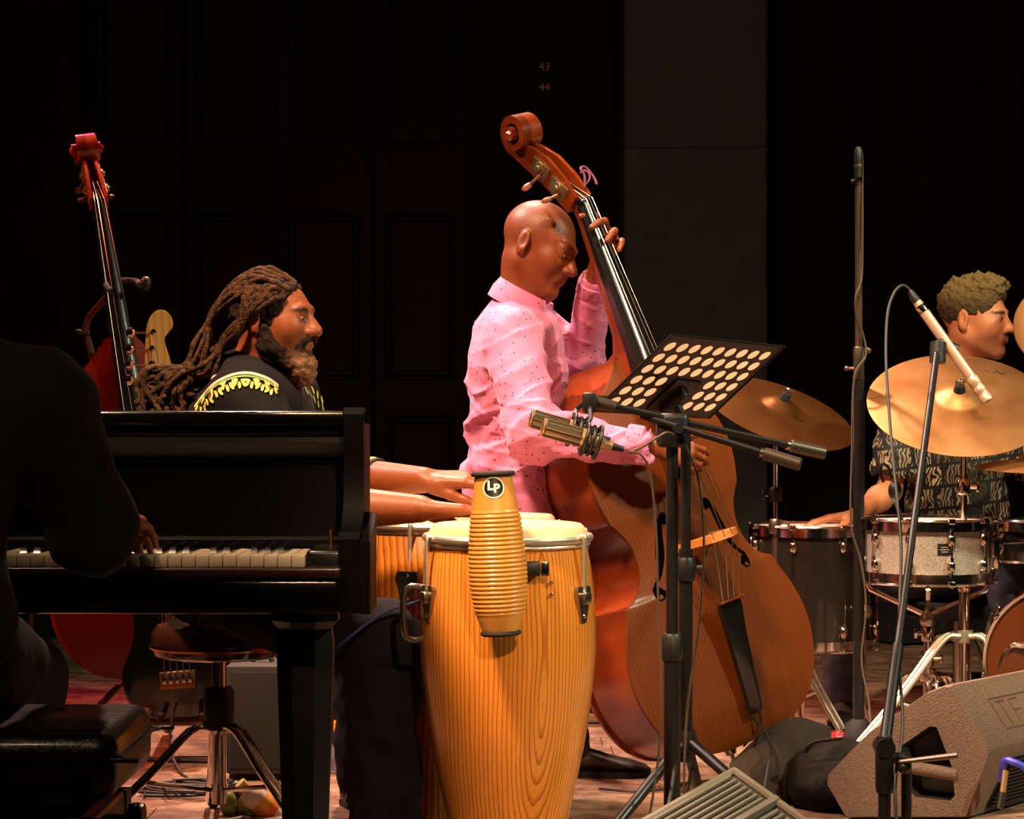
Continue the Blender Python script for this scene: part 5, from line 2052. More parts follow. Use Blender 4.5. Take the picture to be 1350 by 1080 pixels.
def rnd_base(t, x, y, r=0.13, h=0.03):
    MB().lathe([(r, 0.0), (r + 0.002, 0.006), (r - 0.004, h * 0.6), (r * 0.75, h * 0.85), (0.03, h), (0.022, h + 0.03), (0, h + 0.03)], 36, T(x, y, 0.001)).build('round_base', STB, t)


# --- music stand with perforated desk, seen from behind
YM = 5.35
ms = thing('music_stand', 'black music stand with round holes in its desk and tripod legs', 'music stand', (px(904, YM), YM, 0))
mx_ = px(904, YM)
g = MB().tube([(mx_, YM, 0.16), (mx_, YM, 0.66)], 0.0165, 14)
g.build('lower_tube', STB, ms)
MB().tube([(mx_, YM, 0.60), (mx_, YM, 0.965)], 0.012, 12).build('upper_tube', STB, ms)
g = MB().lathe([(0.0, 0), (0.021, 0), (0.024, 0.01), (0.024, 0.045), (0.02, 0.055), (0, 0.055)], 16, T(mx_, YM, 0.585))
g.tube([(mx_ + 0.02, YM, 0.615), (mx_ + 0.045, YM, 0.615)], 0.006)
g.build('clutch', BPL, ms)
hub = MB().lathe([(0, 0), (0.028, 0), (0.030, 0.02), (0.022, 0.05), (0, 0.05)], 16, T(mx_, YM, 0.185)).build('leg_hub', STB, ms)
for ex, ey, nm in ((px(795, 5.12), 5.12, 0), (px(1078, 4.98), 4.98, 1), (px(925, 5.62), 5.62, 2)):
    e = Vector((ex, ey, 0.014))
    a = Vector((mx_, YM, 0.215))
    MB().tube([a, e], 0.0135, 12).build('leg', STB, ms)
    d = (e - a).normalized()
    lg = MB().tube([e - d * 0.045, e + d * 0.012], 0.0165, 12).build('rubber_foot', RUB, ms)
    m_ = a.lerp(e, 0.42)
    MB().tube([m_, Vector((mx_, YM, 0.075))], 0.005, 8, flat=0.5).build('leg_brace', CHR2, ms)
MB().lathe([(0, 0), (0.021, 0), (0.021, 0.03), (0, 0.03)], 14, T(mx_, YM, 0.06)).build('lower_collar', CHR2, ms)
# desk: local x width, y up the slope, z toward the camera side
U_ = Vector((0.295, 0.336, -0.016))       # bottom-left to bottom-right: the right end is farther away
V_ = Vector((-0.170, 0.141, -0.172))      # top to bottom: it leans back toward the camera
dc = P(911, 499, 5.35)
ux = U_.normalized()
uy = -(V_ - ux * V_.dot(ux)).normalized()
un = ux.cross(uy)
W2, H2 = U_.length / 2, V_.length / 2
Md = Matrix.Translation(dc) @ Matrix((ux, uy, un)).transposed().to_4x4()
NXH, NYH = 9, 6
bm = bmesh.new()
cellx, celly = 2 * W2 / (NXH + 0.6), 2 * H2 / (NYH + 1.0)
hr = 0.0160
for iz, zz in ((0, 0.0),):
    xs = [-W2 + cellx * (0.3 + i) for i in range(NXH + 1)]
    ys = [-H2 + celly * (0.5 + j) for j in range(NYH + 1)]
    skip = {(i, j) for i in (3, 4, 5) for j in (0, 1, 2)}
    K = 24
    for i in range(NXH):
        for j in range(NYH):
            x0, x1, y0, y1 = xs[i], xs[i + 1], ys[j], ys[j + 1]
            cx_, cy_ = (x0 + x1) / 2 + (0.25 * cellx if j % 2 else -0.0 * cellx), (y0 + y1) / 2
            cx_ = (x0 + x1) / 2
            if (i, j) in skip:
                bm.faces.new([bm.verts.new((x, y, 0)) for x, y in ((x0, y0), (x1, y0), (x1, y1), (x0, y1))])
                continue
            per = K // 4
            sq = [(x0 + (x1 - x0) * k / per, y0) for k in range(per)] + [(x1, y0 + (y1 - y0) * k / per) for k in range(per)] + [(x1 - (x1 - x0) * k / per, y1) for k in range(per)] + [(x0, y1 - (y1 - y0) * k / per) for k in range(per)]
            so = [bm.verts.new((x, y, 0)) for x, y in sq]
            si = []
            for x, y in sq:
                a = math.atan2((y - cy_) / celly, (x - cx_) / cellx)
                si.append(bm.verts.new((cx_ + hr * 1.06 * math.cos(a), cy_ + hr * math.sin(a), 0)))
            for k in range(K):
                l = (k + 1) % K
                bm.faces.new([so[k], so[l], si[l], si[k]])
    # solid border
    X0, X1, Y0, Y1 = -W2, W2, -H2, H2
    for q in (((X0, Y0), (X1, Y0), (X1, ys[0]), (X0, ys[0])), ((X0, ys[-1]), (X1, ys[-1]), (X1, Y1), (X0, Y1)), ((X0, ys[0]), (xs[0], ys[0]), (xs[0], ys[-1]), (X0, ys[-1])), ((xs[-1], ys[0]), (X1, ys[0]), (X1, ys[-1]), (xs[-1], ys[-1]))):
        bm.faces.new([bm.verts.new((x, y, 0)) for x, y in q])
bmesh.ops.remove_doubles(bm, verts=bm.verts, dist=1e-5)
bmesh.ops.recalc_face_normals(bm, faces=bm.faces)
r_ = bmesh.ops.extrude_face_region(bm, geom=list(bm.faces))
for q in r_['geom']:
    if isinstance(q, bmesh.types.BMVert):
        q.co.z -= 0.0016
bmesh.ops.recalc_face_normals(bm, faces=bm.faces)
bm.verts.index_update()
vs = [tuple(q.co) for q in bm.verts]
fs = [[q.index for q in f.verts] for f in bm.faces]
bm.free()
desk = MB(Md).add(vs, fs).build('desk', STB, ms, smooth=False)
g = MB(Md).tube([(-W2, -H2, 0), (-W2, H2, 0), (W2, H2, 0), (W2, -H2, 0)], 0.003, 6)
g.build('desk_rim', STB, desk)
MB(Md).box((-W2, -H2 - 0.002, -0.05), (W2, -H2 + 0.002, 0.001), 0.001, 1).build('desk_ledge', STB, ms)
g = MB(Md).box((-0.05, -H2 * 0.85, 0.001), (0.05, -H2 * 0.05, 0.006), 0.002)
g.box((-0.014, -H2 * 0.8, 0.004), (0.014, -H2 * 0.2, 0.03), 0.004)
g.build('desk_bracket', STB, ms)
q1 = Md @ Vector((0, -H2 * 0.5, 0.02))
MB().tube([q1, Vector((mx_, YM, 0.955))], 0.011, 10).build('desk_joint', STB, ms)
p_ = MB(Md).box((-W2 + 0.006, -H2 + 0.003, -0.0024), (W2 - 0.012, H2 - 0.020, -0.0021))
PAPER = mat('warm_paper', (240, 220, 200), 0.8)
nt = PAPER.node_tree
tl = nt.nodes.new('ShaderNodeBsdfTranslucent')
tl.inputs[0].default_value = lin((250, 226, 204))
mxs = nt.nodes.new('ShaderNodeMixShader')
mxs.inputs[0].default_value = 0.45
nt.links.new(nt.nodes['Principled BSDF'].outputs[0], mxs.inputs[1])
nt.links.new(tl.outputs[0], mxs.inputs[2])
nt.links.new(mxs.outputs[0], nt.nodes['Material Output'].inputs[0])
tag(p_.build('sheet_music', PAPER, smooth=False), 'pale sheets of music lying on the perforated music stand', 'sheet music')


# --- large microphone in a shock mount
def big_mic(t, c, ax, L, r, up):
    ax = Vector(ax).normalized()
    Mm = along(c, c + ax)
    m_ = MB().lathe([(0, -L * 0.5), (r * 0.8, -L * 0.5), (r, -L * 0.46), (r, L * 0.16)], 24, Mm, cap=False).build('grille', MGR, t)
    MB().lathe([(r * 1.03, L * 0.14), (r * 1.05, L * 0.15), (r * 1.05, L * 0.20), (r * 1.0, L * 0.22), (r * 0.95, L * 0.46), (r * 0.5, L * 0.54), (0, L * 0.54)], 24, Mm).build('mic_body', GLD, t)
    for k in range(10):
        a = 2 * PI * k / 10
        MB().tube([Mm @ Vector((r * 1.02 * math.cos(a), r * 1.02 * math.sin(a), -L * 0.46)), Mm @ Vector((r * 1.02 * math.cos(a), r * 1.02 * math.sin(a), L * 0.14))], 0.0009, 4).build('grille_wire', GLD, m_)
    MB().tube([Mm @ Vector((r * 0.9 * math.cos(2 * PI * k / 20), r * 0.9 * math.sin(2 * PI * k / 20), -L * 0.49)) for k in range(20)], 0.0025, 6, closed=True).build('grille_ring', GLD, m_)
    # cage of the shock mount
    for zz, rr in ((L * 0.20, r * 1.75), (L * 0.42, r * 1.75), (L * 0.31, r * 1.55)):
        MB().tube([Mm @ Vector((rr * math.cos(2 * PI * k / 24), rr * math.sin(2 * PI * k / 24), zz)) for k in range(24)], 0.0042, 8, closed=True).build('mount_ring', BPL, t)
    for k in range(6):
        a = 2 * PI * k / 6 + 0.3
        MB().tube([Mm @ Vector((r * 1.75 * math.cos(a), r * 1.75 * math.sin(a), L * 0.18)), Mm @ Vector((r * 1.2 * math.cos(a + 0.4), r * 1.2 * math.sin(a + 0.4), L * 0.31)), Mm @ Vector((r * 1.75 * math.cos(a), r * 1.75 * math.sin(a), L * 0.44))], 0.003, 6).build('mount_strut', BPL, t)
    MB().lathe([(0, L * 0.52), (r * 0.55, L * 0.52), (r * 0.55, L * 0.66), (0, L * 0.67)], 16, Mm).build('connector', GLD, t)
    MB().lathe([(0, L * 0.66), (r * 0.42, L * 0.66), (r * 0.3, L * 0.86), (0, L * 0.86)], 14, Mm).build('plug', BPL, t)
    return Mm


YT = 5.05
tw = thing('microphone_stand', 'black microphone stand with two boom arms beside the music stand', 'microphone stand', (px(886, YT), YT, 0))
tx = px(886, YT)
MB().tube([(tx, YT, 0.03), (tx, YT, 0.47)], 0.0185, 14).build('lower_tube', STB, tw)
MB().tube([(tx, YT, 0.45), (tx, YT, 0.93)], 0.0135, 14).build('upper_tube', STB, tw)
MB().lathe([(0, 0), (0.022, 0), (0.024, 0.01), (0.024, 0.05), (0.019, 0.06), (0, 0.06)], 16, T(tx, YT, 0.43)).build('clutch', BPL, tw)
g = MB().lathe([(0.085, 0.0), (0.087, 0.01), (0.07, 0.03), (0.04, 0.055), (0.024, 0.09), (0, 0.09)], 32, T(tx, YT, 0.002))
g.build('round_base', STB, tw)
g = MB().box((tx - 0.035, YT - 0.03, pz(590, YT)), (tx + 0.035, YT + 0.03, pz(545, YT)), 0.012, 3)
g.tube([(tx + 0.01, YT - 0.03, pz(565, YT)), (tx + 0.01, YT - 0.06, pz(565, YT))], 0.012)
g.build('boom_clamp', BPL, tw)
boomA = (P(790, 532, YT - 0.05), P(1088, 598, YT + 0.05))
boomB = (P(845, 548, YT - 0.02), P(1056, 613, YT - 0.10))
for k, (a, b_) in enumerate((boomA, boomB)):
    bo = MB().tube([a, b_], 0.0075, 10).build('boom_arm', STB, tw)
    d = (b_ - a).normalized()
    MB().tube([b_ - d * 0.085, b_ - d * 0.082, b_ - d * 0.003, b_], [0.010, 0.0145, 0.0145, 0.011], 14).build('counterweight', mat('brushed_gunmetal', (96, 84, 74), 0.4, 0.8), bo)
    MB().tube([b_ - d * 0.092, b_ - d * 0.085], 0.011, 12).build('weight_collar', CHR2, bo)
a = boomA[0]
g = MB().tube([P(772, 527, YT - 0.05), P(812, 537, YT - 0.05)], [0.015, 0.013], 12)
g.build('swivel', MGR, tw)
g = MB().box((px(768, YT - 0.07), YT - 0.085, pz(545, YT)), (px(786, YT - 0.07), YT - 0.045, pz(518, YT)), 0.006)
g.build('swivel_joint', BPL, tw)
axm = Vector((0.96, 0.10, -0.27))
for k, (cx_, cy_, yy_) in enumerate(((738, 562, 5.02), (755, 574, 4.93))):
    m1 = thing('condenser_microphone', ('champagne condenser microphone in a black shock mount, nearer the conga', 'champagne condenser microphone in a black shock mount, nearer the bald man')[1 - k], 'microphone', P(cx_, cy_, yy_))
    big_mic(m1, P(cx_, cy_, yy_), axm, 0.135, 0.0205, None)
    MB().tube(spline([P(cx_ + 20, cy_ + 4, yy_) + Vector((0, 0.0, 0.034)), P(cx_ + 24, cy_ - 24, yy_ + 0.01), P(776, 528, YT - 0.06)], 5), 0.006, 8, flat=0.6).build('mount_arm', BPL, m1)
CBL = mat('black_cable', (20, 17, 16), 0.6)
GCB = mat('grey_brown_cable', (72, 56, 44), 0.6)


def cable(label, pts, r=0.0035, m=None, group=None, n=8):
    o_ = MB().tube(spline(pts, n), r, 8).build('cable', m or CBL)
    return tag(o_, label, 'cable', group)


def G(x, y_or_Y, z=None):
    """floor point under pixel x at depth Y"""
    return Vector((px(x, y_or_Y), y_or_Y, 0.0065))


cable('thin brown cable hanging from the twin microphones past the bass', [P(828, 595, 4.95), P(845, 600, 4.95), P(856, 620, 4.96), P(862, 660, 4.97), P(866, 720, 4.98), P(868, 800, 4.99), P(872, 900, 5.0), P(868, 1000, 5.0), Vector((px(850, 4.93), 4.93, 0.05)), G(845, 4.90), G(800, 4.75), G(760, 4.72)], 0.0028, GCB)
cable('brown cable looping from a microphone plug over the boom clamp', [P(830, 597, 4.96), P(846, 590, 4.95), P(868, 576, 4.95), P(884, 571, 4.97), P(905, 590, 5.1), P(922, 640, 5.12), P(928, 720, 5.13), P(922, 820, 5.13), P(908, 920, 5.13), P(903, 990, 5.13), G(900, 5.16)], 0.0028, GCB)

# --- tall straight stand with a slim microphone on top
YS = 6.55
ts = thing('microphone_stand', 'tall thin straight microphone stand with round base before the drums', 'microphone stand', (px(1131, YS), YS, 0))
sx = px(1132, YS)
SRV = mat('satin_nickel', (150, 126, 98), 0.3, 0.9)
MB().tube([(sx, YS, 0.03), (sx, YS, pz(490, YS))], 0.0165, 12).build('lower_tube', STB, ts)
MB().tube([(sx, YS, pz(600, YS)), (sx, YS, pz(240, YS))], 0.0105, 12).build('upper_tube', SRV, ts)
MB().tube([(sx, YS, pz(565, YS)), (sx, YS, pz(505, YS))], 0.0125, 12).build('middle_tube', SRV, ts)
g = MB().box((sx - 0.014, YS - 0.016, pz(500, YS)), (sx + 0.014, YS + 0.016, pz(457, YS)), 0.004)
g.build('clutch', MGR, ts)
g = MB().tube([(sx, YS, pz(486, YS)), (sx - 0.034, YS, pz(486, YS))], 0.005)
g.ball((sx - 0.034, YS, pz(486, YS)), 0.008)
g.tube([(sx, YS, pz(462, YS)), (sx + 0.028, YS, pz(462, YS))], 0.005)
g.ball((sx + 0.028, YS, pz(462, YS)), 0.009)
g.build('clutch_screw', MGR, ts)
MB().lathe([(0.055, 0.0), (0.056, 0.02), (0.045, 0.05), (0.035, 0.085), (0.020, 0.1), (0, 0.1)], 24, T(sx, YS, 0.001)).build('round_base', RUB, ts)
g = MB().tube([(sx - 0.022, YS, pz(239, YS)), (sx + 0.010, YS, pz(239, YS))], 0.007)
g.tube([(sx, YS, pz(250, YS)), (sx, YS, pz(232, YS))], 0.007)
g.build('top_clip', STB, ts)
tm = thing('pencil_microphone', 'slim dark microphone pointing up on the tall straight stand', 'microphone', (sx - 0.002, YS - 0.006, pz(235, YS)))
MB().lathe([(0, 0), (0.012, 0), (0.0125, 0.05), (0.0125, 0.075), (0.009, 0.085), (0, 0.087)], 16, T(sx - 0.004, YS - 0.022, pz(235, YS))).build('mic_body', BPL, tm)
MB().lathe([(0.0128, 0), (0.0132, 0.004), (0.0128, 0.008)], 16, T(sx - 0.004, YS - 0.022, pz(222, YS)), cap=False).build('mic_ring', SRV, tm)
cable('thin cable taped up the tall straight microphone stand', [P(1130, 212, 6.52), P(1128, 200, 6.53), P(1131, 195, 6.53), P(1136, 199, 6.54), P(1137, 230, 6.54), P(1137, 340, 6.53), P(1135, 372, 6.52), P(1128, 392, 6.51), P(1129, 415, 6.52), P(1139, 445, 6.53), P(1141, 470, 6.52), P(1126, 500, 6.5), P(1123, 600, 6.5), P(1122, 690, 6.5), P(1135, 740, 6.5), P(1142, 800, 6.5), P(1136, 870, 6.5), P(1146, 930, 6.48), G(1150, 6.42)], 0.003, GCB)

# --- short stand with a long boom and pencil microphone, in front of the wedge
YD = 4.62
bs = thing('boom_stand', 'black stand with long slanted boom in front of the brown stage monitor', 'microphone stand', (px(1166, YD), YD, 0))
bx_ = px(1166, YD)
MB().tube([(bx_, YD, 0.02), (bx_, YD, pz(1010, YD))], 0.013, 12).build('lower_tube', STB, bs)
MB().tube([(bx_ + 0.048, YD + 0.02, 0.02), (bx_ + 0.048, YD + 0.02, pz(1000, YD))], 0.011, 12).build('side_tube', STB, bs)
MB().lathe([(0, 0), (0.017, 0), (0.019, 0.012), (0.019, 0.10), (0.015, 0.115), (0, 0.115)], 16, T(bx_, YD, pz(1045, YD))).build('clutch', STB, bs)
ba, bb = P(1166, 985, YD), P(1236, 458, 5.55)
bo = MB().tube([ba, bb], 0.0085, 12).build('boom_arm', STB, bs)
MB().tube([ba, ba.lerp(bb, 0.22)], 0.0125, 12).build('boom_sleeve', STB, bo)
g = MB().tube([ba + Vector((0.0, -0.02, 0)), ba + Vector((0, 0.03, 0))], 0.020, 14)
g.build('boom_joint', STB, bs)
g = MB().tube([P(1185, 1005, YD - 0.02), P(1262, 996, YD - 0.05)], [0.010, 0.013], 10, flat=0.5)
g.build('lever', mat('brushed_gunmetal', (96, 84, 74), 0.4, 0.8), bs)
g = MB().tube([P(1160, 1000, YD), P(1192, 1000, YD)], 0.012, 10)
g.ball(P(1192, 1012, YD - 0.02), 0.014)
g.build('lever_hub', STB, bs)
for a_ in (200, 320, 80):
    e = Vector((bx_ + 0.26 * math.cos(R(a_)), YD + 0.22 * math.sin(R(a_)), 0.012))
    MB().tube([(bx_, YD, 0.10), e], 0.009, 8).build('leg', STB, bs)
MB().lathe([(0, 0), (0.018, 0), (0.018, 0.05), (0, 0.05)], 12, T(bx_, YD, 0.07)).build('leg_hub', STB, bs)
g = MB().tube([bb, P(1240, 452, 5.56), P(1262, 462, 5.56)], [0.016, 0.018, 0.014], 12)
g.tube([P(1236, 478, 5.54), P(1237, 452, 5.55)], 0.020, 14)
g.build('mic_clip', BPL, bs)
ma, mb_ = P(1209, 398, 5.58), P(1303, 530, 5.52)
pm_ = thing('pencil_microphone', 'pale pencil microphone clipped over the large ride cymbal', 'microphone', ma)
PNK = mat('nickel_mic_body', (214, 176, 148), 0.38, 0.55)
Mm = along(ma, mb_)
L = (mb_ - ma).length
MB().lathe([(0, 0), (0.0105, 0), (0.0125, 0.02), (0.0128, 0.03), (0.0128, L * 0.74), (0.0128, L * 0.76)], 20, Mm).build('mic_body', PNK, pm_)
MB().lathe([(0.0132, 0.012), (0.0135, 0.014), (0.0135, 0.030), (0.0130, 0.032)], 20, Mm, cap=False).build('mic_ring', CHR, pm_)
MB().lathe([(0.0128, L * 0.755), (0.0155, L * 0.775), (0.0155, L * 0.83), (0.0145, L * 0.835), (0.0145, L * 0.86), (0.0155, L * 0.865), (0.0155, L * 0.90), (0.0145, L * 0.905), (0.0145, L * 0.935), (0.0155, L * 0.94), (0.0155, L * 0.99), (0, L)], 20, Mm).build('capsule', PNK, pm_)
MB().tube([P(1200, 383, 5.585), P(1204, 391, 5.583), P(1209, 398, 5.58)], [0.0065, 0.011, 0.0115], 12).build('plug', BPL, pm_)
cable('dark cable looping down from the pencil microphone over the cymbal', [P(1203, 388, 5.585), P(1196, 379, 5.585), P(1188, 377, 5.58), P(1178, 388, 5.57), P(1170, 415, 5.55), P(1168, 470, 5.5), P(1172, 540, 5.4), P(1177, 600, 5.3), P(1183, 660, 5.2), P(1188, 720, 5.1), P(1186, 800, 4.95), P(1186, 880, 4.8), P(1190, 960, 4.68), P(1180, 1040, 4.6), Vector((px(1190, 4.55), 4.55, 0.05)), G(1200, 4.5)], 0.0036, CBL)
# ------------------------------------------------------------------ drum kit
CHR3 = mat('satin_chrome', (180, 174, 160), 0.46, 0.9)
BRZ = mat('lathed_bronze', (205, 150, 98), 0.48, 0.9, bump=(6, 0.15), var=(5, (160, 106, 60), 0.35, 0.65))
BRZ2 = mat('dark_bronze', (140, 88, 42), 0.38, 0.85, bump=(6, 0.15), var=(5, (108, 64, 30), 0.3, 0.7))


def cymbal(name, label, c, n, D, m, group=None, bell=0.06):
    t = thing(name, label, 'cymbal', M=pose(c, n, (0, -1, 0)))
    r = D / 2
    prof = [(0.006, 0.030), (bell * 0.35, 0.028), (bell * 0.7, 0.020), (bell, 0.008), (bell * 1.15, 0.005)]
    k = 26
    for i in range(1, k + 1):
        f = i / k
        rr = bell * 1.15 + (r - bell * 1.15) * f
        prof.append((rr, 0.005 - 0.020 * f ** 1.6 + 0.00035 * (i % 2)))
    under = [(a, z - 0.0016) for a, z in prof[::-1]]
    MB().lathe(prof + under, 72, cap=False).build('bow', m, t, w=False, ang=50)
    MB().lathe([(0.005, 0.052), (0.013, 0.050), (0.017, 0.034), (0.017, 0.029), (0.005, 0.029)], 16).build('felt', RUB, t, w=False)
    q = MB().lathe([(0.004, 0.052), (0.006, 0.054), (0.006, 0.066), (0.004, 0.068)], 10)
    q.box((-0.016, -0.002, 0.055), (0.016, 0.002, 0.067), 0.002)
    q.build('wing_nut', CHR2, t, w=False)
    return t


def tripod(t, x, y, ztop, spread, angs, m, zc=None, double=True, r=0.007):
    zc = zc or ztop - 0.12
    MB().tube([(x, y, 0.06), (x, y, ztop + 0.05)], 0.014, 12).build('leg_tube', m, t)
    MB().lathe([(0, 0), (0.024, 0), (0.026, 0.01), (0.026, 0.035), (0, 0.035)], 14, T(x, y, ztop - 0.02)).build('leg_collar', m, t)
    for a in angs:
        d = Vector((math.cos(R(a)), math.sin(R(a)), 0))
        s = Vector((-d.y, d.x, 0)) * 0.012
        e = Vector((x, y, 0.014)) + d * spread
        for k in ((-1, 1) if double else (0,)):
            pts = spline([Vector((x, y, ztop)) + s * k + d * 0.02, Vector((x, y, ztop - 0.012)) + d * 0.07 + s * k, (Vector((x, y, ztop)) + d * 0.02).lerp(e, 0.5) + s * k + Vector((0, 0, 0.012)), e + s * k], 5)
            MB().tube(pts, r, 8).build('leg', m, t)
        h_ = (Vector((x, y, ztop)) + d * 0.02).lerp(e, 0.55)
        MB().tube([h_, Vector((x, y, 0.09))], r * 0.8, 8).build('leg_brace', m, t)
        MB().ball(e, 0.016, 10, 7).build('rubber_foot', RUB, t)
    MB().lathe([(0, 0), (0.020, 0), (0.020, 0.03), (0, 0.03)], 12, T(x, y, 0.075)).build('brace_collar', m, t)


def wing(t, x, y, z, s=1, m=None):
    g_ = MB().lathe([(0, -0.022), (0.018, -0.022), (0.020, -0.015), (0.020, 0.015), (0.017, 0.022), (0, 0.022)], 14, T(x, y, z))
    g_.tube([(x, y, z), (x + s * 0.035, y - 0.012, z)], 0.006, 8)
    g_.box((x + s * 0.032, y - 0.016, z - 0.014), (x + s * 0.042, y - 0.008, z + 0.014), 0.003)
    g_.build('height_clamp', m or CHR, t)


# ride cymbal and its stand
YR = 6.45
rc = P(1264, 527, YR)
rn = Vector((-0.04, -0.56, 0.82))
cymbal('ride_cymbal', 'large bright bronze ride cymbal tilted toward the room before the drummer', rc, rn, 0.515, BRZ)
# faint maker's scrawl along the bow
Mc = pose(rc, rn, (0, -1, 0))
scr = []
for i in range(40):
    f = i / 39
    scr.append(Mc @ Vector((0.045 + 0.115 * f, 0.150 - 0.020 * f + 0.011 * math.sin(f * 26) * (1 - 0.4 * f), -0.0035)))
MB().tube(scr, 0.0011, 5).build('ink_script', mat('black_ink', (24, 18, 14), 0.6), bpy.data.objects['ride_cymbal'])
rs = thing('cymbal_stand', 'chrome double-braced cymbal stand carrying the bright ride cymbal', 'cymbal stand', (px(1271, YR + 0.05), YR + 0.05, 0))
rx, ry = px(1271, YR + 0.03), YR + 0.03
MB().tube([(rx, ry, pz(700, ry)), (rx, ry, pz(556, ry)), rc + rn.normalized() * 0.05], 0.0085, 12).build('upper_tube', CHR, rs)
MB().tube([(rx, ry, pz(850, ry)), (rx, ry, pz(695, ry))], 0.0115, 12).build('middle_tube', CHR, rs)
MB().tube([(rx, ry, 0.10), (rx, ry, pz(770, ry))], 0.0155, 14).build('lower_tube', CHR, rs)
wing(rs, rx, ry, pz(697, ry), 1)
wing(rs, rx, ry, pz(770, ry), -1)
wing(rs, rx, ry, pz(642, ry), 1)
MB().ball((rx, ry, pz(550, ry)), 0.016).build('tilter', CHR2, rs)
tripod(rs, rx, ry, pz(838, ry), 0.36, (196, 330, 80), CHR3, r=0.0085)

# darker crash cymbal at left, its stand
YC = 6.85
cc = P(1030, 538, YC)
cn = Vector((0.27, -0.38, 0.86))
cymbal('crash_cymbal', 'dark bronze crash cymbal behind the music stand', cc, cn, 0.47, BRZ2)
cs = thing('cymbal_stand', 'slim chrome cymbal stand carrying the dark crash cymbal by the floor tom', 'cymbal stand', (px(1024, YC), YC, 0))
cx1, cy1 = px(1022, YC), YC
MB().tube([(cx1, cy1, pz(720, YC)), (cx1, cy1, pz(560, YC)), cc + cn.normalized() * 0.05], 0.0075, 10).build('upper_tube', CHR, cs)
MB().tube([(cx1, cy1, 0.12), (cx1, cy1, pz(690, YC))], 0.0115, 12).build('lower_tube', CHR2, cs)
wing(cs, cx1, cy1, pz(652, YC), -1, DST)
wing(cs, cx1, cy1, pz(694, YC), 1, CHR2)
tripod(cs, cx1, cy1, 0.34, 0.30, (-50, 70, 190), CHR2)
# second cymbal above, only its edge comes into the picture, and low splash
o_ = cymbal('crash_cymbal', 'pale crash cymbal hanging steeply tilted beside the drummer\'s face', P(1400, 426, 6.8), Vector((-0.22, -0.90, 0.36)), 0.285, BRZ, bell=0.04)
cs3 = thing('cymbal_stand', 'chrome cymbal stand carrying the pale steeply tilted cymbal', 'cymbal stand', (px(1470, 6.95), 6.95, 0))
MB().tube([(px(1470, 6.95), 6.95, 0.1), (px(1470, 6.95), 6.95, pz(440, 6.95)), P(1400, 424, 6.82)], 0.009, 10).build('upper_tube', CHR, cs3)
tripod(cs3, px(1470, 6.95), 6.95, 0.34, 0.26, (20, 140, 260), CHR)
hc_ = P(1362, 611, 6.35)
cymbal('hi_hat_cymbal', 'flat bronze cymbal seen edge-on in front of the printed shirt', hc_, Vector((0.02, -0.06, 1)), 0.33, BRZ, bell=0.05)
cs4 = thing('hi_hat_stand', 'chrome stand under the flat edge-on cymbal', 'cymbal stand', (hc_.x, hc_.y, 0))
MB().tube([(hc_.x, hc_.y, 0.08), (hc_.x, hc_.y, hc_.z + 0.06)], 0.009, 10).build('rod', CHR, cs4)
tripod(cs4, hc_.x, hc_.y, 0.33, 0.24, (30, 150, 270), CHR)


def drum(name, label, x, y, z0, z1, r, shell_m, lugs, M0=None, hoop_m=None, a0=0, lug_m=None, cat='drum', head_m=None):
    t = thing(name, label, cat, M=(M0 or T(x, y, z0)))
    h = z1 - z0
    hm = hoop_m or CHR
    MB().lathe([(r - 0.006, 0), (r, 0.002), (r, h - 0.002), (r - 0.006, h)], 56, cap=False).build('shell', shell_m, t, w=False)
    for zz, s in ((0, -1), (h, 1)):
        pr = [(r + 0.003, zz - s * 0.022), (r + 0.011, zz - s * 0.021), (r + 0.010, zz - s * 0.004), (r + 0.010, zz + s * 0.006), (r + 0.014, zz + s * 0.009), (r + 0.012, zz + s * 0.013), (r + 0.004, zz + s * 0.012), (r + 0.003, zz)]
        MB().lathe(pr + [pr[0]], 56, cap=False).build('hoop', hm, t, w=False)
        MB().lathe([(r + 0.004, zz + s * 0.001), (r - 0.004, zz + s * 0.004), (0, zz + s * 0.004)], 48, cap=False).build('drum_head', head_m or mat('coated_head', (220, 208, 190), 0.6), t, w=False)
    lm = lug_m or CHR
    for k in range(lugs):
        a = R(a0 + 360.0 / lugs * k)
        Mz = zrot(a)
        MB(Mz).tube([(r + 0.014, 0, 0.01), (r + 0.014, 0, h - 0.01)], 0.003, 6).build('tension_rod', lm, t, w=False)
        for zz in ((h * 0.27, h * 0.73) if h < 0.25 else (h * 0.14, h * 0.86)):
            q = MB(Mz).ball((r + 0.007, 0, zz), (0.013, 0.013, 0.020), 12, 8)
            q.lathe([(0, 0), (0.006, 0), (0.006, 0.012), (0, 0.012)], 8, T(r + 0.014, 0, zz + 0.014))
            q.build('lug', lm, t, w=False)
        for zz in (-0.01, h + 0.004):
            MB(Mz).box((r + 0.008, -0.010, zz - 0.004), (r + 0.020, 0.010, zz + 0.012), 0.003).build('claw', lm, t, w=False)
    return t


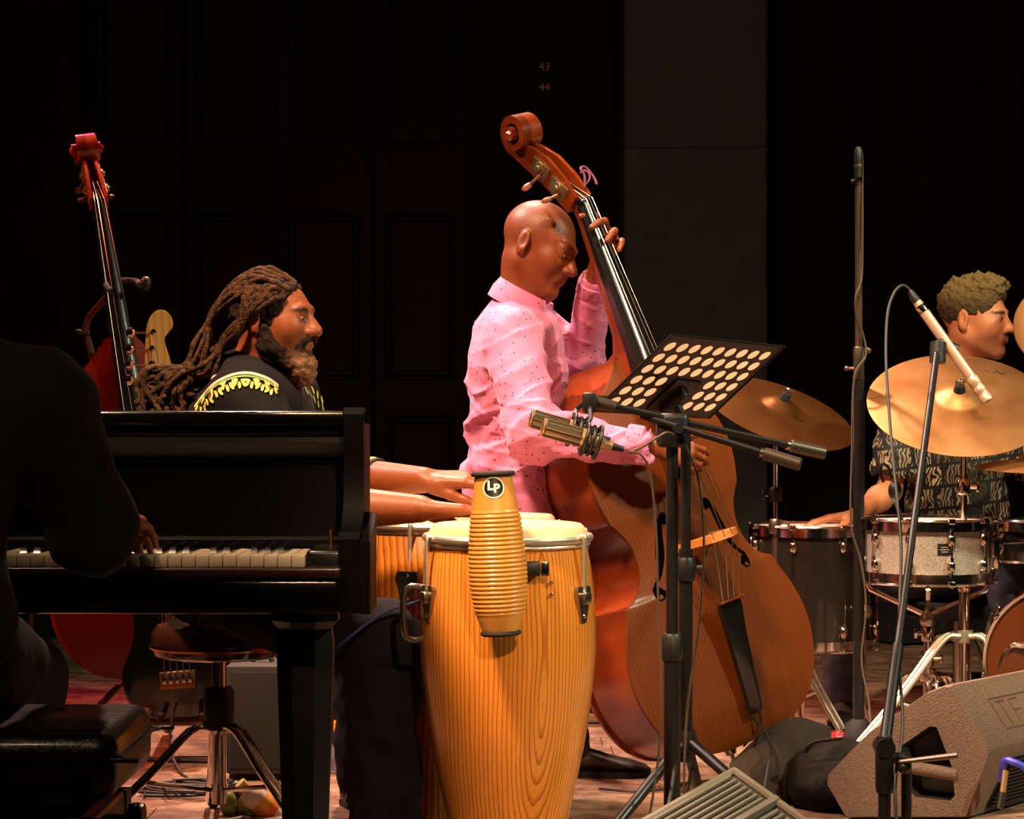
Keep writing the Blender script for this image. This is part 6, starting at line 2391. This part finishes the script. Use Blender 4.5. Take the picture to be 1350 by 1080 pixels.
# floor tom
DKS = mat('dark_brown_sparkle', (30, 26, 22), 0.3, 0.2, 0.4, var=(300, (58, 50, 42), 0.55, 0.7))
YF = 6.98
fx = px(1072, YF)
ft = drum('floor_tom', 'black sparkle floor tom with chrome hoops under the drummer\'s hand', fx, YF, pz(848, YF), pz(696, YF), 0.188, DKS, 8, a0=20, cat='drum')
for a in (-52, -140, 90):
    ax_, ay_ = fx + 0.215 * math.cos(R(a)), YF + 0.215 * math.sin(R(a))
    MB().tube(spline([(ax_, ay_, pz(755, YF)), (ax_, ay_, 0.14), (ax_ + 0.03 * math.cos(R(a)), ay_ + 0.03 * math.sin(R(a)), 0.05), (ax_ + 0.045 * math.cos(R(a)), ay_ + 0.045 * math.sin(R(a)), 0.012)], 5), 0.0055, 8).build('leg', CHR, ft)
    MB().ball((ax_, ay_, pz(800, YF)), (0.024, 0.024, 0.022)).build('leg_bracket', CHR2, ft)

# snare drum
SPK = mat('silver_sparkle', (196, 184, 170), 0.28, 0.55, 0.5, var=(420, (120, 106, 98), 0.52, 0.62), bump=(500, 0.4))
YSN = 6.55
sx_ = px(1223, YSN)
sn = drum('snare_drum', 'silver sparkle snare drum with chrome lugs before the drummer', sx_, YSN, pz(762, YSN), pz(688, YSN), 0.178, SPK, 10, a0=-8, cat='drum')
bdg = MB()
r_ = 0.1795
for_a = -90 + math.degrees(math.asin((1230 - 1223) * YSN / FPX / r_))
secs = []
for k in range(9):
    a = R(for_a - 6.5 + 13 * k / 8)
    secs.append([(r_ * math.cos(a), r_ * math.sin(a), 0.075), (r_ * math.cos(a), r_ * math.sin(a), 0.108)])
bdg.loft(secs, cap=False, closed=False)
bo_ = bdg.build('badge', BPL, sn, w=False)
for zz, hw in ((0.098, 0.010), (0.0915, 0.013), (0.085, 0.009)):
    q = MB()
    q.loft([[((r_ + 0.0007) * math.cos(R(for_a + d_)), (r_ + 0.0007) * math.sin(R(for_a + d_)), zz + e_) for e_ in (-0.0012, 0.0012)] for d_ in [math.degrees(hw / r_) * (-1 + 0.25 * k) for k in range(9)]], cap=False, closed=False)
    q.build('badge_print', mat('badge_grey', (150, 140, 124), 0.5), bo_, w=False)
# throw-off on the side
MB(zrot(R(-20))).box((0.18, -0.02, 0.03), (0.205, 0.02, 0.12), 0.006).build('strainer', CHR, sn, w=False)
ss = thing('snare_stand', 'chrome basket stand with short tripod holding the sparkle snare drum', 'drum stand', (sx_, YSN, 0))
zt_ = pz(776, YSN)
MB().tube([(sx_, YSN, 0.08), (sx_, YSN, zt_ - 0.10)], 0.012, 12).build('centre_tube', CHR, ss)
for a in (-100, 20, 140):
    d = Vector((math.cos(R(a)), math.sin(R(a)), 0))
    MB().tube([Vector((sx_, YSN, zt_ - 0.08)), Vector((sx_, YSN, zt_ - 0.012)) + d * 0.19, Vector((sx_, YSN, zt_ + 0.012)) + d * 0.203], 0.0075, 8).build('basket_arm', CHR, ss)
wing(ss, sx_, YSN, pz(835, YSN), -1)
wing(ss, sx_, YSN, pz(868, YSN), 1)
MB().ball((sx_, YSN, zt_ - 0.09), 0.025).build('basket_hub', CHR2, ss)
tripod(ss, sx_, YSN, 0.23, 0.20, (30, 150, 270), CHR, r=0.006)

# mounted arm crossing to the tom, and the bass drum at the frame's edge
AMB = wood('amber_burst_lacquer', (110, 46, 12), (70, 26, 8), 9, (1, 0.4, 0.2), 3, rough=0.12, coat=0.8)
YBD = 6.62
bdM = Matrix.Translation(P(1398, 872, 6.35)) @ Matrix.Rotation(R(-12), 4, 'Z') @ Matrix.Rotation(R(90), 4, 'X') @ T(0, 0, -0.38)
bd_ = drum('bass_drum', 'amber lacquered bass drum with chrome hoop beside the sparkle snare', 0, 0, 0, 0.38, 0.20, AMB, 8, M0=bdM, cat='drum', hoop_m=CHR, a0=10, head_m=mat('amber_head', (84, 40, 14), 0.25, 0, 0.4))
for s in (-1, 1):
    a_ = P(1398 + s * 85, 905, 6.45)
    MB().tube([a_, Vector((a_.x + s * 0.06, 6.3, 0.012))], 0.008, 8).build('spur', CHR, bd_)
tm_ = drum('rack_tom', 'small chrome-hooped tom mounted right of the sparkle snare', px(1370, 6.75), 6.75, pz(735, 6.75), pz(690, 6.75), 0.115, DKS, 6, a0=15, cat='drum')
MB().tube([P(1318, 716, 6.5), P(1372, 713, 6.6)], 0.006, 8).build('mount_rod', CHR, tm_)
MB().ball(P(1315, 716, 6.5), 0.018).build('mount_ball', CHR2, tm_)
MB().tube([P(1372, 713, 6.68), P(1385, 780, 6.6), P(1392, 800, 6.55)], 0.011, 8).build('mount_post', CHR, tm_)
# drummer's stool
dt = thing('drum_throne', 'round black drum stool under the drummer', 'stool', (px(1262, 7.22), 7.22, 0))
MB().lathe([(0, 0.335), (0.15, 0.335), (0.165, 0.345), (0.165, 0.375), (0.15, 0.39), (0, 0.39)], 32, T(px(1262, 7.22), 7.22, 0)).build('seat', BPL, dt)
tripod(dt, px(1262, 7.22), 7.22, 0.28, 0.24, (30, 150, 270), CHR2)
# drumstick microphone clip hanging by the arm
cm = thing('clip_microphone', 'small dark clip-on microphone hanging beside the drummer\'s forearm', 'microphone', P(1178, 645, 6.5))
MB().ball(P(1180, 647, 6.5), (0.020, 0.018, 0.030)).build('mic_body', BPL, cm)
MB().tube(spline([P(1165, 636, 6.5), P(1160, 622, 6.5), P(1163, 612, 6.5), P(1172, 618, 6.5), P(1176, 632, 6.5)], 6), 0.004, 8).build('gooseneck', STB, cm)
MB().tube([P(1181, 660, 6.52), P(1190, 690, 6.55), P(1192, 700, 6.56)], 0.006, 8).build('clip', STB, cm)
MB().box(tuple(P(1180, 712, 6.55) - Vector((0.02, 0.01, 0))), tuple(P(1200, 690, 6.55) + Vector((0, 0.02, 0))), 0.004).build('rim_clamp', STB, cm)
# ------------------------------------------------------------------ stage monitors
MON = mat('brown_speckled_paint', (118, 92, 78), 0.6, bump=(260, 0.7), var=(120, (106, 82, 69), 0.4, 0.65))
MONG = mat('black_grille', (20, 19, 18), 0.5, 0.3)


def wedge_profile(L, H):
    # side view: long sloping grille face and shorter back
    return [(0.0, 0.0), (L, 0.0), (L + 0.02, 0.10), (L * 0.80, H), (L * 0.62, H + 0.004), (0.0, 0.17)]


# wedge at right: side panel toward the camera, seen from behind its front
YW = 5.5
wm = thing('stage_monitor', 'brown wedge stage monitor with handle recess at the right of the stage', 'speaker', (px(1240, YW), YW, 0))
# side outline in the picture plane (x,z metres) at depth YW, extruded away and to the right
so = [(1113, 1072), (1091, 1034), (1093, 1020), (1147, 965), (1225, 912), (1248, 903), (1257, 903), (1309, 985), (1308, 995), (1279, 1077), (1275, 1078), (1117, 1078)]
sop = [P(x, y, YW) for x, y in so]
n = len(sop)
dv = Vector((0.42, 0.52, 0.0))
g = MB()
cxs = sum((p for p in sop), Vector()) / n
inset = [cxs + (p - cxs) * 0.975 - dv.normalized() * 0.012 for p in sop]
# handle recess, cut as a hole in the side
hole = [P(x, y, YW) for x, y in ((1188, 985), (1229, 957), (1238, 958), (1258, 1010), (1262, 1048), (1256, 1055), (1210, 1050), (1202, 1042))]
hole = [h_ - dv.normalized() * 0.012 for h_ in hole]
m_ = len(hole)
vs = [tuple(p) for p in sop] + [tuple(p + dv) for p in sop]
fs = [[i, (i + 1) % n, (i + 1) % n + n, i + n] for i in range(n)] + [list(range(n, 2 * n))]
g.add(vs, fs)
# rim bevel then triangulated face with hole
bm = bmesh.new()
a_v = [bm.verts.new(p) for p in inset]
h_v = [bm.verts.new(p) for p in hole]
ed = [bm.edges.new((a_v[i], a_v[(i + 1) % n])) for i in range(n)] + [bm.edges.new((h_v[i], h_v[(i + 1) % m_])) for i in range(m_)]
bmesh.ops.triangle_fill(bm, use_beauty=True, use_dissolve=False, edges=ed)
bm.verts.index_update()
vv = [tuple(q.co) for q in bm.verts]
ff = [[q.index for q in f.verts] for f in bm.faces]
bm.free()
g.add(vv, ff)
g.loft([[tuple(p) for p in sop], [tuple(p) for p in inset]], cap=False)
g.build('cabinet', MON, wm, ang=30)
g = MB()
hb = [h_ + dv.normalized() * 0.07 for h_ in hole]
g.loft([[tuple(p) for p in hole], [tuple(p) for p in hb]], cap=False)
g.add([tuple(p) for p in hb], [list(range(m_))])
g.build('handle_recess', mat('recess_black', (22, 16, 14), 0.6), wm, ang=30)
MB().tube([hole[0].lerp(hole[7], 0.45) + dv.normalized() * 0.01, hole[3].lerp(hole[4], 0.3) + dv.normalized() * 0.01], 0.016, 12).build('handle_bar', MON, wm)
# grille side (faces right and forward): slats
i0, i1 = 8, 9
e0, e1 = sop[8], sop[9]
gz0, gz1 = e1.lerp(e0, 0.10), e1.lerp(e0, 0.86)
nrm = (e0 - e1).cross(dv).normalized()
if nrm.x < 0:
    nrm = -nrm
gp_ = [gz0 + dv * 0.10, gz1 + dv * 0.16, gz1 + dv * 0.95, gz0 + dv * 0.95]
g = MB().loft([[tuple(p + nrm * 0.001) for p in gp_], [tuple(p + nrm * 0.006) for p in gp_]])
gr = g.build('grille', MONG, wm, smooth=False)
for k in range(12):
    f = (k + 0.5) / 12
    a = gp_[0].lerp(gp_[1], f) + nrm * 0.010
    b_ = gp_[3].lerp(gp_[2], f) + nrm * 0.010
    MB().tube([a, b_], 0.0045, 6).build('slat', BPL, gr)
# outlined maker's panel on the sloping top face (sop[6]..sop[7])
t0, t1 = sop[6], sop[7]
tn = (t1 - t0).cross(dv).normalized()
if tn.z < 0:
    tn = -tn
INK = mat('brown_engraving', (112, 76, 50), 0.7)


def on_top(u, v_):
    # u metres along depth vector, v fraction down the slope
    return t0.lerp(t1, v_) + dv.normalized() * u + tn * 0.0012


def stroke(pts, nm='engraved_line'):
    MB().tube([on_top(*q) for q in pts], 0.0012, 5).build(nm, INK, wm)


stroke([(0.115, 0.30), (0.115, 0.78), (0.40, 0.78), (0.40, 0.30), (0.115, 0.30)])
stroke([(0.135, 0.36), (0.185, 0.36)], 'engraved_letter')
stroke([(0.160, 0.36), (0.160, 0.72)], 'engraved_letter')
stroke([(0.205, 0.36), (0.255, 0.36)], 'engraved_letter')
stroke([(0.205, 0.36), (0.205, 0.72)], 'engraved_letter')
stroke([(0.205, 0.53), (0.245, 0.53)], 'engraved_letter')
# blue cable with plug over the grille
cable('blue cable hanging over the grille of the brown wedge monitor', [P(1366, 1030, 5.42), P(1350, 1012, 5.42), P(1336, 1005, 5.43), P(1326, 1003, 5.45), P(1322, 1012, 5.46), P(1320, 1030, 5.48)], 0.0085, mat('blue_rubber', (58, 62, 190), 0.45))
bpj = thing('cable_plug', 'small brass cable plug by the grille of the wedge monitor', 'plug', P(1322, 1020, 5.42))
MB().tube([P(1326, 1016, 5.42), P(1322, 1045, 5.41)], 0.007, 10).build('barrel', GLD, bpj)
MB().tube([P(1322, 1045, 5.41), P(1318, 1066, 5.40)], 0.008, 10).build('plug_sleeve', BPL, bpj)

# grille-faced wedge in the foreground, lying with its grille up
YG = 4.35
w2 = thing('stage_monitor', 'wedge stage monitor with pale slatted grille in front of the music stand', 'speaker', (px(960, YG), YG, 0))
GRM = mat('grey_grille_paint', (104, 98, 88), 0.5, 0.2)
A0, A1 = P(968, 1019, 4.72), P(850, 1086, 4.55)       # far edge corners (top ridge left / front-left)
B0 = P(1075, 1096, 4.42)
u_ = (A1 - A0)
v_ = (B0 - A0)
nn = u_.cross(v_).normalized()
if nn.z < 0:
    nn = -nn
u_ = u_.normalized() * 0.46
v_ = v_.normalized() * 0.34
c00, c10, c11, c01 = A0, A0 + u_, A0 + u_ + v_, A0 + v_


def dn(p): return Vector((p.x, p.y, 0.004))


g = MB()
top_ = [c00, c10, c11, c01]
low_ = [dn(p + Vector((0.01, 0.02, 0))) for p in top_]
g.loft([[tuple(p) for p in low_], [tuple(Vector((p.x, p.y, max(0.03, p.z)))) for p in top_]])
g.build('cabinet', mat('dark_grey_carpet', (52, 48, 44), 0.9, bump=(300, 0.6)), w2, smooth=False)
nn = (c10 - c00).cross(c01 - c00).normalized()
if nn.z < 0:
    nn = -nn
fr_ = []
for a, b_ in ((c00, c10), (c10, c11), (c11, c01), (c01, c00)):
    MB().tube([a + nn * 0.004, b_ + nn * 0.004], 0.009, 8).build('grille_frame', GRM, w2)
NS = 15
for k in range(NS):
    f = (k + 0.7) / (NS + 0.4)
    if abs(f - 0.53) < 0.035:
        continue
    a = c00 + (c01 - c00) * f + (c10 - c00) * 0.05 + nn * 0.006
    b_ = c00 + (c01 - c00) * f + (c10 - c00) * 0.95 + nn * 0.006
    MB().tube([a, b_], 0.0052, 6).build('slat', GRM, w2)
MB().tube([c00 + (c01 - c00) * 0.53 + nn * 0.008, c10 + (c01 - c00) * 0.53 + nn * 0.008], 0.012, 6).build('grille_bar', GRM, w2)

# low dark wedge behind the music stand
w3 = thing('stage_monitor', 'low dark wedge stage monitor behind the tripod of the music stand', 'speaker', (px(1045, 5.9), 5.9, 0))
pf = [P(968, 985, 5.75), P(1000, 958, 5.78), P(1035, 946, 5.85), P(1082, 951, 5.90), P(1130, 968, 5.85), P(1128, 985, 5.78), P(1075, 1015, 5.60), P(1000, 1010, 5.60)]
pf = [Vector((px(x, Y), Y, z)) for x, Y, z in ((962, 5.72, 0.10), (1000, 5.75, 0.165), (1036, 5.85, 0.188), (1064, 5.98, 0.178), (1096, 6.06, 0.145), (1072, 5.90, 0.12), (1036, 5.66, 0.09), (1000, 5.60, 0.075))]
lowp = [Vector((p.x, p.y, 0.004)) for p in pf]
ctr = sum(pf, Vector()) / len(pf) + Vector((0, 0, 0.03))
g = MB()
g.loft([[tuple(q) for q in lowp], [tuple(q) for q in pf], [tuple(q.lerp(ctr, 0.35) + Vector((0, 0, 0.016))) for q in pf], [tuple(q.lerp(ctr, 0.85) + Vector((0, 0, 0.010))) for q in pf]])
g.build('cabinet', mat('dark_brown_carpet', (56, 40, 31), 0.95, bump=(300, 0.8), var=(90, (44, 31, 24), 0.4, 0.65)), w3, ang=70)
# soft black bag slumped against it
bg = thing('equipment_bag', 'soft black bag slumped against the low dark wedge monitor', 'bag', (px(1090, 5.7), 5.7, 0))
S = SDF([px(1010, 5.7), 5.45, -0.01], [px(1160, 5.7), 6.0, 0.3], 0.006)
S.ell((px(1079, 5.68), 5.68, 0.075), [0.075, 0.11, 0.070], None, 0.05)
S.ell((px(1114, 5.72), 5.72, 0.085), [0.072, 0.11, 0.075], None, 0.06)
S.ell((px(1098, 5.66), 5.66, 0.045), [0.105, 0.12, 0.05], None, 0.05)
S.cut(Vector((0, 0, 0.003)), (0, 0, -1))
vs, qs = S.mesh()
vs = displace(vs, qs, fold(31.0, 0.009, (12, 12, 16)))
vs[:, 2] = np.maximum(vs[:, 2], 0.002)
np_mesh('bag_body', vs, qs, mat('black_bag_cloth', (17, 13, 12), 0.85, bump=(160, 0.3), spec=0.15), bg)
MB().tube(spline([P(1062, 992, 5.60), P(1072, 980, 5.57), P(1092, 976, 5.58), P(1110, 974, 5.62)], 6), 0.007, 8, flat=0.4).build('bag_strap', mat('black_webbing', (24, 20, 19), 0.8), bg)

# ------------------------------------------------------------------ amplifiers behind the piano
CLO = mat('grey_grille_cloth', (24, 20, 20), 0.9, bump=(400, 0.6))
TOL = mat('black_tolex', (22, 19, 19), 0.7, bump=(300, 0.4))
ya = 6.05
am = thing('guitar_amplifier', 'dark guitar amplifier with grey grille cloth behind the piano leg', 'amplifier', (px(332, ya), ya, 0))
x0, x1 = px(297, ya), px(384, ya)
MB().box((x0, ya, 0.02), (x1, ya + 0.22, pz(878, ya)), 0.008).build('cabinet', TOL, am)
MB().box((x0 + 0.012, ya - 0.005, 0.035), (x1 - 0.012, ya + 0.01, pz(886, ya)), 0.004).build('grille_cloth', CLO, am)
for q in (0.02, x1 - x0 - 0.02):
    for yy_ in (ya + 0.03, ya + 0.19):
        MB().lathe([(0, 0), (0.014, 0), (0.012, 0.022), (0, 0.022)], 10, T(x0 + q, yy_, 0.0)).build('foot', RUB, am)
MB().tube(spline([(x0 + 0.06, ya + 0.1, pz(878, ya)), (x0 + 0.075, ya + 0.1, pz(866, ya)), (x1 - 0.075, ya + 0.1, pz(866, ya)), (x1 - 0.06, ya + 0.1, pz(878, ya))], 5), 0.007, 8).build('handle', RUB, am)
yb2 = 6.35
am = thing('bass_amplifier', 'black bass amplifier with yellow lettering between piano leg and percussionist', 'amplifier', (px(455, yb2), yb2, 0))
x0, x1 = px(405, yb2), px(520, yb2)
MB().box((x0, yb2, 0.02), (x1, yb2 + 0.24, 0.40), 0.008).build('cabinet', TOL, am)
MB().box((x0 + 0.012, yb2 - 0.004, 0.12), (x1 - 0.012, yb2 + 0.01, 0.385), 0.003).build('grille', MONG, am)
for q in (0.02, x1 - x0 - 0.02):
    for yy_ in (yb2 + 0.03, yb2 + 0.2):
        MB().lathe([(0, 0), (0.014, 0), (0.012, 0.022), (0, 0.022)], 10, T(x0 + q, yy_, 0.0)).build('foot', RUB, am)
YLT = mat('amber_yellow_print', (226, 158, 36), 0.5)
for ch, cx_, cy_, sz in (('M', 447, 958, 0.048), ('b', 447, 972, 0.045)):
    vs, fs = text_geo(ch, sz, 0.001)
    MB(Matrix.Translation(P(cx_, cy_, yb2 - 0.006)) @ Matrix.Rotation(PI / 2, 4, 'X')).add(vs, fs).build('letter', YLT, am, smooth=False)
# dark flight case and amp far behind the bassist's legs
yc_ = 7.2
am = thing('guitar_amplifier', 'black amplifier on the floor behind the bald man\'s legs', 'amplifier', (px(790, yc_), yc_, 0))
x0, x1 = px(752, yc_), px(850, yc_)
MB().box((x0, yc_, 0.03), (x1, yc_ + 0.22, 0.36), 0.01).build('cabinet', TOL, am)
MB().box((x0 + 0.015, yc_ - 0.005, 0.07), (x1 - 0.015, yc_ + 0.01, 0.345), 0.004).build('grille_cloth', MONG, am)
MB().box((x0 - 0.005, yc_ - 0.01, 0.004), (x1 + 0.005, yc_ + 0.21, 0.032), 0.004).build('base_board', mat('pale_plywood', (120, 92, 62), 0.7), am)

# ------------------------------------------------------------------ percussionist's stool (chrome tripod under a glossy seat)
thx, thy = -0.69, 5.36
th_ = thing('drum_throne', 'round glossy brown drum stool on a chrome tripod under the percussionist', 'stool', (thx, thy, 0))
MB().lathe([(0, 0.405), (0.13, 0.405), (0.150, 0.412), (0.158, 0.432), (0.158, 0.462), (0.145, 0.482), (0.08, 0.489), (0, 0.489)], 40, T(thx, thy, 0)).build('seat', mat('glossy_brown_vinyl', (64, 34, 20), 0.14, 0.1, 0.8), th_)
MB().tube([(thx + 0.158 * math.cos(2 * PI * k / 40), thy + 0.158 * math.sin(2 * PI * k / 40), 0.432) for k in range(40)], 0.006, 8, closed=True).build('seat_piping', mat('copper_trim', (186, 110, 56), 0.2, 1.0), th_)
MB().tube([(thx, thy, 0.06), (thx, thy, 0.41)], 0.0175, 14).build('centre_tube', CHR, th_)
MB().lathe([(0, 0), (0.034, 0), (0.036, 0.012), (0.036, 0.085), (0.03, 0.1), (0, 0.1)], 18, T(thx, thy, 0.235)).build('height_clamp', BPL, th_)
tripod(th_, thx, thy, 0.245, 0.30, (200, 320, 100), CHR, r=0.0075)

# ------------------------------------------------------------------ small percussion, bottle, jar
YQ = 5.55
bt = thing('plastic_bottle', 'white plastic bottle with orange label lying by the piano leg', 'bottle', M=pose(P(345, 1062, YQ), Vector((-0.55, -0.2, 0.62)), (0, -1, 0)))
MB().lathe([(0, -0.055), (0.026, -0.055), (0.030, -0.05), (0.030, 0.028), (0.024, 0.046), (0.012, 0.056), (0.012, 0.064), (0, 0.064)], 24).build('bottle_body', mat('milky_plastic', (226, 214, 190), 0.35, var=(5, (232, 220, 200), 0.4, 0.6)), bt, w=False)
MB().lathe([(0.0305, -0.030), (0.0309, -0.029), (0.0309, 0.015), (0.0305, 0.016)], 24, cap=False).build('bottle_label', mat('orange_label', (226, 96, 40), 0.5, var=(22, (236, 190, 60), 0.45, 0.6)), bt, w=False)
MB().lathe([(0, 0.062), (0.015, 0.062), (0.015, 0.080), (0, 0.081)], 16).build('bottle_cap', mat('pale_yellow_cap', (214, 204, 120), 0.5), bt, w=False)
z_ = bt.matrix_basis.translation.z
for k, (lx_, ly_, c_, lab) in enumerate(((301, 1060, (124, 148, 36), 'green egg-shaped shaker on the floor by the white bottle'), (318, 1060, (196, 176, 44), 'yellow egg-shaped shaker on the floor by the white bottle'), (334, 1066, (86, 116, 40), 'dark green egg-shaped shaker half behind the white bottle'), (311, 1046, (20, 18, 18), 'black egg-shaped shaker resting on the coloured shakers'))):
    c0_ = P(lx_, ly_, YQ + 0.03 * (k % 2))
    e_ = thing('egg_shaker', lab, 'shaker', c0_, 'shakers by the piano leg')
    MB().ball(tuple(c0_), (0.022, 0.024, 0.032), 18, 12).build('shell', mat('shaker_%d' % k, c_, 0.4, 0, 0.2), e_)
    MB().tube([c0_ + Vector((0.0228 * math.cos(2 * PI * q / 20), 0.0248 * math.sin(2 * PI * q / 20), 0)) for q in range(20)], 0.0012, 5, closed=True).build('seam', mat('shaker_%d' % k, c_, 0.4, 0, 0.2), e_)
jr = thing('glass_jar', 'small clear glass tumbler on the floor before the yellow-lettered amplifier', 'glass', (px(446, 6.2), 6.2, 0))
GLS = mat('clear_glass', (225, 215, 230), 0.03)
GLS.node_tree.nodes['Principled BSDF'].inputs['Transmission Weight'].default_value = 0.9
MB().lathe([(0, 0.001), (0.026, 0.001), (0.031, 0.075), (0.028, 0.075), (0.024, 0.008), (0, 0.008)], 24, T(px(446, 6.2), 6.2, 0)).build('tumbler', GLS, jr)
MB().lathe([(0, 0.009), (0.0235, 0.009), (0.026, 0.045), (0, 0.046)], 20, T(px(446, 6.2), 6.2, 0)).build('drink', mat('violet_drink', (110, 84, 130), 0.1), jr)

# ------------------------------------------------------------------ cables on the floor
pts = []
for k in range(90):
    a = k * 0.42
    rr = 0.085 + 0.030 * math.sin(k * 0.9) + 0.01 * math.sin(k * 2.3)
    pts.append(Vector((px(262, 5.85) + rr * 1.3 * math.cos(a), 5.85 + rr * 0.95 * math.sin(a), 0.006 + 0.00022 * k)))
tag(MB().tube(pts, 0.0042, 6).build('cable', CBL), 'coil of dark cable lying on the floor behind the chrome stool', 'cable')
cable('dark cable crossing the boards from the electric bass', [P(228, 938, 6.35), Vector((px(224, 6.3), 6.3, 0.06)), G(236, 6.2), G(250, 6.02), G(225, 5.9), G(200, 5.95)], 0.004)
cable('black cable trailing on the boards behind the double bass stand leg', [G(150, 6.45), G(200, 6.40), G(260, 6.38), G(330, 6.34), G(400, 6.3)], 0.006)
cable('black cable curling at the foot of the twin boom stand', [G(765, 4.66), G(800, 4.60), Vector((px(806, 4.6), 4.6, 0.05)), Vector((px(830, 4.66), 4.66, 0.085)), Vector((px(862, 4.75), 4.75, 0.10)), Vector((px(880, 4.88), 4.88, 0.13)), P(890, 1010, 5.0)], 0.005)
cable('thin cable lying on the boards behind the tripod', [G(790, 5.9), G(840, 5.85), G(890, 5.88), G(950, 5.62), G(985, 5.5)], 0.0035)
cable('dark cable hanging from the tailpiece of the brown bass', [P(990, 944, 5.80), P(1000, 955, 5.76), P(1012, 972, 5.72), P(1018, 990, 5.66), P(1014, 1002, 5.60), G(1000, 5.52), G(985, 5.5)], 0.0035)
cable('blue cable lying across the percussionist\'s thigh', [P(430, 868, 4.83), P(455, 845, 4.80), P(485, 822, 4.80), P(515, 805, 4.80), P(545, 795, 4.80), P(556, 792, 4.79)], 0.0035, mat('blue_rubber_dark', (34, 38, 90), 0.5))
cable('black cable lying along the boards at the front of the stage', [G(752, 4.58), G(800, 4.62), G(850, 4.70), G(880, 4.78)], 0.010)
cable('dark cable at the base of the tall straight stand', [G(1130, 6.4), G(1145, 6.35), G(1160, 6.28), G(1190, 6.3), G(1210, 6.35)], 0.005)
# red pedal on the drum stand foot
pd_ = thing('foot_pedal', 'small red pedal among the drum stand feet', 'pedal', (px(1108, 6.6), 6.6, 0))
MB().box((px(1080, 6.6), 6.55, 0.002), (px(1120, 6.6), 6.65, 0.018), 0.004).build('base_plate', CHR2, pd_)
MB().box((px(1098, 6.6), 6.56, 0.018), (px(1122, 6.6), 6.64, 0.055), 0.012, 3).build('housing', mat('red_plastic', (190, 40, 44), 0.35), pd_)
MB().lathe([(0, 0), (0.010, 0), (0.010, 0.010), (0, 0.011)], 14, T(px(1110, 6.6), 6.6, 0.055)).build('switch', CHR, pd_)
